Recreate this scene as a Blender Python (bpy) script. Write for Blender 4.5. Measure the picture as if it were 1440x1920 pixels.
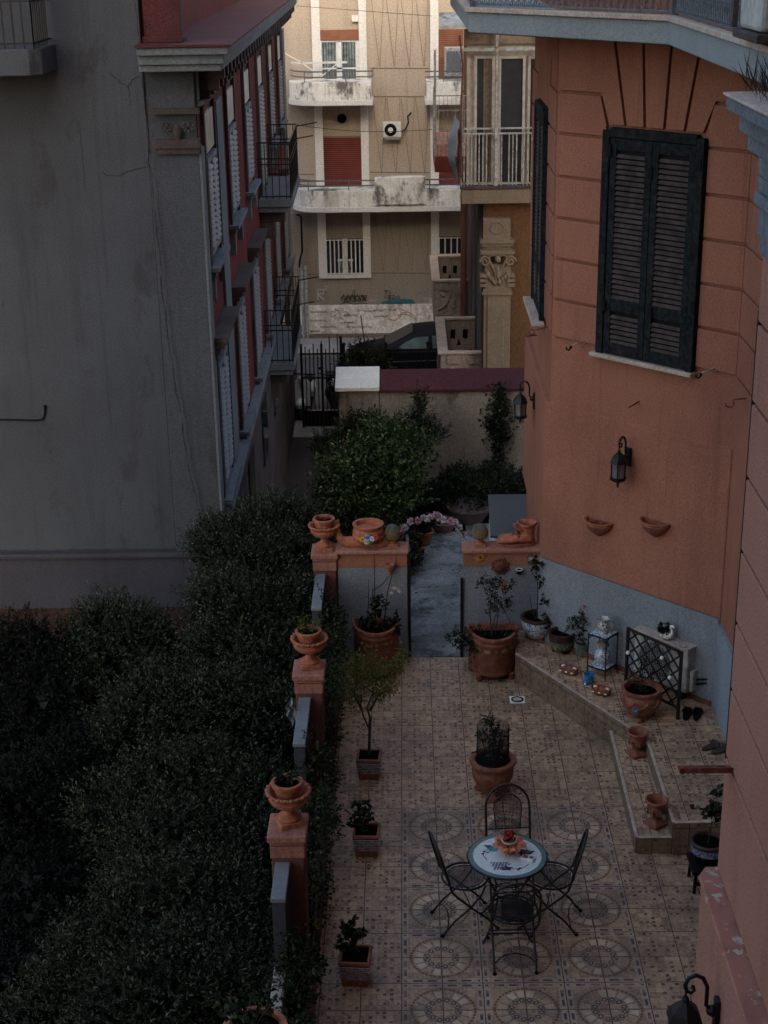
import bpy, bmesh, math, random
import numpy as np
from mathutils import Matrix, Vector
random.seed(7); RNG = np.random.default_rng(11)
PI = math.pi
S = bpy.context.scene
COL = S.collection
for o in list(bpy.data.objects): bpy.data.objects.remove(o)
T = 0.33                                   # floor tile, metres

# ------------------------------------------------------------------ camera
CAM = Vector((0.0912, -12.7545, 7.9794)); FPX = 2831.0
def cam_axes(y, p, r):
    cy, sy, cp, sp = math.cos(y), math.sin(y), math.cos(p), math.sin(p)
    f = Vector((-sy*cp, cy*cp, -sp)); rt = Vector((cy, sy, 0)); up = rt.cross(f)
    cr, sr = math.cos(r), math.sin(r)
    return rt*cr + up*sr, up*cr - rt*sr, f
AR, AU, AF = cam_axes(0.0170, 0.36516, -0.0167)
cd = bpy.data.cameras.new("camera"); cam = bpy.data.objects.new("camera", cd); COL.objects.link(cam)
cd.sensor_fit = 'VERTICAL'; cd.sensor_height = 36; cd.sensor_width = 27
cd.lens = 36*FPX/1920; cd.clip_end = 1000; cd.clip_start = 0.1
cam.matrix_world = Matrix(((AR.x, AU.x, -AF.x, CAM.x), (AR.y, AU.y, -AF.y, CAM.y), (AR.z, AU.z, -AF.z, CAM.z), (0, 0, 0, 1)))
S.camera = cam
S.render.resolution_x = 768; S.render.resolution_y = 1024
def ray(px, py): return AR*((px-720)/FPX) + AU*((960-py)/FPX) + AF
def onz(px, py, z=0.0): d = ray(px, py); return CAM + d*((z-CAM.z)/d.z)
def ony(px, py, y): d = ray(px, py); return CAM + d*((y-CAM.y)/d.y)
def onx(px, py, x): d = ray(px, py); return CAM + d*((x-CAM.x)/d.x)

# ------------------------------------------------------------------ light
SUN_EL, SUN_AZ = math.radians(20.5), math.radians(-8)      # low sun behind the camera, over the near building
w = bpy.data.worlds.new("World"); S.world = w; w.use_nodes = True
nt = w.node_tree; bg = nt.nodes["Background"]
sky = nt.nodes.new("ShaderNodeTexSky"); sky.sky_type = 'NISHITA'; sky.sun_disc = False
sky.sun_elevation = SUN_EL; sky.sun_rotation = PI + SUN_AZ
sky.air_density = 1.0; sky.dust_density = 5.0; sky.ozone_density = 1.0
nt.links.new(sky.outputs[0], bg.inputs[0]); bg.inputs[1].default_value = 0.14
sd = bpy.data.lights.new("sun", 'SUN'); sd.energy = 5.0; sd.angle = math.radians(0.8); sd.color = (1.0, 0.91, 0.76)
sun = bpy.data.objects.new("sun", sd); COL.objects.link(sun)
sdir = Vector((math.sin(PI+SUN_AZ)*math.cos(SUN_EL), math.cos(PI+SUN_AZ)*math.cos(SUN_EL), math.sin(SUN_EL)))
sun.rotation_euler = sdir.to_track_quat('Z', 'Y').to_euler()
S.view_settings.view_transform = 'Standard'; S.view_settings.look = 'None'
S.view_settings.exposure = 2.05; S.view_settings.gamma = 1.0
S.cycles.max_bounces = 5; S.cycles.diffuse_bounces = 3; S.cycles.transparent_max_bounces = 8
try: S.cycles.use_denoising = True
except Exception: pass

# ------------------------------------------------------------------ material helpers
class X:
    """socket wrapper: arithmetic on it makes math nodes"""
    def __init__(s, nt, k): s.nt, s.k = nt, k
    def m(s, op, *a):
        n = s.nt.nodes.new("ShaderNodeMath"); n.operation = op
        for i, v in enumerate((s,)+a):
            if isinstance(v, X): s.nt.links.new(v.k, n.inputs[i])
            else: n.inputs[i].default_value = v
        return X(s.nt, n.outputs[0])
    def __add__(s, o): return s.m('ADD', o)
    def __sub__(s, o): return s.m('SUBTRACT', o)
    def __mul__(s, o): return s.m('MULTIPLY', o)
    def __truediv__(s, o): return s.m('DIVIDE', o)
    def __gt__(s, o): return s.m('GREATER_THAN', o)
    def __lt__(s, o): return s.m('LESS_THAN', o)
    def fl(s): return s.m('FLOOR')
    def fr(s): return s - s.m('FLOOR')
    def ab(s): return s.m('ABSOLUTE')
    def mn(s, o): return s.m('MINIMUM', o)
    def mx(s, o): return s.m('MAXIMUM', o)
    def inv(s): return s*-1.0 + 1.0
    def btw(s, a, b): return (s > a)*(s < b)
def newmat(name, rough=0.85, metal=0.0, spec=None):
    m = bpy.data.materials.new(name); m.use_nodes = True; nt = m.node_tree
    b = nt.nodes["Principled BSDF"]; b.inputs["Roughness"].default_value = rough; b.inputs["Metallic"].default_value = metal
    if spec is not None: b.inputs["Specular IOR Level"].default_value = spec
    return m, nt, b
def coords(nt, kind="Object"):
    tc = nt.nodes.new("ShaderNodeTexCoord"); sp = nt.nodes.new("ShaderNodeSeparateXYZ")
    nt.links.new(tc.outputs[kind], sp.inputs[0]); return tc.outputs[kind], [X(nt, sp.outputs[i]) for i in range(3)]
def comb(nt, a, b, c=0.0):
    n = nt.nodes.new("ShaderNodeCombineXYZ")
    for i, v in enumerate((a, b, c)):
        if isinstance(v, X): nt.links.new(v.k, n.inputs[i])
        else: n.inputs[i].default_value = v
    return n.outputs[0]
def white(nt, vec):
    n = nt.nodes.new("ShaderNodeTexWhiteNoise"); n.noise_dimensions = '3D'; nt.links.new(vec, n.inputs[0]); return X(nt, n.outputs[0])
def noise(nt, vec, scale, detail=3, rough=0.55, stretch=None):
    if stretch:
        mp = nt.nodes.new("ShaderNodeMapping"); mp.inputs["Scale"].default_value = stretch; nt.links.new(vec, mp.inputs[0]); vec = mp.outputs[0]
    n = nt.nodes.new("ShaderNodeTexNoise"); n.inputs["Scale"].default_value = scale; n.inputs["Detail"].default_value = detail
    n.inputs["Roughness"].default_value = rough; nt.links.new(vec, n.inputs[0]); return X(nt, n.outputs[0])
def smooth(x, a, b):
    n = x.nt.nodes.new("ShaderNodeMapRange"); n.interpolation_type = 'SMOOTHSTEP'
    x.nt.links.new(x.k, n.inputs[0]); n.inputs[1].default_value = a; n.inputs[2].default_value = b; return X(x.nt, n.outputs[0])
def mixc(nt, f, a, b, mode='MIX'):
    n = nt.nodes.new("ShaderNodeMix"); n.data_type = 'RGBA'; n.blend_type = mode
    for sk, v in ((n.inputs[0], f), (n.inputs[6], a), (n.inputs[7], b)):
        if isinstance(v, X): nt.links.new(v.k, sk)
        elif isinstance(v, bpy.types.NodeSocket): nt.links.new(v, sk)
        elif isinstance(v, (int, float)): sk.default_value = v
        else: sk.default_value = (*v[:3], 1)
    return n.outputs[2]
def bump(nt, b, h, strength=0.3, dist=0.01):
    n = nt.nodes.new("ShaderNodeBump"); n.inputs["Strength"].default_value = strength; n.inputs["Distance"].default_value = dist
    nt.links.new(h.k, n.inputs["Height"]); nt.links.new(n.outputs[0], b.inputs["Normal"])
def scl(c, k): return tuple(min(1, v*k) for v in c)
def plaster(name, col, col2=None, blot=0.5, streak=0.25, grain=0.25, rough=0.92, bs=0.35, scale=0.9, gs=55, stain=None, st_amt=0.0):
    """weathered painted render: broad blotches, vertical rain streaks, fine grain"""
    m, nt, b = newmat(name, rough, spec=0.12)
    v, (x, y, z) = coords(nt)
    col2 = col2 or scl(col, 0.72)
    a = smooth(noise(nt, v, scale, 5, 0.6), 0.35, 0.68)
    c = mixc(nt, a*blot, col, col2)
    s = smooth(noise(nt, v, 2.6, 4, 0.6, (1, 1, 0.12)), 0.5, 0.75)
    c = mixc(nt, s*streak, c, scl(col2, 0.75))
    s2 = smooth(noise(nt, v, 9, 4, 0.65, (1, 1, 0.045)), 0.55, 0.72)
    c = mixc(nt, s2*(streak*0.9), c, scl(col2, 0.62))
    if stain:
        t = smooth(noise(nt, v, 1.7, 6, 0.7, (1, 1, 0.5)), 0.56-0.06*(st_amt > 0.8), 0.66-0.03*(st_amt > 0.8))
        c = mixc(nt, t*st_amt, c, stain)
    g = noise(nt, v, gs, 2, 0.6)
    c = mixc(nt, 1.0, c, mixc(nt, grain, (1, 1, 1), mixc(nt, smooth(g, 0.3, 0.7), (0.3, 0.3, 0.3), (1.7, 1.7, 1.7))), 'MULTIPLY')
    nt.links.new(c, b.inputs["Base Color"]); bump(nt, b, g + noise(nt, v, 9, 4)*0.8, bs, 0.006)
    return m
def simple(name, col, rough=0.6, metal=0.0, var=0.25, scale=14, bs=0.15, spec=None, dirt=None, bloom=0):
    m, nt, b = newmat(name, rough, metal, 0.3 if spec is None else spec); v, _ = coords(nt)
    n1 = noise(nt, v, scale, 4, 0.6); c = mixc(nt, smooth(n1, 0.3, 0.7), scl(col, 1-var), scl(col, 1+var))
    if dirt: c = mixc(nt, smooth(noise(nt, v, scale*0.4, 5, 0.7), 0.52, 0.66)*0.8, c, dirt)
    nt.links.new(c, b.inputs["Base Color"])
    if bloom: c = mixc(nt, smooth(noise(nt, v, scale*0.55, 6, 0.75), 0.55, 0.7)*bloom, c, (0.42, 0.33, 0.27)); nt.links.new(c, b.inputs["Base Color"])
    if bs: bump(nt, b, n1, bs, 0.004)
    return m
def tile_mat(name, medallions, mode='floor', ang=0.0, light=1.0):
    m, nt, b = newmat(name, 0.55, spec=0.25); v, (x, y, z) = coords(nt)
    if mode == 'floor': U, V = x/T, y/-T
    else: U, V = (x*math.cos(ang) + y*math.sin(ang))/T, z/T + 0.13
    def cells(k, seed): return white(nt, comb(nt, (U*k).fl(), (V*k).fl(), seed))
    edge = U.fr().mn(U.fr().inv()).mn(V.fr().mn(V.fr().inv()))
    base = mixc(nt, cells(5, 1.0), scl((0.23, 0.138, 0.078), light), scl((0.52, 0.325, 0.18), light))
    base = mixc(nt, cells(1, 2.0)*0.35, base, (0.22, 0.15, 0.115))
    cl = smooth(noise(nt, v, 30, 4, 0.7), 0.42, 0.6)
    base = mixc(nt, cl*0.5, base, scl((0.60, 0.42, 0.26), light))
    tn = smooth(noise(nt, v, 70, 3, 0.7), 0.5, 0.62); base = mixc(nt, tn*0.4, base, (0.10, 0.062, 0.045))
    # faint mosaic joints inside each tile
    s5u, s5v = (U*5).fr(), (V*5).fr(); j5 = s5u.mn(s5u.inv()).mn(s5v.mn(s5v.inv())) < 0.055
    base = mixc(nt, j5*0.3, base, (0.14, 0.10, 0.08))
    # scattered small dark tesserae
    du, dv = ((U*6).fr()-0.5).ab(), ((V*6).fr()-0.5).ab()
    dot = (du < cells(6, 9.0)*0.10+0.20)*(dv < cells(6, 11.0)*0.10+0.22)*(cells(6, 5.0) > 0.70)
    dark = mixc(nt, cells(6, 7.0), (0.05, 0.035, 0.03), (0.20, 0.10, 0.075))
    plain = mixc(nt, dot*0.95, base, dark)
    out = plain
    if medallions:
        mu, mv = (U/2).fr()*2-1.0, (V/2).fr()*2-1.0
        au, av = mu.ab(), mv.ab(); r = (mu*mu+mv*mv).m('SQRT'); th = mv.m('ARCTAN2', mu)/(2*PI)+0.5
        med = base
        ring = r.btw(0.735, 0.795)*((th*44).fr() > 0.25)
        wn = white(nt, comb(nt, (th*16).fl(), (U/2).fl(), (V/2).fl()))
        wedge = r.btw(0.47, 0.69)*((th*16).fr().btw(0.14, 0.9))
        med = mixc(nt, wedge*wn*0.8, med, (0.66, 0.50, 0.33))
        med = mixc(nt, (r.btw(0.46, 0.70))*((th*16).fr() < 0.12)*0.7, med, (0.13, 0.10, 0.09))
        med = mixc(nt, smooth(noise(nt, v, 2.2, 3), 0.35, 0.7)*0.35, med, (0.10, 0.07, 0.055)); med = mixc(nt, ring*0.85, med, (0.10, 0.048, 0.032))
        t2 = ((th*12).fr()-0.5).ab()*2
        dia = ((r-0.36).ab()*11 + t2) ; med = mixc(nt, (dia < 0.95)*(dia > 0.45), med, (0.055, 0.048, 0.046))
        med = mixc(nt, (dia < 0.3)*0.9, med, (0.40, 0.30, 0.215))
        med = mixc(nt, (((r-0.44).ab() < 0.012)*0.8).mx(((r-0.29).ab() < 0.01)*0.8), med, (0.09, 0.08, 0.08))
        band = (au.mx(av)) > 0.83
        med = mixc(nt, band*0.3, med, (0.46, 0.36, 0.28))
        o, i_ = au.mx(av), au.mn(av)
        seg = (i_.btw(0.13, 0.36)).mx(i_.btw(0.48, 0.72))
        bar = o.btw(0.875, 0.945)*seg
        bn = white(nt, comb(nt, (U*2.5).fl(), (V*2.5).fl(), 3.0))
        med = mixc(nt, bar*0.95, med, mixc(nt, bn > 0.45, (0.22, 0.10, 0.075), (0.045, 0.045, 0.055)))
        cs = (au.btw(0.88, 0.94))*(av.btw(0.88, 0.94)); med = mixc(nt, cs, med, (0.05, 0.04, 0.04))
        mask = (U > 0.0)*(U < 6.0)*(V > 0.0)
        out = mixc(nt, mask, plain, med)
    out = mixc(nt, (edge < 0.014)*0.9, out, (0.045, 0.03, 0.025))
    soil = smooth(noise(nt, v, 1.1, 5, 0.65), 0.45, 0.72); out = mixc(nt, soil*0.55, out, (0.085, 0.058, 0.045))
    soil2 = smooth(noise(nt, v, 4.5, 4, 0.6), 0.5, 0.75); out = mixc(nt, soil2*0.35, out, (0.10, 0.07, 0.055))
    nt.links.new(out, b.inputs["Base Color"])
    rg = noise(nt, v, 3.0, 3)*0.4 + 0.38; nt.links.new(rg.k, b.inputs["Roughness"])
    bump(nt, b, (edge > 0.014)*1.0 + noise(nt, v, 25, 3)*0.4, 0.25, 0.004)
    return m
def leafmat(name, col, col2, tr=0.25, rough=0.5):
    m, nt, b = newmat(name, rough+0.12, spec=0.15); v, _ = coords(nt)
    at = nt.nodes.new("ShaderNodeAttribute"); at.attribute_name = "leafvar"
    f_ = X(nt, at.outputs["Fac"]); c = mixc(nt, f_*f_*f_, col, col2)
    nt.links.new(c, b.inputs["Base Color"])
    tn = nt.nodes.new("ShaderNodeBsdfTranslucent"); nt.links.new(c, tn.inputs[0]); mx = nt.nodes.new("ShaderNodeMixShader")
    mx.inputs[0].default_value = tr; out = [n for n in nt.nodes if n.type == 'OUTPUT_MATERIAL'][0]
    nt.links.new(b.outputs[0], mx.inputs[1]); nt.links.new(tn.outputs[0], mx.inputs[2]); nt.links.new(mx.outputs[0], out.inputs[0])
    return m
def glassmat(name, col=(0.03, 0.035, 0.04), rough=0.08):
    return simple(name, col, rough, 0.0, 0.2, 3, 0.0, spec=0.8)

# ------------------------------------------------------------------ mesh helpers
class MB:
    def __init__(s): s.v = []; s.f = []; s.M = Matrix.Identity(4); s.st = []
    def push(s, M): s.st.append(s.M); s.M = s.M @ M; return s
    def pop(s): s.M = s.st.pop(); return s
    def add(s, vs, fs):
        o = len(s.v); s.v += [tuple(s.M @ Vector(p)) for p in vs]; s.f += [tuple(o+i for i in f) for f in fs]
    def box(s, x0, x1, y0, y1, z0, z1):
        s.add([(x0,y0,z0),(x1,y0,z0),(x1,y1,z0),(x0,y1,z0),(x0,y0,z1),(x1,y0,z1),(x1,y1,z1),(x0,y1,z1)],
              [(0,3,2,1),(4,5,6,7),(0,1,5,4),(1,2,6,5),(2,3,7,6),(3,0,4,7)]); return s
    def cbox(s, c, sx, sy, sz): return s.box(c[0]-sx/2, c[0]+sx/2, c[1]-sy/2, c[1]+sy/2, c[2]-sz/2, c[2]+sz/2)
    def hexa(s, p): s.add(p, [(0,3,2,1),(4,5,6,7),(0,1,5,4),(1,2,6,5),(2,3,7,6),(3,0,4,7)]); return s
    def prism(s, poly, z0, z1, taper=None):
        n = len(poly); top = taper or poly
        a = sum(poly[i][0]*poly[(i+1) % n][1]-poly[(i+1) % n][0]*poly[i][1] for i in range(n))
        if a < 0: poly = poly[::-1]; top = top[::-1]
        s.add([(p[0], p[1], z0) for p in poly]+[(p[0], p[1], z1) for p in top],
              [tuple(range(n-1, -1, -1)), tuple(range(n, 2*n))]+[(i, (i+1) % n, n+(i+1) % n, n+i) for i in range(n)]); return s
    def lathe(s, prof, n=24, rmod=None, cap=True):
        vs = []; fs = []; k = len(prof)
        for j, (r, z) in enumerate(prof):
            for i in range(n):
                a = 2*PI*i/n; rr = r*(rmod(a, j) if rmod else 1); vs.append((rr*math.cos(a), rr*math.sin(a), z))
        for j in range(k-1):
            for i in range(n):
                i2 = (i+1) % n; fs.append((j*n+i, j*n+i2, (j+1)*n+i2, (j+1)*n+i))
        if cap: fs.append(tuple(range(n-1, -1, -1))); fs.append(tuple((k-1)*n+i for i in range(n)))
        s.add(vs, fs); return s
    def tube(s, pts, r, n=6, closed=False, flat=1.0):
        pts = [Vector(p) for p in pts]; k = len(pts); vs = []; fs = []
        up = Vector((0, 0, 1)); prev = None
        for j, p in enumerate(pts):
            if closed: t = pts[(j+1) % k]-pts[j-1]
            else: t = pts[min(j+1, k-1)]-pts[max(j-1, 0)]
            if t.length < 1e-9: t = Vector((0, 0, 1))
            t.normalize()
            if prev is None: a = t.cross(up) if abs(t.z) < 0.95 else t.cross(Vector((1, 0, 0)))
            else: a = prev - t*prev.dot(t)
            if a.length < 1e-6: a = t.orthogonal()
            a.normalize(); prev = a; b = t.cross(a)
            rr = r[j] if isinstance(r, (list, tuple)) else r
            for i in range(n):
                an = 2*PI*i/n; vs.append(p + a*(rr*math.cos(an)) + b*(rr*flat*math.sin(an)))
        m = k if closed else k-1
        for j in range(m):
            for i in range(n):
                i2 = (i+1) % n; j2 = (j+1) % k; fs.append((j*n+i, j*n+i2, j2*n+i2, j2*n+i))
        if not closed: fs.append(tuple(range(n-1, -1, -1))); fs.append(tuple((k-1)*n+i for i in range(n)))
        s.add(vs, fs); return s
    def bar(s, p0, p1, w, h=None, n=4):
        p0, p1 = Vector(p0), Vector(p1); h = h or w; t = (p1-p0).normalized()
        a = t.cross(Vector((0, 0, 1))) if abs(t.z) < 0.98 else Vector((1, 0, 0)); a.normalize(); b = a.cross(t)
        q = [a*(sx*w/2)+b*(sy*h/2) for sx, sy in ((-1, -1), (1, -1), (1, 1), (-1, 1))]
        s.hexa([p0+c for c in q]+[p1+c for c in q]); return s
    def ball(s, c, r, nu=12, nv=8, rmod=None):
        if isinstance(r, (int, float)): r = (r, r, r)
        vs = [(c[0], c[1], c[2]-r[2])]; fs = []
        for j in range(1, nv):
            ph = PI*j/nv
            for i in range(nu):
                a = 2*PI*i/nu; k = rmod(a, ph) if rmod else 1
                vs.append((c[0]+r[0]*k*math.sin(ph)*math.cos(a), c[1]+r[1]*k*math.sin(ph)*math.sin(a), c[2]-r[2]*k*math.cos(ph)))
        vs.append((c[0], c[1], c[2]+r[2])); L = len(vs)-1
        for i in range(nu):
            i2 = (i+1) % nu; fs.append((0, 1+i2, 1+i)); fs.append((L, L-nu+i, L-nu+i2))
            for j in range(nv-2): fs.append((1+j*nu+i, 1+j*nu+i2, 1+(j+1)*nu+i2, 1+(j+1)*nu+i))
        s.add(vs, fs); return s
    def extr(s, poly, d):
        """any planar polygon (3D points) pushed along d"""
        n = len(poly); P = [Vector(p) for p in poly]; d = Vector(d); nm = Vector((0, 0, 0))
        for i in range(n): nm += P[i].cross(P[(i+1) % n])
        if nm.dot(d) < 0: P = P[::-1]
        s.add(P+[p+d for p in P], [tuple(range(n-1, -1, -1)), tuple(range(n, 2*n))]+[(i, (i+1) % n, n+(i+1) % n, n+i) for i in range(n)]); return s
    def build(s, name, mat, parent=None, smooth=None, bevel=0, label=None, kind=None):
        me = bpy.data.meshes.new(name); me.from_pydata(s.v, [], s.f); me.update()
        if mat: me.materials.append(mat)
        if smooth is not None:
            me.polygons.foreach_set("use_smooth", [True]*len(me.polygons))
            try: me.set_sharp_from_angle(angle=math.radians(smooth))
            except Exception: pass
        o = bpy.data.objects.new(name, me); COL.objects.link(o)
        if parent: o.parent = parent
        if bevel:
            md = o.modifiers.new("bevel", 'BEVEL'); md.width = bevel; md.segments = 2; md.limit_method = 'ANGLE'; md.angle_limit = math.radians(40)
        if label: o["label"] = label
        if kind: o["kind"] = kind
        return o
def split_build(mb, name, mat, parent=None, smooth=None, bevel=0):
    """every separate piece collected in mb becomes an object of its own"""
    par = list(range(len(mb.v)))
    def find(a):
        while par[a] != a: par[a] = par[par[a]]; a = par[a]
        return a
    for f in mb.f:
        r = find(f[0])
        for i in f[1:]: par[find(i)] = r
    grp = {}
    for f in mb.f: grp.setdefault(find(f[0]), []).append(f)
    for fs in grp.values():
        ids = sorted({i for f in fs for i in f}); mp = {k: n for n, k in enumerate(ids)}
        m2 = MB(); m2.v = [mb.v[i] for i in ids]; m2.f = [tuple(mp[i] for i in f) for f in fs]; m2.build(name, mat, parent, smooth, bevel)
def TR(x=0, y=0, z=0, rz=0, rx=0, ry=0, s=1):
    return Matrix.Translation((x, y, z)) @ Matrix.Rotation(rz, 4, 'Z') @ Matrix.Rotation(ry, 4, 'Y') @ Matrix.Rotation(rx, 4, 'X') @ Matrix.Scale(s, 4)
def tag(o, label, cat, group=None, kind=None):
    o["label"] = label; o["category"] = cat
    if group: o["group"] = group
    if kind: o["kind"] = kind
    return o
def thing(name, label, cat, loc=(0, 0, 0), rz=0, group=None, sc=1.0):
    o = bpy.data.objects.new(name, None); COL.objects.link(o); o.location = loc; o.rotation_euler = (0, 0, rz); o.scale = (sc, sc, sc)
    o.empty_display_size = 0.1
    return tag(o, label, cat, group)
def kids(o): return [c for c in bpy.data.objects if c.parent == o]
def dup(root, loc, rz, label, sc=None):
    def cp(o, par):
        c = o.copy(); COL.objects.link(c); c.parent = par
        for k in kids(o): cp(k, c)
        return c
    r = cp(root, None); r.location = loc; r.rotation_euler = (0, 0, rz); r["label"] = label
    if sc: r.scale = (sc, sc, sc)
    return r
def setting(o): o["kind"] = "structure"; return o

# ------------------------------------------------------------------ leaves
def leaf_mesh(name, P, D, L, W, mat, parent=None, fold=0.25, label=None):
    """P (n,3) bases, D (n,3) unit directions, L lengths: one folded diamond leaf each"""
    n = len(P); R = RNG.normal(size=(n, 3)); R[:, 2] = np.abs(R[:, 2])*0.4 + 0.75
    side = np.cross(D, R); side /= np.linalg.norm(side, axis=1)[:, None]+1e-9
    up = np.cross(side, D); L = np.asarray(L).reshape(-1, 1)*np.ones((n, 1)); Wd = L*W
    V = np.empty((n, 4, 3)); V[:, 0] = P; V[:, 2] = P + D*L - up*L*0.12
    V[:, 1] = P + D*L*0.45 + side*Wd/2 + up*Wd*fold; V[:, 3] = P + D*L*0.45 - side*Wd/2 + up*Wd*fold
    me = bpy.data.meshes.new(name); me.vertices.add(4*n); me.vertices.foreach_set("co", V.ravel())
    me.loops.add(4*n); me.loops.foreach_set("vertex_index", np.arange(4*n, dtype=np.int32))
    me.polygons.add(n); me.polygons.foreach_set("loop_start", np.arange(0, 4*n, 4, dtype=np.int32)); me.polygons.foreach_set("loop_total", np.full(n, 4, dtype=np.int32))
    me.update(); at = me.attributes.new("leafvar", 'FLOAT', 'FACE'); at.data.foreach_set("value", RNG.random(n).astype(np.float32))
    me.materials.append(mat); me.validate()
    o = bpy.data.objects.new(name, me); COL.objects.link(o)
    if parent: o.parent = parent
    if label: o["label"] = label
    return o
def unit(a): return a/(np.linalg.norm(a, axis=-1, keepdims=True)+1e-9)
def twig_leaves(B, D, length, per, L, spread=0.8):
    """leaves alternating along twigs starting at B going D"""
    n = len(B); P = []; DD = []; LL = []
    ln = length*(0.6+0.8*RNG.random((n, 1)))
    for k in range(per):
        t = (k+0.6)/per
        P.append(B + D*ln*t - np.array([0, 0, 1])*ln*0.12*t*t)
        q = unit(RNG.normal(size=(n, 3))); q -= (q*D).sum(1, keepdims=True)*D
        DD.append(unit(D*(0.55+0.3*t) + unit(q)*spread)); LL.append(L*(0.7+0.6*RNG.random(n)))
    return np.concatenate(P), np.concatenate(DD), np.concatenate(LL)
def lobes_sample(lobes, n, lo=0.72, hi=1.04, under=-0.45):
    lb = np.array(lobes, float); area = (lb[:, 3]*lb[:, 4]+lb[:, 4]*lb[:, 5]+lb[:, 3]*lb[:, 5]); pr = area/area.sum()
    k = RNG.choice(len(lb), size=n*3, p=pr); d = unit(RNG.normal(size=(n*3, 3)))
    ok = d[:, 2] > under; k, d = k[ok], d[ok]
    wob = 1+0.16*np.sin(d[:, 0]*7+k*1.3)*np.sin(d[:, 1]*6+k)+0.10*np.sin(d[:, 2]*11+k*2.1+d[:, 0]*5)
    rr = (lo+(hi-lo)*RNG.random(len(d))**0.6)*wob
    P = lb[k, :3]+d*lb[k, 3:6]*rr[:, None]; keep = np.ones(len(P), bool)
    for i, l in enumerate(lb):
        q = (((P-l[:3])/l[3:6])**2).sum(1); keep &= (k == i) | (q > (lo*0.82)**2)
    P, d = P[keep][:n], d[keep][:n]
    return P, unit(d/lb[0, 3:6]*lb[0, 3:6].mean())
def crown(name, lobes, ntw, mat, parent, tl=0.22, per=9, L=0.04, W=0.42, upb=0.45, lo=0.62, label=None):
    P, d = lobes_sample(lobes, ntw, lo=lo)
    d = unit(d + np.array([0, 0, upb]) + RNG.normal(size=d.shape)*0.35)
    P, D, LL = twig_leaves(P, d, tl, per, L)
    return leaf_mesh(name, P, D, LL, W, mat, parent, label=label)
def trunk_mb(segs, n=7):
    mb = MB()
    for pts, r in segs: mb.tube(pts, r, n)
    return mb
def branch(p0, p1, r0, r1, k=6, wob=0.06):
    p0, p1 = Vector(p0), Vector(p1); L = (p1-p0).length; pts = []; rs = []
    for i in range(k+1):
        t = i/k; o = Vector((random.uniform(-1, 1), random.uniform(-1, 1), random.uniform(-.4, .4)))*wob*L*(0 if i in (0, k) else 1)
        pts.append(p0.lerp(p1, t)+o); rs.append(r0+(r1-r0)*t)
    return pts, rs
# ------------------------------------------------------------------ materials
SALMON = (0.33, 0.140, 0.088)
m_salmon = plaster("salmon_plaster", SALMON, (0.23, 0.095, 0.062), 0.75, 0.35, 0.26, gs=70, scale=0.55)
m_salmon_light = plaster("salmon_plaster_pale", (0.335, 0.162, 0.113), (0.265, 0.125, 0.088), 0.6, 0.4, 0.28, gs=70)
m_greyblue = plaster("blue_grey_plaster", (0.225, 0.235, 0.245), (0.15, 0.157, 0.165), 0.7, 0.3, 0.3, gs=60)
m_greyblue_chip = plaster("blue_grey_plaster_chipped", (0.25, 0.28, 0.30), (0.19, 0.20, 0.22), 0.6, 0.3, 0.3, gs=60, stain=(0.035, 0.035, 0.04), st_amt=0.6)
m_balcony = plaster("pale_teal_plaster", (0.26, 0.285, 0.278), (0.20, 0.22, 0.215), 0.5, 0.2, 0.22, gs=50)
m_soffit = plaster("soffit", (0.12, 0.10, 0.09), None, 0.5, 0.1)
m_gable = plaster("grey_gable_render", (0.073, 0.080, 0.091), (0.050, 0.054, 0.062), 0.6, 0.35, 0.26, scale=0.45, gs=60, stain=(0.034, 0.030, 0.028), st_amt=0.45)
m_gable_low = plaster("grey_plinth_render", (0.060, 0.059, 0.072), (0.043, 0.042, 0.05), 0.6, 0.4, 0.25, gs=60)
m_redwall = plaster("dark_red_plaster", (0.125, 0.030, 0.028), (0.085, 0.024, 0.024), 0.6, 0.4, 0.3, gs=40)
m_trimgrey = plaster("grey_blue_trim", (0.15, 0.165, 0.178), (0.10, 0.11, 0.12), 0.6, 0.5, 0.3, gs=40)
m_trimbrown = plaster("sooty_stone_trim", (0.085, 0.070, 0.066), (0.045, 0.036, 0.034), 0.8, 0.6, 0.3, gs=40)
m_roofred = plaster("maroon_roof_felt", (0.09, 0.028, 0.028), (0.055, 0.023, 0.025), 0.8, 0.1, 0.4, rough=0.8, scale=1.3, gs=60, stain=(0.11, 0.030, 0.028), st_amt=0.5)
m_brick = plaster("rough_brown_brick", (0.055, 0.030, 0.024), (0.03, 0.02, 0.018), 0.8, 0.4, 0.5, scale=2.5, gs=18)
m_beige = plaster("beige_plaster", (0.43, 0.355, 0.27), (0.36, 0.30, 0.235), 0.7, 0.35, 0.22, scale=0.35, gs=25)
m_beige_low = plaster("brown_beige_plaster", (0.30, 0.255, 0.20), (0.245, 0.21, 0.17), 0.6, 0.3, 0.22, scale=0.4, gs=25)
m_white = plaster("white_plaster", (0.70, 0.68, 0.62), (0.60, 0.57, 0.50), 0.5, 0.25, 0.15, gs=20)
m_whitestain = plaster("stained_white_plaster", (0.80, 0.79, 0.71), (0.62, 0.59, 0.50), 0.6, 1.0, 0.15, scale=1.5, gs=20, stain=(0.05, 0.05, 0.04), st_amt=0.85)
m_basewhite = plaster("whitewashed_base", (0.80, 0.77, 0.68), (0.62, 0.57, 0.48), 0.8, 0.7, 0.3, scale=1.2, gs=14, stain=(0.16, 0.13, 0.10), st_amt=0.6)
m_ochre = plaster("ochre_plaster", (0.135, 0.070, 0.035), (0.10, 0.052, 0.028), 0.6, 0.35, 0.25, gs=30)
m_sand = plaster("sandstone_trim", (0.215, 0.165, 0.115), (0.16, 0.12, 0.085), 0.6, 0.4, 0.22, gs=30)
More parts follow.
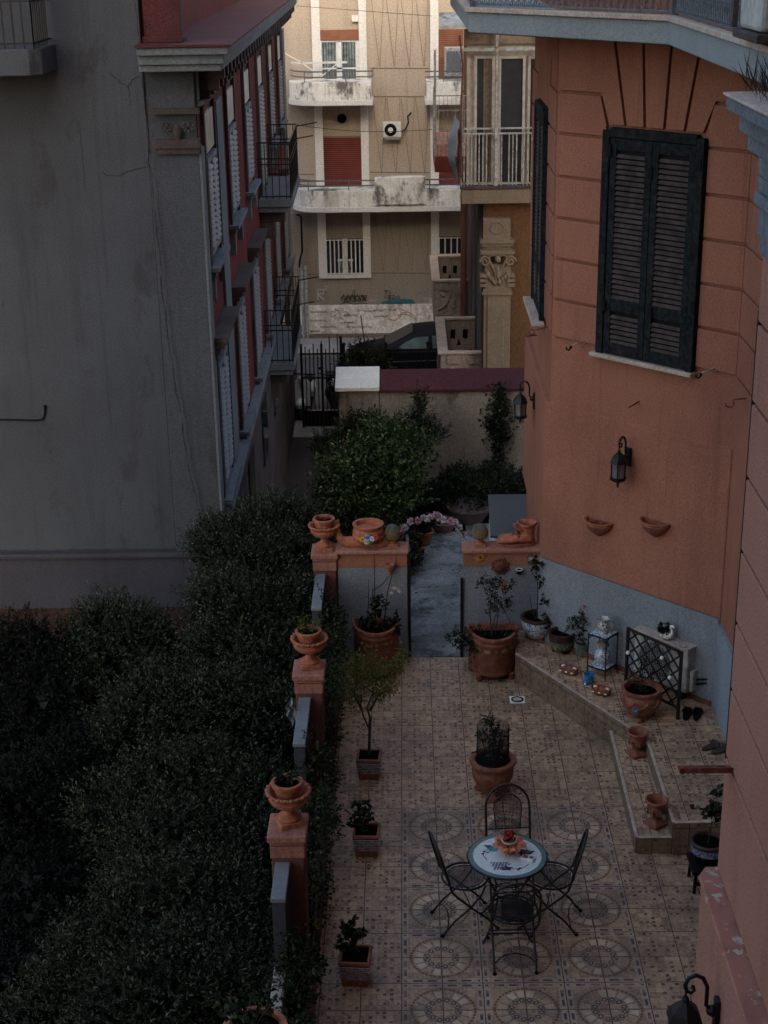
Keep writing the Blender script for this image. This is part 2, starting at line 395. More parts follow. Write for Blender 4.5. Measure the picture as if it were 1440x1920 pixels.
m_stonegrey = plaster("weathered_grey_stone", (0.32, 0.26, 0.215), (0.20, 0.16, 0.135), 0.8, 0.6, 0.3, scale=2.5, gs=20, stain=(0.06, 0.05, 0.045), st_amt=0.7)
m_gardenwall = plaster("old_garden_wall", (0.36, 0.32, 0.26), (0.17, 0.15, 0.13), 0.9, 0.5, 0.25, scale=0.7, gs=30, stain=(0.07, 0.06, 0.055), st_amt=0.6)
m_maroon = plaster("maroon_coping", (0.088, 0.030, 0.034), (0.065, 0.024, 0.027), 0.5, 0.1, 0.3, gs=40)
m_whitecap = plaster("white_cap", (0.84, 0.81, 0.70), (0.66, 0.62, 0.52), 0.6, 0.1, 0.2)
m_concrete = plaster("worn_blue_concrete", (0.24, 0.245, 0.235), (0.13, 0.13, 0.125), 1.0, 0.0, 0.3, scale=2.2, gs=25, stain=(0.05, 0.05, 0.052), st_amt=0.9, rough=0.75)
m_asphalt = plaster("asphalt", (0.10, 0.10, 0.10), (0.07, 0.07, 0.07), 0.7, 0, 0.4, scale=1, gs=50, rough=0.8)
m_drive = plaster("dark_driveway", (0.055, 0.048, 0.045), (0.035, 0.031, 0.029), 0.8, 0, 0.3, scale=0.8, gs=30)
m_soil = plaster("garden_soil", (0.022, 0.017, 0.013), (0.012, 0.010, 0.008), 0.9, 0, 0.6, scale=4, gs=30, bs=1.0)
m_pave = plaster("pavement", (0.30, 0.285, 0.26), (0.20, 0.19, 0.17), 0.8, 0, 0.3, scale=1.2, gs=20)
m_tile = tile_mat("terrace_tiles", True); m_tile2 = tile_mat("platform_tiles", False, light=1.12)  # platform copy has a lightened colour, painted as the brighter lit top
m_riser = tile_mat("riser_tiles", False, 'wall', math.radians(-58.7), light=0.55)  # riser copies have darkened colours, painted shade for the upright faces
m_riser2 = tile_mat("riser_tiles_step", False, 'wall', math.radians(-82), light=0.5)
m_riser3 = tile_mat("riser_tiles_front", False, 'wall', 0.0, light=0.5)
m_terra = simple("terracotta", (0.36, 0.125, 0.065), 0.8, 0, 0.30, 18, 0.3, dirt=(0.16, 0.075, 0.048), bloom=0.18)
m_darkrim = simple("dark_glazed_rim", (0.05, 0.022, 0.018), 0.5, 0, 0.3, 18, 0.1)
m_terra_p = simple("terracotta_pot", (0.235, 0.082, 0.048), 0.8, 0, 0.30, 14, 0.3, dirt=(0.12, 0.055, 0.038), bloom=0.18)
m_terra_d = simple("terracotta_dark", (0.26, 0.085, 0.045), 0.8, 0, 0.3, 18, 0.3, dirt=(0.09, 0.045, 0.034), bloom=0.25)
m_terra_cap = plaster("pink_terracotta_coping", (0.38, 0.185, 0.13), (0.27, 0.12, 0.082), 0.8, 0.1, 0.3, scale=4, gs=40, stain=(0.18, 0.09, 0.065), st_amt=0.5)
m_pillar = plaster("terracotta_pillar_render", (0.19, 0.085, 0.06), (0.11, 0.055, 0.042), 0.8, 0.5, 0.3, scale=3, gs=40, stain=(0.10, 0.08, 0.075), st_amt=0.6)
m_slate = plaster("grey_slate_coping", (0.19, 0.205, 0.215), (0.14, 0.15, 0.155), 0.6, 0, 0.3, scale=5, gs=60, rough=0.5)
m_granite = plaster("speckled_granite", (0.055, 0.062, 0.066), (0.04, 0.045, 0.05), 0.4, 0, 0.7, scale=6, gs=90, rough=0.35)
m_iron = simple("black_wrought_iron", (0.007, 0.0065, 0.007), 0.5, 0.1, 0.4, 30, 0.1, spec=0.35)
m_bronze = simple("bronze_brown_iron", (0.014, 0.0095, 0.0085), 0.42, 0.2, 0.4, 30, 0.1, spec=0.45)
m_greyiron = simple("grey_painted_iron", (0.12, 0.135, 0.15), 0.5, 0.3, 0.3, 30, 0.1)
m_rail = simple("pale_painted_rail", (0.36, 0.36, 0.33), 0.6, 0.1, 0.3, 20, 0.1, dirt=(0.17, 0.09, 0.06))
m_rust = simple("rusty_steel", (0.17, 0.055, 0.035), 0.85, 0.2, 0.5, 25, 0.4, dirt=(0.05, 0.02, 0.015))
m_shutdark = simple("weathered_black_wood", (0.011, 0.0145, 0.0155), 0.75, 0, 0.6, 22, 0.3, dirt=(0.028, 0.027, 0.025), spec=0.12)
m_slatbrown = simple("faded_brown_slats", (0.060, 0.047, 0.042), 0.85, 0, 0.35, 9, 0.2, spec=0.1)
m_shutgrey = simple("pale_grey_shutter", (0.15, 0.158, 0.165), 0.6, 0, 0.2, 12, 0.1)
m_shutblue = simple("faded_blue_grey_shutter", (0.16, 0.18, 0.20), 0.6, 0, 0.2, 12, 0.1)
m_ledge = plaster("worn_stone_sill", (0.48, 0.40, 0.33), (0.34, 0.27, 0.22), 0.7, 0, 0.3, scale=6, gs=50)
m_peel = plaster("peeling_salmon_ledge", (0.30, 0.13, 0.09), (0.40, 0.17, 0.115), 0.5, 0, 0.25, scale=5, gs=50, stain=None)
m_glassd = glassmat("dark_window_glass")
m_curtain = simple("net_curtain", (0.17, 0.20, 0.20), 0.8, 0, 0.4, 7, 0.2)
m_roller = simple("red_brown_roller_blind", (0.15, 0.03, 0.022), 0.6, 0, 0.15, 3, 0.0)
m_rollero = simple("orange_brown_roller_blind", (0.22, 0.085, 0.045), 0.6, 0, 0.15, 3, 0.0)
m_frameb = simple("beige_frame", (0.40, 0.36, 0.30), 0.6, 0, 0.2, 10, 0.1)
m_framew = simple("white_frame", (0.62, 0.62, 0.58), 0.5, 0, 0.12, 10, 0.05)
m_blackp = simple("black_plastic", (0.004, 0.004, 0.0045), 0.6, 0, 0.3, 30, 0.1, spec=0.15)
m_soilpot = simple("potting_soil", (0.005, 0.004, 0.003), 1.0, 0, 0.6, 40, 1.0, spec=0.03)
m_bark = simple("bark", (0.045, 0.032, 0.024), 0.95, 0, 0.4, 30, 0.8)
m_stem = simple("green_brown_stem", (0.06, 0.065, 0.035), 0.8, 0, 0.3, 20, 0.2)
m_cable = simple("worn_cable", (0.055, 0.048, 0.044), 0.8, 0, 0.5, 8, 0.1)
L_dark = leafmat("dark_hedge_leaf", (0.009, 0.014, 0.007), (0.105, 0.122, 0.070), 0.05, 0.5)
L_shade = leafmat("hedge_leaf_shade", (0.002, 0.003, 0.002), (0.022, 0.026, 0.016), 0.05, 0.5)  # darker copy of the hedge leaf, shade put into its colour
L_mid = leafmat("citrus_leaf", (0.011, 0.024, 0.007), (0.17, 0.23, 0.075), 0.25, 0.4)
L_shrub = leafmat("shrub_leaf", (0.007, 0.013, 0.006), (0.085, 0.105, 0.048), 0.25, 0.5)
L_yel = leafmat("yellow_green_leaf", (0.07, 0.085, 0.02), (0.19, 0.18, 0.04), 0.3, 0.5)
L_rose = leafmat("rose_leaf", (0.006, 0.011, 0.006), (0.085, 0.10, 0.055), 0.25, 0.5)
L_red = leafmat("red_petal", (0.45, 0.02, 0.03), (0.65, 0.06, 0.08), 0.3, 0.5)
L_orange = leafmat("orange_petal", (0.55, 0.12, 0.03), (0.70, 0.25, 0.05), 0.3, 0.5)
L_pink = leafmat("pink_petal", (0.65, 0.30, 0.36), (0.72, 0.55, 0.55), 0.3, 0.5)
L_white = leafmat("white_petal", (0.62, 0.52, 0.52), (0.78, 0.74, 0.72), 0.3, 0.5)
L_straw = leafmat("straw_leaf", (0.26, 0.22, 0.12), (0.42, 0.36, 0.2), 0.3, 0.6)

# ------------------------------------------------------------------ ground
setting(MB().box(-150, 150, -150, 250, -4.2, -3.05).build("ground", m_drive))
setting(MB().box(-60, 60, 22.2, 28.1, -3.05, -3.0).build("street", m_asphalt))
setting(MB().box(-60, 60, 28.1, 29.9, -3.05, -2.87).build("far_pavement", m_pave, bevel=0.02))
setting(MB().box(-60, 60, 20.9, 22.2, -3.05, -2.97).build("near_pavement", m_pave, bevel=0.02))
setting(MB().box(-2.75, -1.1, 5.5, 20.9, -3.05, -2.99).build("driveway", m_drive))
setting(MB().box(-14, -1.15, -12.0, 5.5, -3.05, -2.95).build("lower_garden_ground", m_soil))
setting(MB().box(-1.10, 3.6, -12.2, 3.30, -2.9, 0.0).build("terrace_floor", m_tile))
setting(MB().box(-1.12, 6.0, 3.302, 9.42, -2.9, -0.03).build("upper_garden_ground", m_soil))
setting(MB().box(0.06, 0.92, 3.31, 7.3, -0.03, 0.004).build("garden_path", m_concrete))
setting(MB().box(0.92, 2.2, 5.1, 7.6, -0.03, 0.002).build("garden_paving", m_concrete))
# raised platform under the bay, with its low step
A_, B_, C_ = (1.302, 2.68), (2.49, 0.715), (2.50, -0.825)
plat = thing("raised_platform", "knee high tiled platform along the salmon bay wall carrying the pots", "platform")
MB().prism([(1.30, 3.29), A_, B_, C_, (3.295, -0.80), (3.295, 1.36), (1.68, 3.04), (1.66, 3.29)], 0.004, 0.34).build("top", m_tile2, plat)
def riser(name, p, q, z0, z1, mat, par, th=0.012):
    a, b = Vector((*p, 0)), Vector((*q, 0)); t = (b-a).normalized(); nrm = Vector((t.y, -t.x, 0))
    if nrm.dot(Vector((CAM.x, CAM.y, 0))-a) < 0: nrm = -nrm
    o = nrm*0.003
    MB().extr([a+o+Vector((0, 0, z0)), b+o+Vector((0, 0, z0)), b+o+Vector((0, 0, z1)), a+o+Vector((0, 0, z1))], nrm*th).build(name, mat, par)
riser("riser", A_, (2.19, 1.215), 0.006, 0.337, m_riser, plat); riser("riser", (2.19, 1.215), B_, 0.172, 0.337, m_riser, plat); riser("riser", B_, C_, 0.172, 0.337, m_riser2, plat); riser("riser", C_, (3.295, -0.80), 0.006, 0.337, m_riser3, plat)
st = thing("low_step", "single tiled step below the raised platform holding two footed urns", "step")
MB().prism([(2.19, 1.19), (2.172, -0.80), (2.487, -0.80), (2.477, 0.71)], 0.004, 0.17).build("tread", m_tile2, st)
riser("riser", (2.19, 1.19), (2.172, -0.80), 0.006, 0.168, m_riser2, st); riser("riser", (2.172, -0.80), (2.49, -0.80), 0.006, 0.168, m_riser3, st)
def edge_highlight(P, z, par):
    for a, b in zip(P[:-1], P[1:]):
        a, b = Vector((*a, z)), Vector((*b, z)); n_ = Vector(((b-a).y, -(b-a).x, 0)).normalized()
        if n_.dot(Vector((CAM.x, CAM.y, 0))-Vector((a.x, a.y, 0))) < 0: n_ = -n_
        MB().extr([a+n_*0.020, b+n_*0.020, b-n_*0.012, a-n_*0.012], (0, 0, 0.008)).build("edge_highlight", m_edge, par, bevel=0.002)
m_edge = simple("pale_edge_highlight", (0.42, 0.33, 0.26), 0.6, 0, 0.25, 14, 0.1)  # pale strip added as a painted highlight along platform and step edges
edge_highlight([A_, B_, C_, (3.29, -0.80)], 0.342, plat); edge_highlight([(2.19, 1.19), (2.172, -0.80), (2.487, -0.80)], 0.172, st)
# curb on the left of the tiles
cu = MB(); cu.box(-0.755, -0.69, -9, 3.0, 0.002, 0.075); tag(cu.build("planting_bed_curb", m_pillar, bevel=0.008), "long low terracotta curb between the tiles and the planting bed", "curb")
tag(MB().box(-1.0, -0.757, -9, 3.0, 0.003, 0.05).build("planting_bed", m_soilpot), "narrow strip of dark soil behind the curb along the parapet", "planting bed")

# ------------------------------------------------------------------ salmon building with the bay
sb = thing("salmon_house", "salmon plastered house with a chamfered bay, dark louvred windows and overhead balcony", "house")
bd = Vector((0.7071, -0.7071, 0)); bn = Vector((-0.7071, -0.7071, 0)); b0 = Vector((2.403, 2.295, 0))
def BP(u, z, o=0.0): p = b0+bd*u+bn*o; return Vector((p.x, p.y, z))
cL, cR = (1.655, 3.043), (3.30, 1.398)
MB().prism([(1.66, 6.0), (1.66, cL[1]), cR, (3.30, -5.06), (8, -5.06), (8, 6.0)], -2.9, 7.04).build("wall", m_salmon, sb)
MB().prism([(1.66, 6.0), (1.66, cL[1]), cR, (3.30, -5.06), (8, -5.06), (8, 6.0)], 7.245, 22).build("upper_wall", m_salmon, sb)
# plinth: slightly proud, up to 3.22 m
e = 0.014
pp = BP(-1.10, 0, e); pq = BP(1.262, 0, e)
MB().prism([(1.597, 5.93), (1.597, pp.y+0.03), (pp.x, pp.y), (pq.x, pq.y), (3.31, 1.40), (2.5, 3.6), (2.5, 5.93)], 1.352, 3.20,
           None).build("plinth", m_salmon, sb, bevel=0.012)
# pale band at the foot
e = 0.030; pp = BP(-1.115, 0, e); pq = BP(1.255, 0, e)
MB().prism([(pp.x-0.02, pp.y+0.02), (pq.x, pq.y), (3.31, 1.40), (2.4, 3.6), (1.7, 3.6)], 0.3, 1.35).build("grey_dado", m_greyblue, sb)
MB().box(3.262, 3.31, -5.0, 1.355, 0.3, 1.31).build("grey_dado", m_greyblue_chip, sb, label="chipped blue grey foot of the return wall")
e = 0.045; pp = BP(-0.95, 0, e); pq = BP(1.24, 0, e)
MB().extr([BP(-0.95, 0.342, 0.0), BP(1.24, 0.342, 0.0), BP(1.24, 0.40, 0), BP(-0.95, 0.40, 0)], bn*0.042).build("skirting", m_pillar, sb)
# rustication: proud courses with grooves between, round the shutter window
G = [3.94, 4.355, 4.787, 5.216, 5.638, 6.067, 6.478]
gw = 0.016; po = 0.040
def course(u0, u1, z0, z1, poly=None):
    mb = MB(); P = poly or [(u0, z0), (u1, z0), (u1, z1), (u0, z1)]
    mb.extr([BP(u, z, 0.0) for u, z in P], bn*po); return mb
rb = MB()
def cadd(P): rb.extr([BP(u, z, -0.002) for u, z in P], bn*(po+0.002))
for i in range(6):
    z0, z1 = G[i]+gw, G[i+1]-gw
    if i < 5:
        cadd([(-1.03, z0), (-0.405, z0), (-0.405, z1), (-1.03, z1)])
        cadd([(0.80, z0), (1.268, z0), (1.268, z1), (0.80, z1)])
    else:
        cadd([(-1.03, z0), (-0.405, z0), (-0.405, 6.19), (-0.49, z1), (-1.03, z1)])
        cadd([(0.80, z0), (1.268, z0), (1.268, z1), (0.84, z1), (0.765, 6.19), (0.80, 6.17)])
cadd([(-1.03, 3.74), (-0.48, 3.74), (-0.48, G[0]-gw), (-1.03, G[0]-gw)]) if False else None
# voussoirs above the lintel
vb = [-0.385, -0.17, 0.06, 0.29, 0.525, 0.745]; vt = [-0.60, -0.345, 0.0, 0.33, 0.66, 0.95]
for k in range(5):
    b0_, b1_, t0_, t1_ = vb[k]+gw, vb[k+1]-gw, vt[k]+gw, vt[k+1]-gw
    if k == 0: cadd([(b0_, 6.20), (b1_, 6.20), (t1_, 7.03), (-1.03, 7.03), (-1.03, 6.478+gw), (-0.478, 6.478+gw)])
    elif k == 4: cadd([(b0_, 6.20), (b1_, 6.20), (0.85, 6.478+gw), (1.268, 6.478+gw), (1.268, 7.03), (t0_, 7.03)])
    else: cadd([(b0_, 6.20), (b1_, 6.20), (t1_, 7.03), (t0_, 7.03)])
rb.build("rusticated_courses", m_salmon, sb, bevel=0.004)
# rusticated courses on the left flank of the bay and on the return wall
rf = MB(); rr_ = MB()
for i in range(6):
    z0, z1 = G[i]+gw, G[i+1]-gw
    rf.box(1.637, 1.662, 3.09, 3.86, z0, z1); rf.box(1.637, 1.662, 5.06, 5.97, z0, z1); rr_.box(3.276, 3.302, -5.0, 1.38, z0, z1)
rf.box(1.637, 1.662, 3.09, 3.60, G[6]+gw, 7.03); rr_.box(3.276, 3.302, -5.0, 1.38, 3.3, G[0]-gw); rr_.box(3.276, 3.302, -5.0, 1.38, G[6]+gw, 7.03)
for k in range(5):
    y0, y1 = 3.9+0.235*k+gw, 3.9+0.235*(k+1)-gw; c = 4.48
    t0, t1 = c+(y0-c)*1.55, c+(y1-c)*1.55
    rf.extr([(1.662, y0, 6.22), (1.662, y1, 6.22), (1.662, t1, 7.03), (1.662, t0, 7.03)], (-0.025, 0, 0))
rf.build("rusticated_courses", m_salmon, sb, bevel=0.007); rr_.build("rusticated_courses", m_salmon, sb, bevel=0.007)

def louvre_window(name, par, W, H, M, mf, ms, pitch, low=0.33, leafs=2, depth=0.05, mid=True):
    """louvred double shutter in local x (width), z (up), -y (out)"""
    fr = MB().push(M); fr.box(-0.05, 0.035, -depth, 0.02, 0, H); fr.box(W-0.035, W+0.05, -depth, 0.02, 0, H); fr.box(0.037, W-0.037, -depth, 0.02, H-0.06, H+0.03)
    f = fr.build("frame", mf, par, bevel=0.004)
    bk = MB().push(M); bk.box(0.04, W-0.04, -0.004, 0.015, 0.0, H-0.062); bk.build("backing", m_blackp, f)
    lw = (W-0.08)/leafs
    for k in range(leafs):
        a = 0.04+k*lw+0.004; b = a+lw-0.008; sw = 0.075
        lf = MB().push(M); lf.box(a, a+sw, -depth+0.012, -0.006, 0.01, H-0.07); lf.box(b-sw, b, -depth+0.012, -0.006, 0.01, H-0.07)
        ra = [(0.01, 0.13), (H-0.18, H-0.07)] + ([(H*low*0.62, H*low*0.62+0.13)] if mid else [])
        for z0, z1 in ra: lf.box(a+sw+0.001, b-sw-0.001, -depth+0.014, -0.008, z0, z1)
        lo = lf.build("shutter_leaf", mf, par, bevel=0.003)
        sl = MB().push(M); z = 0.14
        while z < H-0.20:
            if not any(z0-0.01 < z < z1 for z0, z1 in ra):
                sl.hexa([(a+sw, -depth+0.014, z-0.016), (b-sw, -depth+0.014, z-0.016), (b-sw, -depth+0.022, z-0.020), (a+sw, -depth+0.022, z-0.020),
                         (a+sw, -0.018, z+pitch*0.32), (b-sw, -0.018, z+pitch*0.32), (b-sw, -0.010, z+pitch*0.26), (a+sw, -0.010, z+pitch*0.26)])
            z += pitch
        sl.build("louvres", ms, lo)
    return f
# front window: local frame u along the bay, y into the wall
wst = BP(-0.355, 3.90, 0.046); MW = Matrix(((bd.x, -bn.x, 0, wst.x), (bd.y, -bn.y, 0, wst.y), (0, 0, 1, wst.z), (0, 0, 0, 1)))
wt = thing("bay_window", "", "x"); 
for k_ in ("label", "category"): del wt[k_]
wt.parent = sb; wt.name = "window"
louvre_window("w", wt, 1.095, 2.25, MW, m_shutdark, m_slatbrown, 0.052)
hg = MB()
for (u, z) in ((0.02, 5.9), (0.02, 4.35), (0.52, 5.72), (0.60, 4.35), (1.08, 5.85), (1.1, 4.5)): hg.push(MW).box(u, u+0.05, -0.062, -0.045, z-3.9, z-3.9+0.12).pop()
split_build(hg, "hinge", m_blackp, wt)
MB().extr([BP(-0.47, 3.85, 0.0), BP(0.80, 3.85, 0.0), BP(0.80, 3.895, 0), BP(-0.47, 3.895, 0)], bn*0.12).build("window_sill", m_ledge, wt, bevel=0.01)
# flank window
MW2 = Matrix(((0, 1, 0, 1.636), (-1, 0, 0, 5.02), (0, 0, 1, 3.90), (0, 0, 0, 1)))
w2 = thing("flank_window", "", "x"); del w2["label"]; del w2["category"]; w2.parent = sb; w2.name = "window"
louvre_window("w", w2, 1.1, 2.28, MW2, m_shutdark, m_slatbrown, 0.045)
MB().box(1.50, 1.64, 3.80, 5.15, 3.85, 3.895).build("window_sill", m_ledge, w2, bevel=0.01)
# overhead balcony
bo = [(0.757, 9.5), (0.757, 3.21), (2.40, 1.03), (2.40, -5.0), (3.32, -5.0), (3.32, 1.40), (1.66, 3.05), (1.66, 9.5)]
bal = thing("overhead_balcony", "", "x"); del bal["label"]; del bal["category"]; bal.parent = sb; bal.name = "balcony"
MB().prism(bo, 7.045, 7.24).build("slab", m_balcony, bal, bevel=0.01)
inn = [(0.80, 9.5), (0.80, 3.22), (2.43, 1.05), (2.43, -4.95), (3.30, -4.95), (3.30, 1.42), (1.67, 3.07), (1.67, 9.5)]
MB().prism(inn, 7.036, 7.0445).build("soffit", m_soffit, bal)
lipo = [(0.72, 9.4), (0.72, 3.195), (2.375, 1.0), (2.375, -5.0), (2.55, -5.0), (2.55, 1.06), (0.90, 3.26), (0.90, 9.4)]
MB().prism(lipo, 7.242, 7.29).build("stone_edge", m_ledge, bal, bevel=0.008)
def scroll_rail(p, q, z0, h, par, mat):
    a, b = Vector((*p, 0)), Vector((*q, 0)); L = (b-a).length; t = (b-a)/L; mb = MB()
    def W(s_, z): c = a+t*s_; return Vector((c.x, c.y, z))
    for z in (z0+0.03, z0+0.20, z0+h): mb.bar(W(0, z), W(L, z), 0.022, 0.02)
    n = int(L/0.085)
    for i in range(n+1):
        s_ = i*L/n; mb.bar(W(s_, z0+0.03), W(s_, z0+h), 0.008)
        if i < n:
            c = s_+L/n/2
            mb.tube([W(c+0.03*math.cos(g), z0+0.115+0.075*math.sin(g)) for g in [2*PI*k/10 for k in range(10)]], 0.0055, 4, True)
            mb.tube([W(c+0.034*math.cos(g), z0+0.33+0.11*math.sin(g)) for g in [2*PI*k/10 for k in range(10)]], 0.0055, 4, True)
            mb.ball(W(s_, z0+0.16), 0.013, 6, 4)
    for s_ in (0.0, L): mb.bar(W(s_, z0), W(s_, z0+h+0.04), 0.045)
    return mb.build("railing", mat, par)
scroll_rail((0.79, 6.4), (0.79, 3.23), 7.29, 0.95, bal, m_greyiron); scroll_rail((0.80, 3.21), (2.45, 1.03), 7.29, 0.95, bal, m_greyiron)
scroll_rail((2.45, 1.01), (2.45, -2.1), 7.29, 0.95, bal, m_greyiron)
ac2 = thing("air_conditioner", "old grey metal box unit standing on the balcony edge at the top right corner", "air conditioner", (2.47, -2.55, 7.31))
MB().box(-0.16, 0.3, -0.35, 0.28, 0.06, 0.75).build("casing", simple("aged_beige_metal", (0.42, 0.43, 0.38), 0.5, 0, 0.2, 9, 0.1), ac2, bevel=0.03)
MB().box(-0.19, 0.33, -0.4, 0.33, 0.0, 0.055).build("tray", m_trimbrown, ac2, bevel=0.01)
MB().box(-0.20, -0.165, 0.30, 0.36, 0.06, 0.7).build("downpipe", m_trimbrown, ac2)

# near wing on the right, closest to the camera
nw = thing("near_wing", "close salmon rusticated wing filling the right edge of the picture", "house wing")
MB().box(1.768, 8, -16, -5.815, -2.9, 22).build("wall", m_salmon_light, nw)
rn = MB(); GN = [3.24] + [7.98-(7.98-z)*0.904 for z in [3.5]+G] + [7.1, 7.5, 7.9]
for i in range(len(GN)-1): rn.box(1.742, 1.770, -12.5, -5.80, GN[i]+0.009, GN[i+1]-0.009)
rn.build("rusticated_courses", m_salmon_light, nw, bevel=0.007)
le = MB(); le.prism([(1.647, -12.5), (1.647, -5.86), (1.69, -5.79), (1.767, -5.79), (1.767, -12.5)], -0.0, 3.20); le.build("buttress", m_salmon_light, nw, bevel=0.012)
def peel_mat():
    m, nt, b = newmat("peeling_ledge_paint", 0.85, spec=0.3); v, _ = coords(nt)
    c = mixc(nt, smooth(noise(nt, v, 5, 4), 0.4, 0.65), (0.36, 0.15, 0.105), (0.28, 0.11, 0.08))
    p = smooth(noise(nt, v, 9, 6, 0.72), 0.575, 0.60); c = mixc(nt, p, c, (0.42, 0.38, 0.30))
    q = smooth(noise(nt, v, 6.5, 5, 0.75, (1, 1, 1.3)), 0.64, 0.655); c = mixc(nt, q, c, (0.09, 0.05, 0.04))
    nt.links.new(c, b.inputs["Base Color"]); bump(nt, b, p*-1.0 + noise(nt, v, 40, 3)*0.3, 0.5, 0.004); return m
MB().prism([(1.634, -12.5), (1.634, -5.855), (1.682, -5.775), (1.767, -5.775), (1.767, -12.5)], 3.203, 3.235).build("ledge", peel_mat(), nw, bevel=0.008)
MB().prism([(1.6405, -7.2), (1.6405, -6.02), (1.6465, -6.02), (1.6465, -7.2)], 2.1, 3.0).build("bare_patch", plaster("bare_plaster_patch", (0.30, 0.31, 0.31), (0.42, 0.19, 0.14), 1.0, 0.2, 0.3, scale=3.4), nw) if False else None
MB().box(1.748, 1.775, -5.799, -5.76, 3.9, 6.3).build("shutter_edge", m_blackp, nw)
cn = MB()
for (x, z0, z1, y) in ((1.50, 7.24, 7.30, -5.93), (1.58, 7.14, 7.238, -5.86), (1.63, 7.05, 7.138, -5.82), (1.70, 6.93, 7.048, -5.76), (1.705, 6.86, 6.928, -5.75), (1.69, 6.80, 6.858, -5.765), (1.715, 6.66, 6.798, -5.76), (1.725, 6.58, 6.658, -5.79)):
    cn.box(x, 1.741 if x < 1.73 else 1.7415, -9.5, y, z0, z1)
cn.build("window_cornice", m_trimgrey, nw, bevel=0.01)
MB().box(1.488, 1.741, -9.5, -5.915, 7.302, 7.315).build("cornice_top", m_ledge, nw, bevel=0.004)
# unseen rest of the same house behind the camera, sized to shade the courtyard
bh = MB().box(-9, 1.9, -18, -14.0, -2.9, 20.9); tag(bh.build("rear_house_shade_block", m_salmon_light), "unseen tall salmon block behind the viewpoint, sized to shade the courtyard", "house")
# ------------------------------------------------------------------ left building: grey gable and dark red street front
lh = thing("grey_red_house", "grey gabled house with long dark red side of shuttered windows and maroon roof", "house")
MF = Matrix.Translation((-2.40, 5.9, 0)) @ Matrix.Rotation(math.radians(90.99), 4, 'Z')       # local x along the red side, local y into the house
def F(): return MB().push(MF)
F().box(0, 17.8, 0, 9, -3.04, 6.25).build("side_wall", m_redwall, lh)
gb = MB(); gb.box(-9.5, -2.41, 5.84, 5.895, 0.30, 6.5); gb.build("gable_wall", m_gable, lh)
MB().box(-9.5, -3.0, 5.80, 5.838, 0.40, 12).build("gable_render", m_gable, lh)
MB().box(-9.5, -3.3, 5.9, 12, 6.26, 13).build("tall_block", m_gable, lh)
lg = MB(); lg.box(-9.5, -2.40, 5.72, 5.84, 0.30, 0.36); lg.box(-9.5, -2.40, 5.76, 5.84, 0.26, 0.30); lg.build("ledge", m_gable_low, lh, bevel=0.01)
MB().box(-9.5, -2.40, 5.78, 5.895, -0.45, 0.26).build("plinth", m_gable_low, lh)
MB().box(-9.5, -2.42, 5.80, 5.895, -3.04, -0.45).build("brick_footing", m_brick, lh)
MB().box(-2.996, -2.385, 5.795, 5.839, 0.36, 5.55).build("corner_pilaster", m_gable, lh, bevel=0.01)
cp = MB()
for z0, z1, p_ in ((5.55, 5.62, 0.03), (5.62, 5.66, 0.055), (5.66, 5.72, 0.035), (6.02, 6.08, 0.05)): cp.box(-2.88-p_*0.5, -2.385+p_*0.6, 5.775-p_, 5.839, z0, z1)
for sx in (-1, 1):
    for k in range(10):
        g = k*0.7; r = 0.02+0.007*k; cp.ball((-2.63+sx*(0.13-0.0*k)+r*math.cos(g)*0.9, 5.76, 5.88+r*math.sin(g)), 0.02, 6, 4)
cp.ball((-2.63, 5.76, 5.80), (0.05, 0.03, 0.10), 8, 6); cp.build("pilaster_capital", m_trimbrown, lh)
fc = F()
fc.box(-0.10, 0.22, -0.045, 0, -1.0, 5.6); fc.box(1.95, 2.70, -0.04, 0, -0.9, 5.95); fc.box(17.2, 17.9, -0.05, 0, -3, 6.0)
split_build(fc, "corner_strip", m_trimgrey, lh, bevel=0.008)
# cornice, gutter, brackets, roof
cm = F()
for z0, z1, o in ((6.08, 6.14, 0.06), (6.142, 6.52, 0.02), (6.522, 6.60, 0.36), (6.602, 6.71, 0.40), (6.712, 6.80, 0.46)):
    cm.box((-o-0.02) if z0 > 6.3 else 0.03, 18.1, -o, 0.60, z0, z1)
cm.build("cornice", m_trimgrey, lh, bevel=0.012)
s_ = 0.25
while s_ < 17.8:
    br = F(); br.box(s_, s_+0.16, -0.33, -0.021, 6.38, 6.518); br.box(s_+0.02, s_+0.14, -0.26, -0.021, 6.24, 6.379); br.box(s_+0.04, s_+0.12, -0.14, -0.021, 6.145, 6.239); br.build("cornice_bracket", m_trimbrown, lh, bevel=0.01); s_ += 0.52
F().box(-0.51, 18.1, -0.50, 0.62, 6.802, 6.83).build("roof", m_roofred, lh, bevel=0.004)
F().box(0.35, 17.9, 0.42, 3.0, 6.831, 9.6).build("attic_wall", m_redwall, lh)
ch = F(); ch.box(-0.05, 0.34, 0.12, 0.56, 6.831, 8.6); ch.box(-0.07, 0.36, 0.10, 0.58, 6.831, 6.90); ch.build("chimney", m_roofred, lh, bevel=0.01)
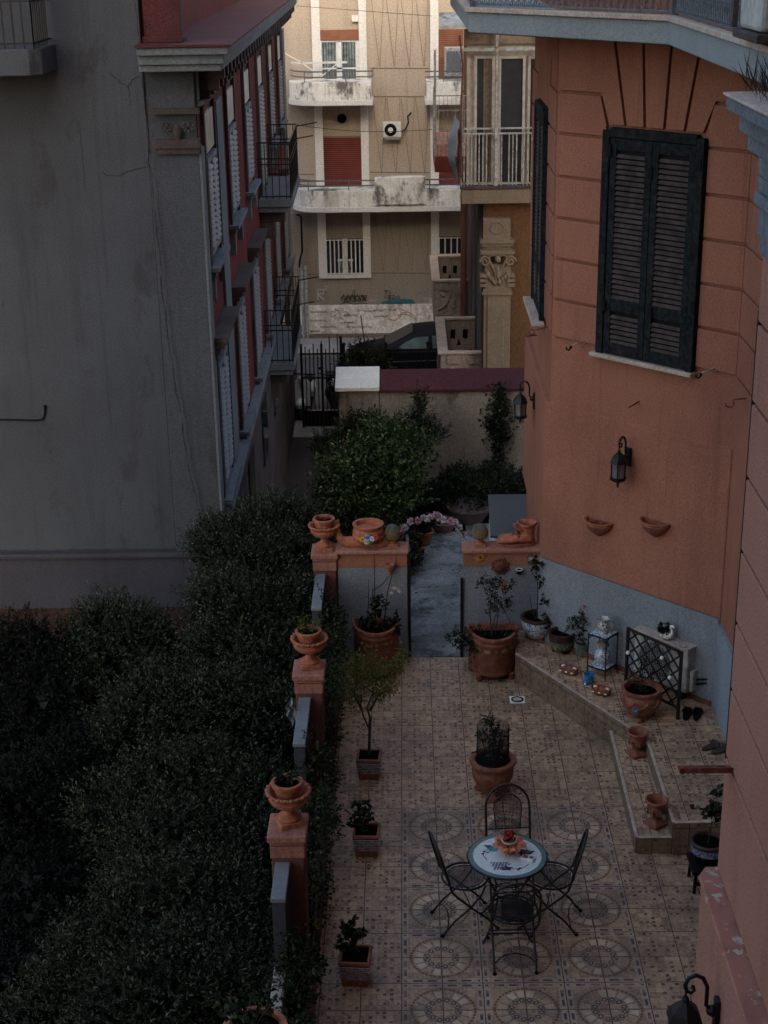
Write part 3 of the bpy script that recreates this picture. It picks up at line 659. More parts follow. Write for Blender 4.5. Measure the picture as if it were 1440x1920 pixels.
# windows of the red side
def side_window(s0, z0, z1, upper=True, mat=m_shutgrey):
    w_ = bpy.data.objects.new("window", None); COL.objects.link(w_); w_.parent = lh
    W = 1.15
    f = F(); f.box(s0-0.12, s0, -0.05, 0, z0-0.1, z1+0.1); f.box(s0+W, s0+W+0.12, -0.05, 0, z0-0.1, z1+0.1); f.box(s0-0.12, s0+W+0.12, -0.06, 0, z1+0.101, z1+0.2)
    f.build("frame", m_trimbrown, w_, bevel=0.005)
    F().box(s0, s0+W, -0.008, 0, z0, z1).build("glass", m_glassd, w_)
    top = z1
    if upper:
        F().box(s0+0.02, s0+W-0.02, -0.03, -0.01, z1-0.5, z1-0.02).build("fanlight", simple("dusty_pane", (0.34, 0.34, 0.30), 0.3, 0, 0.35, 5, 0), w_); top = z1-0.55
    sh = F()
    for k in range(2):
        a = s0+0.02+k*W/2; b = a+W/2-0.04
        sh.box(a, a+0.05, -0.055, -0.012, z0, top); sh.box(b-0.05, b, -0.055, -0.012, z0, top); sh.box(a+0.05, b-0.05, -0.055, -0.012, z0, z0+0.07); sh.box(a+0.05, b-0.05, -0.055, -0.012, top-0.07, top)
        z = z0+0.1
        while z < top-0.1:
            sh.hexa([(a+0.05, -0.075, z), (b-0.05, -0.075, z), (b-0.05, -0.065, z), (a+0.05, -0.065, z), (a+0.05, -0.02, z+0.055), (b-0.05, -0.02, z+0.055), (b-0.05, -0.012, z+0.05), (a+0.05, -0.012, z+0.05)]); z += 0.075
    sh.build("shutter", mat, w_)
    si = F(); si.box(s0-0.20, s0+W+0.20, -0.15, 0, z0-0.16, z0-0.10); si.box(s0-0.16, s0+W+0.16, -0.10, 0, z0-0.22, z0-0.161)
    for q in (s0-0.1, s0+W-0.04): si.box(q, q+0.12, -0.08, 0, z0-0.55, z0-0.221)
    si.build("sill", m_trimgrey, w_, bevel=0.006)
    if not upper:
        pd = F()
        for k, (o, dz) in enumerate(((0.07, 0.0), (0.11, 0.08), (0.16, 0.15), (0.21, 0.22))): pd.box(s0-0.26-o*0.3, s0+W+0.26+o*0.3, -o, 0, z1+0.16+dz, z1+0.235+dz)
        pd.build("pediment", m_trimbrown, w_, bevel=0.006)
for k in range(6):
    s0 = 0.42+2.98*k
    if k != 3: side_window(s0, 4.18, 5.95, True)
    else: side_window(s0, 3.62, 5.95, True)
    side_window(s0, 1.05, 2.75, False, m_shutblue if k == 0 else m_shutgrey)
# ledge between the floors and the banded stone base
ba = F(); ba.box(0.0, 17.8, -0.155, 0, 0.74, 0.822); ba.box(0.0, 17.8, -0.11, 0, 0.64, 0.738); ba.build("string_course", m_trimgrey, lh, bevel=0.01)
bs_ = F()
for i in range(8): bs_.box(0, 17.8, -0.07, 0, -3.02+0.46*i+0.02, -3.02+0.46*(i+1)-0.02)
bs_.build("banded_base", m_trimbrown, lh, bevel=0.012)
bw = F()
for k in range(6):
    s0 = 0.5+2.98*k; bw.box(s0, s0+0.95, -0.10, -0.072, -0.75, 0.35)
split_build(bw, "base_window", m_glassd, lh)
def side_balcony(s0, s1, z, out, par):
    b_ = bpy.data.objects.new("balcony", None); COL.objects.link(b_); b_.parent = par
    sl = F(); sl.box(s0, s1, -out, -0.002, z-0.14, z); sl.box(s0+0.04, s1-0.04, -out+0.05, -0.002, z-0.24, z-0.141); sl.build("slab", m_trimgrey, b_, bevel=0.01)
    q = F()
    for s_ in (s0+0.25, s1-0.5): q.box(s_, s_+0.22, -out*0.75, 0, z-0.45, z-0.241); q.box(s_, s_+0.22, -out*0.45, 0, z-0.75, z-0.451)
    split_build(q, "corbel", m_trimbrown, b_, bevel=0.02)
    rl = F(); x0, x1, y0 = s0+0.03, s1-0.03, -out+0.03
    for zz in (z+0.05, z+0.62, z+0.72, z+1.0):
        for P, Q in (((x0, -0.01, zz), (x0, y0, zz)), ((x0, y0, zz), (x1, y0, zz)), ((x1, y0, zz), (x1, -0.01, zz))): rl.bar(P, Q, 0.022)
    n = int((x1-x0)/0.11)
    for i in range(n+1): rl.bar((x0+(x1-x0)*i/n, y0, z), (x0+(x1-x0)*i/n, y0, z+1.0), 0.014)
    for i in range(5):
        for xx in (x0, x1): rl.bar((xx, y0*(i+0.2)/4.8, z), (xx, y0*(i+0.2)/4.8, z+1.0), 0.014)
    rl.build("railing", m_iron, b_)
    ln = F()
    for s_ in (s0+0.4, s1-0.4): ln.bar((s_, y0, z+1.0), (s_, y0-0.42, z+1.07), 0.02)
    split_build(ln, "clothes_line_arm", m_iron, b_)
side_balcony(8.75, 11.6, 3.55, 0.62, lh); side_balcony(8.7, 11.7, 0.52, 0.55, lh)
# corner balcony top left
cb = bpy.data.objects.new("balcony", None); COL.objects.link(cb); cb.parent = lh
p_ = ony(68, 50, 4.9)
q = MB(); q.prism([(-9, 5.79), (-9, 4.9), (p_.x-0.12, 4.9), (p_.x, 5.02), (p_.x, 5.79)], 6.55, 6.84); q.build("slab", m_gable, cb, bevel=0.01)
q = MB()
for zz in (6.9, 7.35, 7.8): q.bar((-9, 4.96, zz), (p_.x-0.06, 4.96, zz), 0.02); q.bar((p_.x-0.06, 4.96, zz), (p_.x-0.06, 5.79, zz), 0.02)
for i in range(40): q.bar((p_.x-0.06-0.11*i, 4.96, 6.84), (p_.x-0.06-0.11*i, 4.96, 7.8), 0.014)
for i in range(8): q.bar((p_.x-0.06, 4.96+0.1*i, 6.84), (p_.x-0.06, 4.96+0.1*i, 7.8), 0.014)
q.build("railing", m_iron, cb)
# loose cable down the gable, a conduit and hairline cracks
pts = [ony(x, y, 5.70) for x, y in ((254, 0), (262, 90), (272, 200), (279, 270), (284, 330), (290, 400), (298, 470), (306, 560), (316, 640), (328, 720), (342, 800), (352, 870), (366, 930), (380, 990), (398, 1040))]
pp_ = []
for i in range(len(pts)-1):
    for k in range(5): t = k/5; v_ = pts[i].lerp(pts[i+1], t); pp_.append(v_+Vector((random.uniform(-.008, .008), 0, 0)))
c_ = MB().tube(pp_, 0.0075, 5); c_.tube([v+Vector((0.012*math.sin(i*1.1), -0.01, 0)) for i, v in enumerate(pp_[24:])], 0.006, 5)
tag(c_.build("hanging_cable", m_cable), "thin twisted cable running down the grey gable wall", "cable")
c_ = MB().tube([ony(x, y, 5.78) for x, y in ((-30, 786), (30, 787), (70, 788), (80, 786), (84, 776), (84, 764))], 0.012, 6); c_.ball(ony(84, 762, 5.78), 0.02, 8, 6)
tag(c_.build("wall_conduit", m_blackp), "short dark conduit with upturned end on the left edge of grey gable", "pipe")
ck = MB()
def crack(P, y=5.796, r=0.0035):
    o = []
    for i in range(len(P)-1):
        for k in range(6): t = k/6; o.append(ony(P[i][0]*(1-t)+P[i+1][0]*t+random.uniform(-1.3, 1.3), P[i][1]*(1-t)+P[i+1][1]*t+random.uniform(-1.2, 1.2), y))
    ck.tube(o, r, 4)
crack([(278, 312), (262, 316), (240, 320), (225, 330), (198, 328), (192, 322)]); crack([(205, 135), (225, 155), (241, 162), (250, 148), (262, 140)]); crack([(241, 162), (242, 180), (246, 200)])
crack([(150, 240), (155, 300), (162, 370)], r=0.002); crack([(278, 300), (275, 305), (280, 312)])
ck.build("hairline_crack", simple("crack_dark", (0.035, 0.033, 0.032), 0.9), lh)

# ------------------------------------------------------------------ far apartment house across the street
FYY = 29.8
def FP(x, y, Y=FYY): p = ony(x, y, Y); return p.x, p.z
fb = thing("beige_apartment_house", "beige apartment house with white pilasters and stained balconies across the street", "apartment house")
zb = -2.87
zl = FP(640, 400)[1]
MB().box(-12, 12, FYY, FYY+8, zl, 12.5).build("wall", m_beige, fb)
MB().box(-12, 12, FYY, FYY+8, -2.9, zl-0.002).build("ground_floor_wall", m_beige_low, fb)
x0, z1_ = FP(574, 572); MB().box(-12, 12, FYY-0.05, FYY-0.001, -2.76, z1_).build("whitewashed_base", m_basewhite, fb, bevel=0.01)
MB().box(-12, 12, FYY-0.07, FYY-0.001, -2.868, -2.762).build("plinth", m_sand, fb)
PX = []
for a, b in ((597, 612), (681, 695), (808, 823), (893, 908)):
    xa, xb = FP(a, 460)[0], FP(b, 460)[0]; PX.append((xa, xb)); zt = FP(600, 521)[1]
    MB().box(xa, xb, FYY-0.10, FYY-0.001, zt, 12).build("pilaster", m_white, fb, bevel=0.01)
MB().box(PX[0][1]+0.001, PX[1][0]-0.001, FYY-0.10, FYY-0.001, FP(600, 521)[1], FP(600, 514)[1]).build("sill_band", m_white, fb)
# scored zigzag panels
sc = MB(); m_score = simple("scored_joint", (0.20, 0.15, 0.10), 0.9)
def seg(x0, y0, x1, y1, w=0.03):
    a = FP(x0, y0); b = FP(x1, y1); sc.bar((a[0], FYY-0.002, a[1]), (b[0], FYY-0.002, b[1]), 0.012, w)
for (xa, xb, yt, yb, off) in ((692, 803, -20, 124, 0), (696, 804, 184, 322, 0), (700, 806, 400, 508, 0)):
    n = 4; w_ = (xb-xa)/n
    for k in range(n):
        xm = xa+w_*(k+0.5)
        seg(xm-w_*0.42, yt, xm+w_*0.05+4, yb); seg(xm+w_*0.5, yt, xm+w_*0.05+5, yb)
for y in (128, 181, 323, 512): seg(693, y, 805, y+0.5, 0.03)
for y in (513, ): seg(574, y+2, 597, y+2, 0.03); seg(545, 327, 588, 327, 0.03)
sc.build("score_lines", m_score, fb)
def far_rect(name, x0, y0, x1, y1, mat, par, out0=-0.02, out1=0.0, yy=FYY):
    a = FP(x0, y1, yy); b = FP(x1, y0, yy); return MB().box(a[0], b[0], yy+out0, yy+out1, a[1], b[1]).build(name, mat, par)
def sub(name, par): o = bpy.data.objects.new(name, None); COL.objects.link(o); o.parent = par; return o
# top left window
w_ = sub("window", fb); far_rect("pane", 601, 76, 672, 156, m_glassd, w_, -0.02, -0.001); 
cu_ = MB()
for (a, b) in ((603, 631), (641, 669)):
    xa, xb = FP(a, 120)[0], FP(b, 120)[0]; zt, zb_ = FP(a, 78)[1], FP(a, 152)[1]; n = 18
    cu_.add([(xa+(xb-xa)*i/n, FYY-0.03-0.018*math.sin(i*1.9), z) for z in (zb_, zt) for i in range(n+1)], [(i, i+1, n+2+i, n+1+i) for i in range(n)])
cu_.build("curtain", m_curtain, w_, 60)
fr_ = MB()
for (x0, y0, x1, y1) in ((598, 76, 603, 156), (668, 76, 673, 156), (632, 76, 640, 156), (603, 126, 668, 130), (603, 76, 668, 79)):
    a = FP(x0, y1); b = FP(x1, y0); fr_.box(a[0], b[0], FYY-0.06, FYY-0.035, a[1], b[1])
fr_.build("frame", m_framew, w_); far_rect("roller_blind", 597, 55, 673, 76, m_rollero, w_, -0.05, -0.001)
# rollers (slatted)
def roller(x0, y0, x1, y1, mat, par):
    a = FP(x0, y1); b = FP(x1, y0); mb = MB(); z = a[1]
    while z < b[1]-0.02: mb.box(a[0], b[0], FYY-0.045, FYY-0.001, z+0.004, z+0.05); z += 0.054
    mb.build("roller_blind", mat, par, bevel=0.004)
w_ = sub("door", fb); roller(607, 259, 679, 358, m_roller, w_); far_rect("lintel", 603, 254, 681, 258, m_sand, w_, -0.07, -0.001)
w_ = sub("door", fb); roller(823, 268, 870, 352, m_roller, w_)
w_ = sub("window", fb); roller(820, 53, 868, 152, m_rollero, w_)
vt_ = FP(641, 222); v_ = MB().push(Matrix.Translation((vt_[0], FYY-0.02, vt_[1])) @ Matrix.Rotation(PI/2, 4, 'X')); v_.lathe([(0.001, 0.03), (0.07, 0.03), (0.09, 0.0), (0.12, 0.0), (0.12, 0.03), (0.13, 0.03), (0.13, -0.01)], 16, cap=False); v_.build("vent", m_blackp, fb)
# barred ground floor windows
def barred(x0, y0, x1, y1, full=True):
    w_ = sub("window", fb); far_rect("pane", x0, y0, x1, y1, m_glassd, w_, -0.015, -0.001)
    fr = MB(); a = FP(x0, y1); b = FP(x1, y0); W, H = b[0]-a[0], b[1]-a[1]
    cx = a[0]+W/2 if full else b[0]
    for (xa, xb, za, zc) in ((cx-0.07, cx+0.07, a[1], b[1]), (cx-0.22, cx+0.22, a[1]+H*0.36, a[1]+H*0.42)): fr.box(xa, xb, FYY-0.05-(0.004 if xb-xa > 0.3 else 0), FYY-0.02, za, zc)
    fr.build("frame", m_framew, w_)
    cu2 = MB(); 
    for (xa, xb) in ((cx-0.2, cx-0.08), (cx+0.08, cx+0.2)): cu2.box(xa, xb, FYY-0.03, FYY-0.018, a[1], a[1]+H*0.34)
    cu2.build("curtain", m_curtain, w_)
    g = MB()
    for i in range(10 if full else 6):
        x = a[0]+W*(i)/(9 if full else 5); g.bar((x, FYY-0.10, a[1]), (x, FYY-0.10, b[1]), 0.034)
    for z in (a[1]+0.02, b[1]-0.02): g.bar((a[0], FYY-0.10, z), (b[0], FYY-0.10, z), 0.025)
    g.build("bars", m_framew, w_)
    g = MB()
    for i in range(4):
        x = a[0]+W*(i+0.5)/4; k = 0.07
        for sgn in (-1, 1):
            g.tube([(x+sgn*k*math.sin(t*PI)*0.9, FYY-0.09, a[1]+H*(0.12+0.76*t)) for t in [j/8 for j in range(9)]], 0.009, 4)
        for z in (0.1, 0.5, 0.88): g.tube([(x+0.045*math.cos(t), FYY-0.09, a[1]+H*z+0.045*math.sin(t)) for t in [j*PI/4 for j in range(8)]], 0.008, 4, True)
    g.build("scrollwork", m_iron, w_)
barred(613, 447, 682, 513); barred(823, 443, 880, 477, False)
# balconies
def far_balcony(x0, x1, yt, yb, Y, par, rail=True, round_left=False, raised=None, depth=1.1):
    b_ = sub("balcony", par); Yf = Y; xa = FP(x0, yb, Yf)[0]; xb = FP(x1, yb, Yf)[0]; zt = FP((x0+x1)/2, yt, Yf)[1]; zb_ = FP((x0+x1)/2, yb, Yf)[1]
    r = min(0.9, depth) if round_left else 0.0
    poly = [(xa+r*(1-math.cos(t)), Yf+r*(1-math.sin(t))) for t in [k*PI/2/8 for k in range(9)]] if round_left else [(xa, Yf+depth), (xa, Yf)]
    if round_left: poly = [(xa, FYY-0.002)] + poly
    poly += [(xb, Yf), (xb, FYY-0.002)]
    if not round_left: poly[0] = (xa, FYY-0.002)
    MB().prism(poly, zb_, zb_+0.14).build("slab", m_white, b_, bevel=0.012)
    inner = [(min(max(p[0], xa+0.04), xb-0.04), p[1]+0.04 if p[1] < FYY-0.1 else p[1]) for p in poly]
    MB().prism(inner, zb_+0.141, zt).build("parapet", m_whitestain, b_, bevel=0.012)
    if raised:
        xa2, xb2 = FP(raised[0], yt, Yf)[0], FP(raised[1], yt, Yf)[0]; MB().box(xa2, xb2, Yf-0.03, Yf+0.3, zb_+0.2, FP(700, raised[2], Yf)[1]).build("raised_panel", m_whitestain, b_, bevel=0.012)
    if rail:
        rl = MB()
        for dz in (0.13, 0.27):
            if raised:
                rl.bar((xa+0.1, Yf+0.1, zt+dz), (xa2, Yf+0.1, zt+dz), 0.035); rl.bar((xb2, Yf+0.1, zt+dz), (xb, Yf+0.1, zt+dz), 0.035)
            else: rl.bar((xa+(0.5 if round_left else 0), Yf+0.1, zt+dz), (xb, Yf+0.1, zt+dz), 0.035)
            if round_left: rl.tube([(p[0]+0.08, p[1]+0.1, zt+dz) for p in poly[1:10]], 0.018, 5)
            if not raised: rl.bar((xb, Yf+0.1, zt+dz), (xb, FYY, zt+dz), 0.03)
        k = xa+0.5
        while k < xb:
            if not raised or not (xa2 < k < xb2): rl.bar((k, Yf+0.1, zt), (k, Yf+0.1, zt+0.29), 0.025)
            k += 1.1
        rl.build("rail", m_greyiron, b_)
far_balcony(537, 699, 155, 199, 28.7, fb, round_left=True)
far_balcony(545, 1000, 357, 397, 28.7, fb, round_left=True, raised=(703, 797, 333))
far_balcony(797, 1000, 153, 196, 28.7, fb)
# downpipes at the left
pi_ = MB()
for xx, yt in ((566, 497), (573, 497)):
    a = FP(xx, yt); pi_.tube([(a[0], FYY-0.09, a[1]), (a[0], FYY-0.09, -2.86)], 0.045, 8)
split_build(pi_, "downpipe", m_rail, fb)
a = [FP(x, y) for x, y in ((556, 402), (561, 402), (565, 406), (567, 470), (564, 480), (562, 490), (562, 500))]
MB().tube([(p[0], FYY-0.08, p[1]) for p in a], 0.03, 6).build("drain_hose", m_blackp, fb)
b_ = FP(676, 36); 
MB().box(FP(660, 36)[0], FP(672, 36)[0], FYY-0.12, FYY-0.001, FP(665, 40)[1], FP(665, 28)[1]).build("wall_box", m_white, fb)
# air conditioner under the wall
ax, az = FP(718, 258, FYY-0.35); bx_, bz_ = FP(752, 229, FYY-0.35)
ac = thing("air_conditioner", "white air conditioner with round dark fan on the beige far facade", "air conditioner", (ax, FYY-0.35, az))
W, H = bx_-ax, bz_-az
MB().box(0, W, 0, 0.28, 0, H).build("casing", m_framew, ac, bevel=0.02)
f_ = MB().push(Matrix.Translation((W*0.42, -0.008, H*0.5)) @ Matrix.Rotation(PI/2, 4, 'X'))
f_.lathe([(0.001, 0.0), (H*0.38, 0.0), (H*0.38, 0.012), (H*0.41, 0.012), (H*0.41, -0.006)], 24, cap=False)
for k in range(1, 5):
    r = H*0.38*k/5; f_.tube([(r*math.cos(t), r*math.sin(t), 0.012) for t in [2*PI*j/20 for j in range(20)]], 0.006, 4, True)
f_.build("fan_grille", m_blackp, ac)
f2 = MB().push(Matrix.Translation((W*0.42, -0.025, H*0.5)) @ Matrix.Rotation(PI/2, 4, 'X')); f2.lathe([(0.001, 0.012), (0.07, 0.012), (0.07, 0.0)], 14, cap=False); f2.build("fan_hub", m_framew, ac)
h_ = MB(); h_.tube([(W, 0.15, H*0.3), (W+0.12, 0.2, H*0.5), (W+0.2, 0.28, H*0.9), (W+0.18, 0.30, H*1.3), (W+0.28, 0.31, H*1.55)], 0.02, 5); h_.build("hose", m_blackp, ac)
MB().box(0.05, W-0.05, 0.05, 0.345, -0.06, -0.002).build("bracket", m_rail, ac)

# graffiti: strokes of paint a couple of millimetres thick on the wall
LET = {'R': [[(0, 0), (0, 1), (.55, .95), (.6, .6), (0, .5), (.65, 0)]], '2': [[(0, .8), (.3, 1), (.6, .75), (0, 0), (.65, 0)]], 'T': [[(0, 1), (.7, 1)], [(.35, 1), (.35, 0)]],
       'I': [[(.2, 1), (.2, 0)]], 'V': [[(0, 1), (.3, 0), (.6, 1)]], 'E': [[(.6, 1), (0, 1), (0, 0), (.6, 0)], [(0, .5), (.5, .5)]], 'D': [[(0, 0), (0, 1), (.5, .8), (.55, .3), (0, 0)]],
       'O': [[(.3, 1), (0, .5), (.3, 0), (.6, .5), (.3, 1)]], 'M': [[(0, 0), (.1, 1), (.35, .4), (.6, 1), (.7, 0)]], 'S': [[(.6, .9), (.2, 1), (.05, .7), (.5, .45), (.5, .1), (0, 0)]],
       'K': [[(0, 1), (0, 0)], [(.6, 1), (0, .45), (.65, 0)]], 'e': [[(0, .35), (.5, .4), (.4, .65), (.1, .6), (0, .2), (.3, 0), (.55, .15)]], 'i': [[(.1, .6), (.1, 0)]], 'A': [[(0, 0), (.3, 1), (.6, 0)], [(.12, .4), (.5, .4)]]}
def letter(mb, ch, x, y, w, h, r, Y):
    for st_ in LET[ch]: mb.tube([(lambda p: (p[0], Y, p[1]))(FP(x+px*w/.65, y-py*h)) for px, py in st_], r, 5, flat=0.25)
def word(s, x, y, w, h, gap, r, mat, Y=FYY-0.004, slope=0):
    mb = MB()
    for i, ch_ in enumerate(s):
        if ch_ != ' ': letter(mb, ch_, x+i*(w+gap), y+slope*i, w, h, r, Y)
    mb.build("graffiti", mat, fb)
p_white = simple("white_spray", (0.85, 0.85, 0.82), 0.8); p_black = simple("black_spray", (0.03, 0.045, 0.05), 0.7); p_red = simple("dark_red_spray", (0.07, 0.012, 0.012), 0.7); p_orange = simple("orange_red_spray", (0.42, 0.10, 0.06), 0.7); p_teal = simple("teal_spray", (0.035, 0.16, 0.20), 0.7)
word("R", 596, 562, 12, 20, 2, 0.030, p_white); word("2", 608, 544, 8, 8, 2, 0.024, p_white)
word("TI", 720, 552, 7, 7, 2, 0.028, p_red); word("VEDO", 720, 560.5, 6.5, 6.5, 1.5, 0.024, p_red)
def scrib(P, r, mat, Y=FYY-0.004, amp=0, n=4):
    o = []
    for i in range(len(P)-1):
        for k in range(n): t = k/n; o.append(FP(P[i][0]*(1-t)+P[i+1][0]*t+random.uniform(-amp, amp), P[i][1]*(1-t)+P[i+1][1]*t+random.uniform(-amp, amp)))
    o.append(FP(*P[-1])); MB().tube([(p[0], Y, p[1]) for p in o], r, 5, flat=0.25).build("graffiti", mat, fb)
tagp = []
for i in range(60): t = i/59; tagp.append((640+48*t+3.5*math.sin(i*1.7), 560-2*t-6*math.sin(i*1.15)-2.5*math.sin(i*2.9)))
scrib(tagp, 0.028, p_black, n=1); scrib([(638, 570), (650, 566), (665, 571), (678, 567), (692, 571)], 0.02, p_black); scrib([(656, 562), (662, 546), (666, 543), (664, 562)], 0.02, p_black)
scrib([(686+1.2*i, 563-3*math.sin(i*1.6)) for i in range(18)], 0.013, p_white, n=1)
tp = [FP(x, y) for x, y in ((712, 572), (718, 565), (735, 561), (755, 560), (772, 561), (783, 571))]
MB().extr([(p[0], FYY-0.003, p[1]) for p in tp], (0, -0.003, 0)).build("graffiti", p_teal, fb)
scrib([(716+1.5*i, 567-1.8*math.sin(i*1.4)) for i in range(40)], 0.012, p_black, Y=FYY-0.012, n=1)
word("MS", 782, 555, 9, 10, 5, 0.012, simple("grey_spray", (0.2, 0.17, 0.13), 0.8)); word("TS", 793, 567, 8, 7, 2, 0.016, p_white)
YB = FYY-0.054
lp = []
for i in range(48): t = i/47*2*PI; lp.append((636+13*math.cos(t)+3*math.cos(5*t), 588+9*math.sin(t)+3*math.sin(7*t)))
scrib(lp, 0.014, p_red, YB, n=1); scrib([(632, 580), (640, 592), (634, 600), (642, 608)], 0.012, p_orange, YB)
scrib([(730, 585), (727, 596), (740, 601), (752, 592), (745, 590), (760, 588), (772, 592), (780, 600), (776, 590), (764, 584), (750, 586)], 0.018, p_orange, YB)
scrib([(742, 590), (736, 582), (748, 576), (760, 582)], 0.014, p_orange, YB); scrib([(800, 578), (806, 590), (803, 597)], 0.015, p_orange, YB); scrib([(548, 556), (556, 558), (562, 566)], 0.02, p_orange)
for j, (xa, xb, y) in enumerate(((582, 615, 584), (584, 612, 600), (582, 600, 620), (645, 670, 590), (670, 720, 582), (700, 745, 580), (700, 728, 592), (640, 665, 604), (590, 640, 625), (600, 632, 612), (650, 700, 612))):
    pts_ = [(xa+(xb-xa)*i/40, y-2.3*math.sin(i*1.9+j)*(0.5+0.5*abs(math.sin(i*0.7+j)))) for i in range(41)]
    for a in range(0, 40, 8): scrib(pts_[a:a+7], 0.014, p_black, YB, n=1)
scrib([(779, 578), (784, 580), (782, 590), (790, 588), (794, 578)], 0.01, p_black, YB)
for x in range(585, 700, 9): scrib([(x, 621+random.uniform(-3, 3)), (x+random.uniform(-1, 1), 629)], 0.007, simple("soot", (0.10, 0.08, 0.07), 0.9) if x == 585 else bpy.data.materials["soot"], YB, n=1)

# ------------------------------------------------------------------ ochre house with glazed veranda
oh = thing("ochre_house", "ochre house with carved pilaster and glazed veranda behind the garden wall", "house")
OY = 15.45
MB().box(1.55, 9, OY, 25.2, -3.04, 7.6).build("wall", m_ochre, oh)
fpx = lambda x, y, Y=OY: (lambda p: (p.x, p.z))(ony(x, y, Y))
xa, xb = fpx(907, 500, 15.3)[0], fpx(958, 500, 15.3)[0]
MB().box(xa, xb, 15.27, OY-0.001, -3.0, 2.12).build("pilaster", m_sand, oh, bevel=0.012)
MB().box(xa+0.07, xb-0.12, 15.25, 15.268, -2.0, 1.65).build("pilaster_panel", m_sand, oh, bevel=0.01)
cp = MB(); xm = (xa+xb)/2; hw = (xb-xa)/2
cp.box(xa-0.03, xb+0.03, 15.22, OY, 1.62, 1.68); cp.box(xa-0.01, xb+0.01, 15.24, OY, 1.682, 1.74)
cp.prism([(xa+0.02, 15.24), (xb-0.02, 15.24), (xb-0.02, OY), (xa+0.02, OY)], 1.74, 2.2)
for sx in (-1, 1):
    o = []
    for k in range(26): g = k*0.42; r = 0.10*(1-k/30); o.append((xm+sx*(hw-0.02)+sx*r*math.cos(g), 15.20, 2.26+r*math.sin(g)))
    cp.tube(o, 0.022, 6)
    cp.tube([(xm+sx*0.02, 15.21, 1.85), (xm+sx*0.06, 15.2, 2.1), (xm+sx*0.16, 15.2, 2.3), (xm+sx*(hw-0.1), 15.2, 2.36)], 0.02, 6)
    for k in range(4): cp.ball((xm+sx*(0.05+0.045*k), 15.22, 1.86+0.05*k), (0.035, 0.03, 0.06), 7, 5)
    for k in range(3): cp.box(xm+sx*hw-0.07, xm+sx*hw+0.07, 15.2, OY, 1.78+0.09*k, 1.84+0.09*k)
cp.ball((xm, 15.2, 2.3), (0.06, 0.04, 0.07), 8, 6); cp.ball((xm, 15.2, 2.05), (0.045, 0.03, 0.12), 8, 6)
cp.box(xa-0.06, xb+0.06, 15.17, OY, 2.40, 2.47); cp.box(xa-0.03, xb+0.03, 15.2, OY, 2.36, 2.398)
cp.build("capital", m_sand, oh, smooth=50)
c2 = MB(); c2.box(xa-0.02, xb-0.02, 15.23, OY-0.001, 2.475, 3.05); c2.box(xa-0.08, xb+0.05, 15.16, OY-0.001, 2.60, 2.66); c2.box(xa-0.05, xb+0.03, 15.19, OY-0.001, 2.54, 2.598)
c2.tube([(xm-0.02+0.12*math.cos(t), 15.225, 2.87+0.10*math.sin(t)*(1.2 if math.sin(t) > 0 else 1)) for t in [2*PI*j/14 for j in range(14)]], 0.012, 5, True)
c2.build("pilaster_block", m_sand, oh, bevel=0.008)
# side face facing the drive: pipe, narrow strips
sd_ = MB()
for y, w_ in ((15.9, 0.10), (16.6, 0.07), (18.6, 0.08), (20.6, 0.1)): sd_.box(1.50, 1.549, y, y+w_, -1.0, 3.2)
split_build(sd_, "wall_strip", m_trimgrey, oh)
MB().tube([(1.42, 21.5, 3.2), (1.42, 21.5, -3)], 0.07, 8).build("downpipe", m_pillar, oh)
# stone box balconies on the side
def box_balcony(y0, y1):
    b_ = sub("balcony", oh); zt = 0.456
    rim = MB(); X0, X1 = 0.70, 1.545
    rim.box(X0, X1, y0, y0+0.14, zt-0.05, zt); rim.box(X0, X1, y1-0.14, y1, zt-0.05, zt); rim.box(X0, X0+0.20, y0+0.141, y1-0.141, zt-0.05, zt)
    rim.build("coping", m_ledge, b_, bevel=0.008)
    fl_ = MB(); fl_.box(X0+0.04, X1, y0+0.03, y1-0.03, -0.55, -0.42); fl_.build("floor", m_stonegrey, b_)
    pn = MB(); pn.box(X0+0.05, X0+0.16, y0+0.03, y1-0.03, -0.42, zt-0.052); pn.box(X0+0.161, X1, y1-0.11, y1-0.03, -0.42, zt-0.052); pn.box(X0+0.161, X1, y0+0.03, y0+0.11, -0.42, zt-0.052)
    pn.build("parapet", m_stonegrey, b_, bevel=0.008)
    # pierced motif in the end panels, drawn as recessed dark openings with carved swags
    ho = MB(); y = y1-0.112; xm_ = (X0+0.16+X1)/2
    for sx in (-1, 1):
        ho.extr([(xm_+sx*0.13+a, y, b) for a, b in ((-0.05, 0.02), (0.05, 0.0), (0.06, 0.2), (-0.045, 0.2))], (0, -0.006, 0))
        ho.extr([(xm_+sx*0.20+a, y, b) for a, b in ((-0.05, -0.36), (0.08, -0.36), (0.07, -0.22), (0.0, -0.24))], (0, -0.006, 0))
    ho.extr([(xm_+a, y, b) for a, b in ((-0.05, -0.14), (0.05, -0.14), (0.0, 0.0))], (0, -0.006, 0))
    split_build(ho, "piercing", m_blackp, b_)
    cv = MB(); y = y0+0.028
    for sx in (-1, 1):
        cv.box(xm_+sx*0.20-0.12, xm_+sx*0.20+0.12, y-0.03, y, 0.22, 0.30)
        cv.tube([(xm_+sx*0.05, y-0.01, 0.12), (xm_+sx*0.12, y-0.02, -0.05), (xm_+sx*0.25, y-0.02, -0.2), (xm_+sx*0.36, y-0.01, -0.25)], 0.028, 6)
        cv.ball((xm_+sx*0.24, y, 0.10), (0.07, 0.03, 0.07), 8, 6)
    cv.box(X0+0.05, X1, y-0.04, y, -0.42, -0.36); cv.ball((xm_, y, -0.12), (0.09, 0.03, 0.13), 8, 6); cv.build("carving", m_stonegrey, b_, smooth=50)
box_balcony(15.50, 18.42); box_balcony(22.0, 24.95)
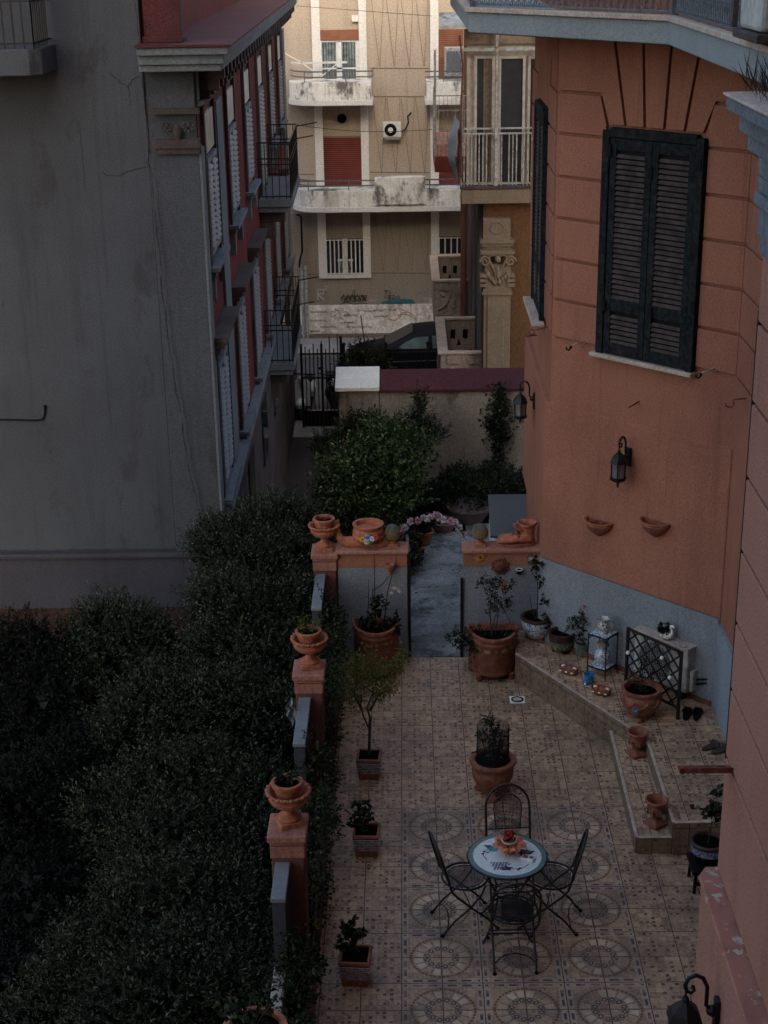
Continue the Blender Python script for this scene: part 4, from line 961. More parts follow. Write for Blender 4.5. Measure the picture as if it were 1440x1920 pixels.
# iron balcony higher up the side
ib = sub("balcony", oh); MB().box(0.78, 1.549, 21.8, 24.2, 2.95, 3.30).build("slab", m_roller, ib, bevel=0.01); MB().box(0.80, 1.549, 21.85, 24.2, 3.301, 3.55).build("skirt", simple("pink_cloth", (0.42, 0.20, 0.17), 0.8), ib)
r_ = MB()
for z in (3.56, 3.9, 4.3, 4.62): r_.bar((0.79, 21.85, z), (1.549, 21.85, z), 0.02); r_.bar((0.79, 21.85, z), (0.79, 24.2, z), 0.02)
for i in range(9): r_.bar((0.79+0.093*i, 21.85, 3.3), (0.79+0.093*i, 21.85, 4.62), 0.012)
for i in range(20): r_.bar((0.79, 21.85+0.12*i, 3.3), (0.79, 21.85+0.12*i, 4.62), 0.012)
for i in range(5): r_.tube([(0.87+0.14*i+0.055*math.cos(t), 21.85, 3.7+0.055*math.sin(t)) for t in [2*PI*j/8 for j in range(8)]], 0.008, 4, True)
r_.bar((0.79, 21.85, 3.2), (0.79, 21.85, 5.6), 0.05); r_.bar((1.40, 21.85, 3.2), (1.40, 21.85, 5.6), 0.04); r_.build("railing", m_rail, ib)
# veranda
ve = sub("veranda", oh); VY = 15.2
va = fpx(865, 352, VY)[0]
MB().box(va, 5, VY, OY-0.002, 3.33, 3.60).build("slab", m_sand, ve, bevel=0.012); MB().box(va-0.02, 5, VY-0.03, OY-0.002, 3.602, 3.66).build("sill", m_trimbrown, ve, bevel=0.008)
MB().box(va+0.05, 1.549, OY, 16.6, 3.33, 3.60).build("side_slab", m_sand, ve)
rl = MB(); z0 = 3.66
for z in (z0+0.93, z0+1.02): rl.bar((va, VY+0.02, z), (3.2, VY+0.02, z), 0.028)
rl.bar((va, VY+0.02, z0+0.04), (3.2, VY+0.02, z0+0.04), 0.02)
x = va+0.05; i = 0
while x < 3.2:
    if i % 4 != 3: rl.bar((x, VY+0.02, z0), (x, VY+0.02, z0+0.93), 0.020)
    x += 0.068; i += 1
rl.build("railing", m_rail, ve)
ps = MB()
for xx in (fpx(931, 200, VY)[0], fpx(1010, 200, VY)[0]): ps.bar((xx, VY+0.0, z0), (xx, VY+0.0, 6.9), 0.045)
split_build(ps, "post", m_rail, ve)
MB().box(va+0.10, 5, OY-0.06, OY-0.003, 3.66, 7.3).build("inner_wall", m_frameb, ve)
def glazed(x0, x1, y0, y1):
    a = fpx(x0, y1, OY-0.1); b = fpx(x1, y0, OY-0.1); W = 0.05
    f = MB(); f.box(a[0], a[0]+W, OY-0.13, OY-0.061, a[1], b[1]); f.box(b[0]-W, b[0], OY-0.13, OY-0.061, a[1], b[1]); f.box(a[0]+W, b[0]-W, OY-0.13, OY-0.061, b[1]-W, b[1]); f.box(a[0]+W, b[0]-W, OY-0.13, OY-0.061, a[1], a[1]+0.08)
    d = f.build("door", m_frameb, ve, bevel=0.004); MB().box(a[0]+W, b[0]-W, OY-0.09, OY-0.062, a[1]+0.08, b[1]-W).build("pane", m_glassd, d)
glazed(888, 928, 104, 350); glazed(932, 986, 104, 350); glazed(986, 1030, 104, 350)
c3 = MB(); a = fpx(905, 346, OY-0.1); b = fpx(926, 110, OY-0.1); n = 14
c3.add([(a[0]+(b[0]-a[0])*i/n, OY-0.10-0.006*math.sin(i*1.9), z) for z in (a[1], b[1]) for i in range(n+1)], [(i, i+1, n+2+i, n+1+i) for i in range(n)])
c3.build("curtain", simple("tan_curtain", (0.16, 0.115, 0.085), 0.8), ve)
a = fpx(868, 96, VY); b = fpx(1010, 88, VY); MB().box(a[0], 5, VY-0.01, VY+0.06, a[1], b[1]).build("transom", m_rail, ve)
a = fpx(870, 84, VY); b = fpx(1010, 40, VY); MB().box(va+0.06, 5, OY-0.14, OY-0.062, a[1], 7.3).build("upper_panel", simple("brown_panel", (0.20, 0.145, 0.10), 0.7), ve)
side = MB(); 
for z in (3.7, 4.6, 5.9): side.bar((va, VY, z), (va, 17.0, z), 0.03)
for i in range(10): side.bar((va, VY+0.2*i, 3.66), (va, VY+0.2*i, 4.68), 0.016)
side.build("side_railing", m_rail, ve)
m_net = simple("pale_blue_net", (0.36, 0.42, 0.42), 0.8, 0, 0.25, 20, 0.2)
nn = MB(); NU, NV = 12, 14; vs = []
for j in range(NV+1):
    for i in range(NU+1):
        u, v = i/NU, j/NV; bulge = 0.20*math.sin(v*PI*0.9+0.15)*(0.4+0.6*math.sin(u*PI)) + 0.012*math.sin(u*30)
        vs.append((va-0.03-bulge*(1-0.2*v)-0.012*math.sin(v*17+u*5), VY+0.02+2.0*u, 3.62+1.15*v))
nn.add(vs, [(j*(NU+1)+i, j*(NU+1)+i+1, (j+1)*(NU+1)+i+1, (j+1)*(NU+1)+i) for j in range(NV) for i in range(NU)])
no = nn.build("balcony_net", m_net, None, 60); tag(no, "pale blue cloth bulging over the side railing of the ochre house veranda", "cloth")
MB().tube([(va+0.0, VY-0.02, 3.8), (va-0.01, VY-0.02, 5.0), (va+0.02, VY-0.02, 5.8), (va-0.04, VY-0.02, 6.3)], 0.018, 6).build("vine_pipe", m_rust, ve)
aw = MB(); ax0, ay0 = 0.74, 15.0
for i in range(18):
    xx = i/18*0.9
    aw.hexa([(ax0+xx, 14.9, 6.46+0.012*(i % 2)), (ax0+xx+0.052, 14.9, 6.46+0.012*(i % 2)), (ax0+xx+0.052, 15.44, 6.66), (ax0+xx, 15.44, 6.66), (ax0+xx, 14.9, 6.475+0.012*(i % 2)), (ax0+xx+0.052, 14.9, 6.475+0.012*(i % 2)), (ax0+xx+0.052, 15.44, 6.675), (ax0+xx, 15.44, 6.675)])
aw.box(ax0-0.01, ax0+0.95, 14.88, 14.9, 6.42, 6.47); aw.build("awning", simple("ribbed_pale_sheet", (0.42, 0.40, 0.34), 0.6, 0, 0.3, 8, 0.1, dirt=(0.12, 0.09, 0.07)), ve)

# ------------------------------------------------------------------ garden wall with maroon coping
gwl = thing("garden_wall", "weathered garden wall with maroon sloping coping closing the upper garden", "wall")
MB().box(-0.32, 6, 9.46, 9.78, -2.9, 1.45).build("wall", m_gardenwall, gwl)
g = MB(); g.hexa([(-0.32, 9.40, 1.452), (6, 9.40, 1.452), (6, 9.80, 1.452), (-0.32, 9.80, 1.452), (-0.32, 9.40, 1.50), (6, 9.40, 1.50), (6, 9.80, 1.72), (-0.32, 9.80, 1.72)]) ; g.build("coping", m_maroon, gwl, bevel=0.01)
gp = thing("garden_wall_pillar", "square pillar with white slab cap at the end of the garden wall", "pillar")
MB().box(-0.95, -0.33, 9.42, 9.80, -2.9, 1.50).build("shaft", m_gardenwall, gp, bevel=0.02)
g = MB(); g.hexa([(-1.0, 9.33, 1.50), (-0.325, 9.33, 1.50), (-0.325, 9.86, 1.50), (-1.0, 9.86, 1.50), (-1.0, 9.33, 1.56), (-0.325, 9.33, 1.56), (-0.325, 9.86, 1.75), (-1.0, 9.86, 1.75)]); g.build("cap", m_whitecap, gp, bevel=0.01)
tag(MB().box(-1.12, -0.98, 3.7, 9.8, -2.9, -0.1).build("retaining_wall", m_gardenwall), "low retaining wall holding the upper garden above the drive", "wall")
# ------------------------------------------------------------------ parapet pillars, stub walls, cross walls
PY = [3.42, 0.40, -2.38, -5.2]
pil = thing("parapet_pillar", "farthest parapet pillar, capped in pink terracotta, joined to the cross wall", "pillar", (-0.875, PY[0], 0), 0, "terracotta capped pillars of the parapet")
MB().box(-0.13, 0.13, -0.145, 0.145, -2.9, 1.24).build("shaft", m_pillar, pil, bevel=0.008)
MB().box(-0.137, 0.137, -0.152, 0.152, 1.13, 1.236).build("band", m_terra_cap, pil, bevel=0.006)
g = MB(); g.prism([(-0.14, -0.155), (0.14, -0.155), (0.14, 0.155), (-0.14, 0.155)], 1.242, 1.28); g.prism([(-0.156, -0.178), (0.156, -0.178), (0.156, 0.178), (-0.156, 0.178)], 1.281, 1.345)
g.build("cap", m_terra_cap, pil, bevel=0.012)
PLAB = ["", "second parapet pillar from the far end, carrying the middle urn above the shrubs", "third parapet pillar, beside the rows of square pots, with the nearest whole urn", "nearest parapet pillar, almost cut off by the bottom of the picture"]
for i in (1, 2, 3): dup(pil, (-0.875+(0.0, -0.01, -0.02, -0.03)[i], PY[i], 0), 0, PLAB[i])
sw = thing("stub_wall", "short narrow wall with slate top in front of the farthest pillar", "low wall", (-0.925, PY[0]-0.155, 0), 0, "slate topped stub walls between the pillars")
MB().box(-0.05, 0.05, -0.93, 0, -2.9, 1.06).build("wall", m_gable_low, sw); MB().box(-0.058, 0.058, -0.95, 0, 1.062, 1.10).build("coping", m_slate, sw, bevel=0.006)
s2 = dup(sw, (-0.925, PY[1]-0.155, 0), 0, "narrow wall with slate top running forward from the middle pillar"); s2.scale = (1, 0.95, 1)
s3 = dup(sw, (-0.935, PY[2]-0.155, 0), 0, "narrow wall with slate top below the nearest whole urn"); s3.scale = (1, 0.52, 1)
tag(MB().box(-1.0, -0.90, -9.5, 2.9, -2.9, 0.42).build("parapet_wall", m_gardenwall, bevel=0.01), "low grey parapet wall under the shrubs along the left of the terrace", "wall")
# cross walls either side of the gateway
def cross(x0, x1, label):
    c = thing("cross_wall", label, "wall", (0, 3.3, 0), 0)
    MB().box(x0, x1, 0.004, 0.20, -0.02, 1.16).build("wall", m_greyblue, c, bevel=0.004)
    MB().box(x0-0.002, x1+0.002, -0.004, 0.204, 1.162, 1.33).build("band", m_salmon, c, bevel=0.004)
    MB().box(x0-0.02, x1+0.02, -0.045, 0.25, 1.332, 1.38).build("coping", m_terra_cap, c, bevel=0.014)
    return c
cw1 = cross(-0.725, 0.075, "left half of the blue grey cross wall, with a snail planter on its coping")
cw2 = cross(0.725, 1.665, "right half of the blue grey cross wall, below the boot planter")
fl = MB().push(TR(0, -3.3, 0))
for (x, y, a, b) in ((662, 1057, .05, .02), (672, 1053, .04, .015), (684, 1056, .05, .02), (695, 1052, .03, .015), (712, 1048, .05, .025), (740, 1103, .05, .02), (735, 1112, .03, .02), (748, 1108, .02, .03), (730, 1100, .02, .01), (748, 1195, .02, .05), (752, 1204, .02, .03)):
    p = ony(x, y, 3.301); n = 9; fl.extr([(p.x+a*math.cos(2*PI*k/n)*random.uniform(.5, 1.2), 3.3035, p.z+b*math.sin(2*PI*k/n)*random.uniform(.5, 1.3)) for k in range(n)], (0, -0.004, 0))
split_build(fl, "flaked_patch", simple("bare_cream_render", (0.50, 0.42, 0.32), 0.9, 0, 0.4, 30, 0.4), cw1)
# ------------------------------------------------------------------ urns
def rope(mb, R, z, r, n=168, tw=21):
    mb.tube([((R+0.25*r*math.cos(tw*2*PI*i/n*1.0))*math.cos(2*PI*i/n), (R+0.25*r*math.cos(tw*2*PI*i/n))*math.sin(2*PI*i/n), z+0.3*r*math.sin(tw*2*PI*i/n)) for i in range(n)], [r*(1+0.22*math.sin(tw*2*2*PI*i/n)) for i in range(n)], 7, True)
def make_urn():
    u = thing("rope_rimmed_urn", "terracotta urn with rope rim on the farthest parapet pillar", "urn", (0, 0, 0), 0, "rope rimmed urns on the parapet pillars")
    rib = lambda a, j: 1+0.035*abs(math.sin(10*a)) if 7 <= j <= 10 else 1
    MB().lathe([(0.085, 0.045), (0.095, 0.05), (0.098, 0.062), (0.085, 0.075), (0.05, 0.095), (0.038, 0.12), (0.042, 0.145), (0.075, 0.158), (0.115, 0.178), (0.143, 0.205), (0.155, 0.235), (0.150, 0.262), (0.165, 0.285), (0.172, 0.30), (0.150, 0.30), (0.140, 0.262), (0.10, 0.20), (0.001, 0.19)], 60, rib, cap=False).build("bowl", m_terra, u, 35)
    b = MB(); rope(b, 0.170, 0.296, 0.0135); b.build("rope_rim", m_terra, u, 60)
    MB().box(-0.10, 0.10, -0.10, 0.10, 0.0, 0.047).build("foot_plate", m_terra, u, bevel=0.006)
    return u
def make_pot(name, label, R, H, mat, group=None, wall=0.012, rim=0.014, taper=0.72, rimh=0.035):
    p = thing(name, label, "flower pot", (0, 0, 0), 0, group)
    MB().lathe([(0.001, 0), (R*taper, 0), (R*taper*1.01, 0.005), (R-0.004, H-rimh), (R+rim-0.004, H-rimh+0.003), (R+rim, H-0.006), (R+rim-0.005, H), (R-wall, H), (R-wall-0.004, H*0.80), (0.001, H*0.80)], 32, cap=False).build("pot", mat, p, 35)
    MB().lathe([(0.001, H*0.83), (R*0.5, H*0.84), (R-wall-0.004, H*0.815)], 24, lambda a, j: 1+0.0*a, cap=False).build("soil", m_soilpot, p, 60)
    return p
def sprig(par, n, spread, h, L, mat, base=(0, 0, 0), name="plant", per=6, tl=0.1, stems=True, W=0.6, lean=(0, 0)):
    B = []; D = []; mb = MB()
    for i in range(n):
        a = random.uniform(0, 2*PI); r = spread*math.sqrt(random.random()); hh = h*random.uniform(0.45, 1)
        b = Vector(base); e_ = b+Vector((r*math.cos(a)+lean[0]*hh, r*math.sin(a)+lean[1]*hh, hh)); m_ = b.lerp(e_, .5)+Vector((0, 0, 0.02))
        if stems: mb.tube([b, m_, e_], [0.004, 0.003, 0.0015], 4)
        for t in (0.35, 0.6, 0.85, 1.0): B.append(tuple(b.lerp(e_, t))); D.append((math.cos(a)*0.6+random.uniform(-.5, .5), math.sin(a)*0.6+random.uniform(-.5, .5), random.uniform(0, .8)))
    P, DD, LL = twig_leaves(np.array(B), unit(np.array(D)), tl, per, L)
    st_ = mb.build(name if stems else name, m_stem, par) if stems else None
    lf = leaf_mesh("leaves", P, DD, LL, W, mat, st_ or par)
    return lf
ip = [None]
u0 = make_urn(); u0.location = (-0.878, PY[0], 1.345)
ULAB = ["", "rope rimmed terracotta urn on the middle parapet pillar", "rope rimmed terracotta urn on the third pillar, nearest whole one", "wide terracotta urn cut off by the bottom edge of the picture"]
for i in (1, 2): dup(u0, (-0.885-0.01*i+0.02, PY[i]+(0.0, 0.03, 0.03)[i], 1.345), 0.2*i, ULAB[i])
PLB = ["small terracotta pot with dead twigs inside the farthest urn", "small terracotta pot with seedlings inside the middle urn", "small terracotta pot with leafy sprigs inside the nearest whole urn"]
for i in range(3):
    p = make_pot("inner_pot", PLB[i], 0.115, 0.17, m_terra, "small pots standing inside the urns"); p.location = (-0.878-(0, 0.005, 0.012)[i], PY[i]+(0.0, 0.03, 0.03)[i], 1.345+0.215)
    if i == 0:
        t_ = MB()
        for k in range(14): a = random.uniform(0, 6.28); t_.tube([(0, 0, 0.13), (0.04*math.cos(a), 0.04*math.sin(a), 0.17), (0.09*math.cos(a+.4), 0.09*math.sin(a+.4), random.uniform(.17, .22))], 0.0025, 4)
        t_.build("dry_twigs", m_rust, p)
    else: sprig(p, 12, 0.10, 0.17, 0.035, L_shrub if i == 2 else L_yel, (0, 0, 0.13), tl=0.04, per=3)
bp = make_pot("big_bowl", ULAB[3], 0.19, 0.17, m_terra, None, 0.02, 0.02, 0.8); pb = onz(478, 1928, 1.52); bp.location = (pb.x, pb.y, 1.36); bp["category"] = "bowl"
sprig(bp, 14, 0.22, 0.30, 0.05, L_shrub, (-0.02, 0, 0.12), tl=0.05, per=3, W=0.8)
# ------------------------------------------------------------------ ornaments on the cross walls
def at_top(px, py, z=1.38, Y=3.40): p = ony(px, py, Y); return p.x
sx_ = at_top(685, 1020)
sn = thing("snail_planter", "terracotta snail planter with painted flowers on the left cross wall", "planter", (sx_, 3.41, 1.38), 0, None, 1.2)
b_ = MB(); b_.tube([(-0.27, 0, 0.22), (-0.275, 0, 0.19), (-0.262, 0, 0.13), (-0.235, 0, 0.07), (-0.17, 0, 0.045), (-0.05, 0, 0.045), (0.1, 0, 0.04), (0.22, 0, 0.028), (0.30, 0, 0.012)], [0.012, 0.032, 0.032, 0.04, 0.055, 0.062, 0.06, 0.045, 0.012], 12)
b_.build("body", m_terra, sn, 60)
b_ = MB(); b_.tube([(-0.285, -0.015, 0.21), (-0.29, -0.02, 0.25)], 0.007, 6); b_.tube([(-0.262, 0.015, 0.21), (-0.255, 0.02, 0.255)], 0.007, 6); b_.ball((-0.29, -0.02, 0.255), 0.011, 8, 6); b_.ball((-0.255, 0.02, 0.26), 0.011, 8, 6); b_.build("feelers", m_terra, sn, 60)
MB().push(TR(0.03, 0, 0.05)).lathe([(0.10, 0), (0.145, 0.03), (0.155, 0.07), (0.14, 0.085), (0.15, 0.10), (0.145, 0.13), (0.13, 0.145), (0.15, 0.17), (0.15, 0.185), (0.12, 0.185), (0.11, 0.14), (0.001, 0.13)], 32, cap=False).build("shell_pot", m_terra, sn, 45)
for k, (dx, dz, c) in enumerate(((-0.05, 0.13, (0.6, 0.33, 0.03)), (0.0, 0.15, (0.1, 0.25, 0.5)), (0.04, 0.135, (0.6, 0.6, 0.58)), (0.075, 0.15, (0.45, 0.06, 0.03)), (0.02, 0.10, (0.05, 0.13, 0.03)), (-0.01, 0.105, (0.6, 0.55, 0.45)))):
    q = MB()
    for j in range(7): a = j*2*PI/7; q.push(TR(0.03+dx+0.018*math.cos(a), -0.158, dz+0.018*math.sin(a))).ball((0, 0, 0), (0.013, 0.006, 0.013), 6, 4).pop()
    q.build("painted_flower", simple("glaze_%d" % k, c, 0.3, 0, 0.15, 30, 0), sn, 60)
def make_cone(x, label):
    c = thing("pine_cone_finial", label, "pine cone ornament", (x, 3.40, 1.38), 0, "glazed pine cone ornaments flanking the gateway")
    q = MB(); q.box(-0.062, 0.062, -0.062, 0.062, 0, 0.03); q.push(TR(0, 0, 0.03)).lathe([(0.058, 0), (0.055, 0.012), (0.03, 0.03), (0.028, 0.04), (0.05, 0.055)], 24); q.build("foot", m_terra, c, 40)
    m_, nt, b = newmat("green_brown_glaze", 0.3, spec=0.6) if "green_brown_glaze" not in bpy.data.materials else (bpy.data.materials["green_brown_glaze"], None, None)
    if nt:
        v, (x_, y_, z_) = coords(nt); nt.links.new(mixc(nt, smooth(z_, 0.15, 0.27), (0.20, 0.125, 0.045), (0.085, 0.095, 0.085)), b.inputs["Base Color"])
    q = MB(); pr_ = [(0.04, 0.085), (0.070, 0.105), (0.083, 0.135), (0.084, 0.16), (0.077, 0.19), (0.062, 0.22), (0.042, 0.245), (0.018, 0.262), (0.003, 0.268)]
    q.lathe(pr_, 24)
    for j in range(13):
        z = 0.092+0.013*j; t = j/12
        R = np.interp(z, [p[1] for p in pr_], [p[0] for p in pr_]); n = 14
        for i in range(n):
            a = 2*PI*(i+0.5*(j % 2))/n; q.push(TR(R*math.cos(a), R*math.sin(a), z, a)).ball((0.003, 0, 0.002), (0.012, 0.0125*max(.3, R/0.084), 0.0105), 6, 4).pop()
    q.build("cone", m_, c, 60); return c
make_cone(at_top(736, 1020), "glazed pine cone ornament left of the gateway, beside the snail planter"); make_cone(at_top(900, 1015), "glazed pine cone ornament right of the gateway, beside the boot")
bo_ = thing("boot_planter", "large terracotta boot planter with curled collar on the right cross wall", "planter", (at_top(973, 1015), 3.41, 1.382), 0, None, 1.2)
q = MB(); q.push(Matrix.Scale(1.0, 4))
# boot: sections from toe to heel, then the shaft
secs = [(-0.205, 0.005, 0.055, 0.03, 0.05), (-0.19, 0.01, 0.072, 0.055, 0.055), (-0.15, 0.0, 0.085, 0.075, 0.065), (-0.10, 0, 0.086, 0.082, 0.075), (-0.05, 0, 0.082, 0.09, 0.085), (0.0, 0, 0.078, 0.11, 0.10), (0.05, 0, 0.076, 0.13, 0.12), (0.10, 0, 0.074, 0.14, 0.13), (0.135, 0, 0.06, 0.13, 0.12), (0.15, 0, 0.03, 0.08, 0.08)]
vs = []; fs = []; n = 16
for (x, dy, ry, top, _) in secs:
    for i in range(n):
        a = 2*PI*i/n; yy = ry*math.cos(a); zz = 0.022+max(0, top-0.0)*(0.5+0.5*math.sin(a)) if math.sin(a) > -0.99 else 0.022
        vs.append((x, yy+dy, zz))
for j in range(len(secs)-1):
    for i in range(n): i2 = (i+1) % n; fs.append((j*n+i, (j+1)*n+i, (j+1)*n+i2, j*n+i2))
fs.append(tuple(range(n))); fs.append(tuple((len(secs)-1)*n+i for i in reversed(range(n))))
q.add(vs, fs)
q.build("foot", m_terra, bo_, 60)
MB().push(TR(0.075, 0, 0.08)).lathe([(0.074, 0), (0.074, 0.06), (0.078, 0.10), (0.088, 0.125), (0.096, 0.138), (0.090, 0.15), (0.078, 0.142), (0.068, 0.10), (0.06, 0.02), (0.001, 0.01)], 28, lambda a, j: 1+(0.09*math.sin(3*a+0.5) if j >= 3 and j <= 7 else 0), cap=False).build("shaft", m_terra, bo_, 50)
q = MB(); q.extr([(0.225*0.98*math.cos(2*PI*k/24)*(1 if math.cos(2*PI*k/24) < 0 else 0.75)-0.008, (0.082 if math.cos(2*PI*k/24) < 0.2 else 0.07)*math.sin(2*PI*k/24)*1.08, 0.0) for k in range(24)], (0, 0, 0.024)); q.build("sole", m_terra_d, bo_, bevel=0.004)
q = MB()
for k in range(4):
    x = -0.075+0.032*k; z = 0.105+0.012*k; q.tube([(x, -0.04, z), (x+0.02, 0, z+0.022), (x+0.012, 0.04, z)], 0.006, 6)
q.tube([(0.0, -0.03, 0.15), (-0.03, -0.06, 0.14), (-0.01, -0.075, 0.10)], 0.012, 6); q.tube([(0.02, -0.065, 0.17), (-0.03, -0.07, 0.19), (-0.045, -0.05, 0.22), (-0.02, -0.04, 0.235)], [0.018, 0.022, 0.022, 0.012], 8)
q.build("laces", m_terra_d, bo_, 60)
# wall ornaments
m_sunface = simple("dark_red_clay", (0.13, 0.040, 0.028), 0.7, 0, 0.3, 30, 0.2)
def wallp(px, py, off=0.0): p = ony(px, py, 3.30-off); return p
p = wallp(938, 1061); sf = thing("sun_face", "terracotta sun face with wavy rays hanging on the right cross wall", "wall ornament", (p.x, 3.298, p.z))
q = MB().push(Matrix.Rotation(PI/2, 4, 'X')); q.lathe([(0.001, 0.045), (0.03, 0.044), (0.055, 0.035), (0.07, 0.018), (0.073, 0)], 28, cap=False); q.build("face", m_sunface, sf, 60)
q = MB()
for k in range(16):
    a = 2*PI*k/16; d = Vector((math.cos(a), 0, math.sin(a))); t = Vector((-math.sin(a), 0, math.cos(a))); L = 0.118 if k % 2 else 0.105
    q.tube([d*0.065+Vector((0, -0.01, 0)), d*0.085+t*0.008+Vector((0, -0.012, 0)), d*(L-0.012)-t*0.005+Vector((0, -0.01, 0)), d*L+t*0.004+Vector((0, -0.006, 0))], [0.016, 0.014, 0.008, 0.002], 7)
q.build("rays", m_sunface, sf, 60)
q = MB()
for sx in (-1, 1): q.ball((sx*0.024, -0.040, 0.012), (0.011, 0.006, 0.006), 8, 6); q.tube([(sx*0.008, -0.045, 0.026), (sx*0.024, -0.043, 0.031), (sx*0.042, -0.036, 0.022)], 0.004, 5)
q.ball((0, -0.048, -0.004), (0.007, 0.012, 0.016), 8, 6); q.tube([(-0.02, -0.042, -0.028), (0, -0.047, -0.033), (0.02, -0.042, -0.028)], 0.0045, 6); q.build("features", m_sunface, sf, 60)
def flower_orn(px, py, R, mat1, mat2, n, name, label, z=0.0, star=False):
    p = wallp(px, py); o = thing(name, label, "wall ornament", (p.x, 3.298, p.z)); q = MB()
    if star:
        for k in range(10):
            pass
        P = [(R*(1 if k % 2 == 0 else 0.42)*math.sin(2*PI*k/10), -0.002, R*(1 if k % 2 == 0 else 0.42)*math.cos(2*PI*k/10)) for k in range(10)]
        q.extr(P, (0, -0.014, 0)); q.build("star", mat1, o, bevel=0.004)
        q = MB(); P2 = [(a*0.55, b-0.016, c*0.55) for a, b, c in P]; q.extr(P2, (0, -0.006, 0)); q.build("inner_star", mat2, o)
    else:
        for k in range(n): a = 2*PI*k/n; q.push(TR(R*0.62*math.cos(a), -0.01, R*0.62*math.sin(a), 0, 0, -a)).ball((0, 0, 0), (R*0.42, 0.007, R*0.13), 7, 5).pop()
        q.build("petals", mat1, o, 60); MB().ball((0, -0.014, 0), (R*0.36, 0.012, R*0.36), 12, 8).build("centre", mat2, o, 60)
    return o
flower_orn(900, 1044, 0.062, simple("sunflower_glaze", (0.42, 0.20, 0.03), 0.35), simple("seed_brown", (0.10, 0.045, 0.02), 0.5), 14, "sunflower_ornament", "small yellow sunflower ornament at the left end of the right cross wall")
flower_orn(995, 1046, 0.068, simple("star_grey", (0.10, 0.105, 0.10), 0.5), simple("star_pale", (0.30, 0.31, 0.29), 0.4), 5, "star_ornament", "dark star ornament with pale centre on the cross wall below the boot", star=True)
p = wallp(973, 1070); wc = thing("wall_cup", "tiny white and black cup hanging on the wall right of the sun face", "wall ornament", (p.x, 3.295, p.z-0.03))
MB().push(TR(0, -0.035, 0)).lathe([(0.016, 0), (0.03, 0.012), (0.034, 0.035), (0.03, 0.06), (0.024, 0.06), (0.02, 0.02), (0.001, 0.015)], 18, cap=False).build("cup", m_blackp, wc, 50)
MB().push(TR(0, -0.035, 0.045)).lathe([(0.040, 0.010), (0.042, 0.02), (0.032, 0.02), (0.030, 0.012)], 18, cap=False).build("rim", m_framew, wc, 50)
p = wallp(732, 1062); co = thing("cone_wall_pot", "small terracotta cone pot hanging on the left cross wall", "wall pot", (p.x, 3.25, p.z))
MB().lathe([(0.004, -0.10), (0.020, -0.05), (0.038, 0.0), (0.052, 0.02), (0.056, 0.045), (0.046, 0.045), (0.03, 0.0), (0.001, -0.02)], 24, cap=False).build("cone", m_terra, co, 50); MB().push(TR(0, 0, 0.047)).lathe([(0.047, 0), (0.056, -0.004), (0.056, 0.004), (0.047, 0.002)], 24, cap=False).build("rim", m_terra, co, 60)
# half round wall pockets on the bay
def pocket(u, z, label):
    P = BP(u, z, 0.028); o = thing("wall_pocket", label, "wall planter", tuple(P), math.radians(-45), "half round wall pockets on the bay", 1.3)
    o.scale = (1.5, 1.4, 1.0); n = 20; vs = []; prof = [(0.115, 0.10), (0.118, 0.085), (0.110, 0.06), (0.095, 0.02), (0.065, -0.03), (0.02, -0.075)]
    inner = [(0.100, 0.10), (0.095, 0.06), (0.05, 0.03)]
    for r, zz in prof+inner:
        pass
    q = MB()
    for (PR, flip) in ((prof, 0), (inner, 1)):
        vs = [(r*math.cos(PI+PI*i/n), r*0.95*math.sin(PI+PI*i/n), zz) for r, zz in PR for i in range(n+1)]; m = n+1
        q.add(vs, [(j*m+i, j*m+i+1, (j+1)*m+i+1, (j+1)*m+i) for j in range(len(PR)-1) for i in range(n)])
    q.add([(r*math.cos(PI+PI*i/n), r*0.95*math.sin(PI+PI*i/n), 0.10) for r in (0.115, 0.100) for i in range(n+1)], [(i, i+1, n+2+i, n+1+i) for i in range(n)])
    q.add([(-0.05, 0, 0.03)]+[(0.05*math.cos(PI+PI*i/n), 0.0475*math.sin(PI+PI*i/n), 0.03) for i in range(n+1)], [tuple(range(1, n+2))])
    q.extr([(-0.115, 0.002, 0.10), (0.115, 0.002, 0.10), (0.095, 0.002, 0.02), (0.02, 0.002, -0.075), (-0.02, 0.002, -0.075), (-0.095, 0.002, 0.02)], (0, -0.006, 0))
    q.build("pocket", m_terra_d, o, 40); r_ = MB(); r_.tube([(0.117*math.cos(PI+PI*i/n), 0.112*math.sin(PI+PI*i/n), 0.10) for i in range(n+1)], 0.006, 6); r_.tube([(0.112*math.cos(PI+PI*i/n), 0.106*math.sin(PI+PI*i/n), 0.07) for i in range(n+1)], 0.005, 6); r_.build("rim", m_terra, o, 60)
    if "left" in label:
        t_ = MB()
        for k in range(4): t_.ball((-0.05+0.035*k, -0.04, 0.085+0.01*(k % 2)), (0.022, 0.02, 0.012), 8, 6)
        t_.build("dry_clods", m_rust, o, 60)
pocket(-0.31, 1.93, "left half round terracotta wall pocket holding a few clods"); pocket(0.42, 2.12, "right half round terracotta wall pocket, empty and dark")
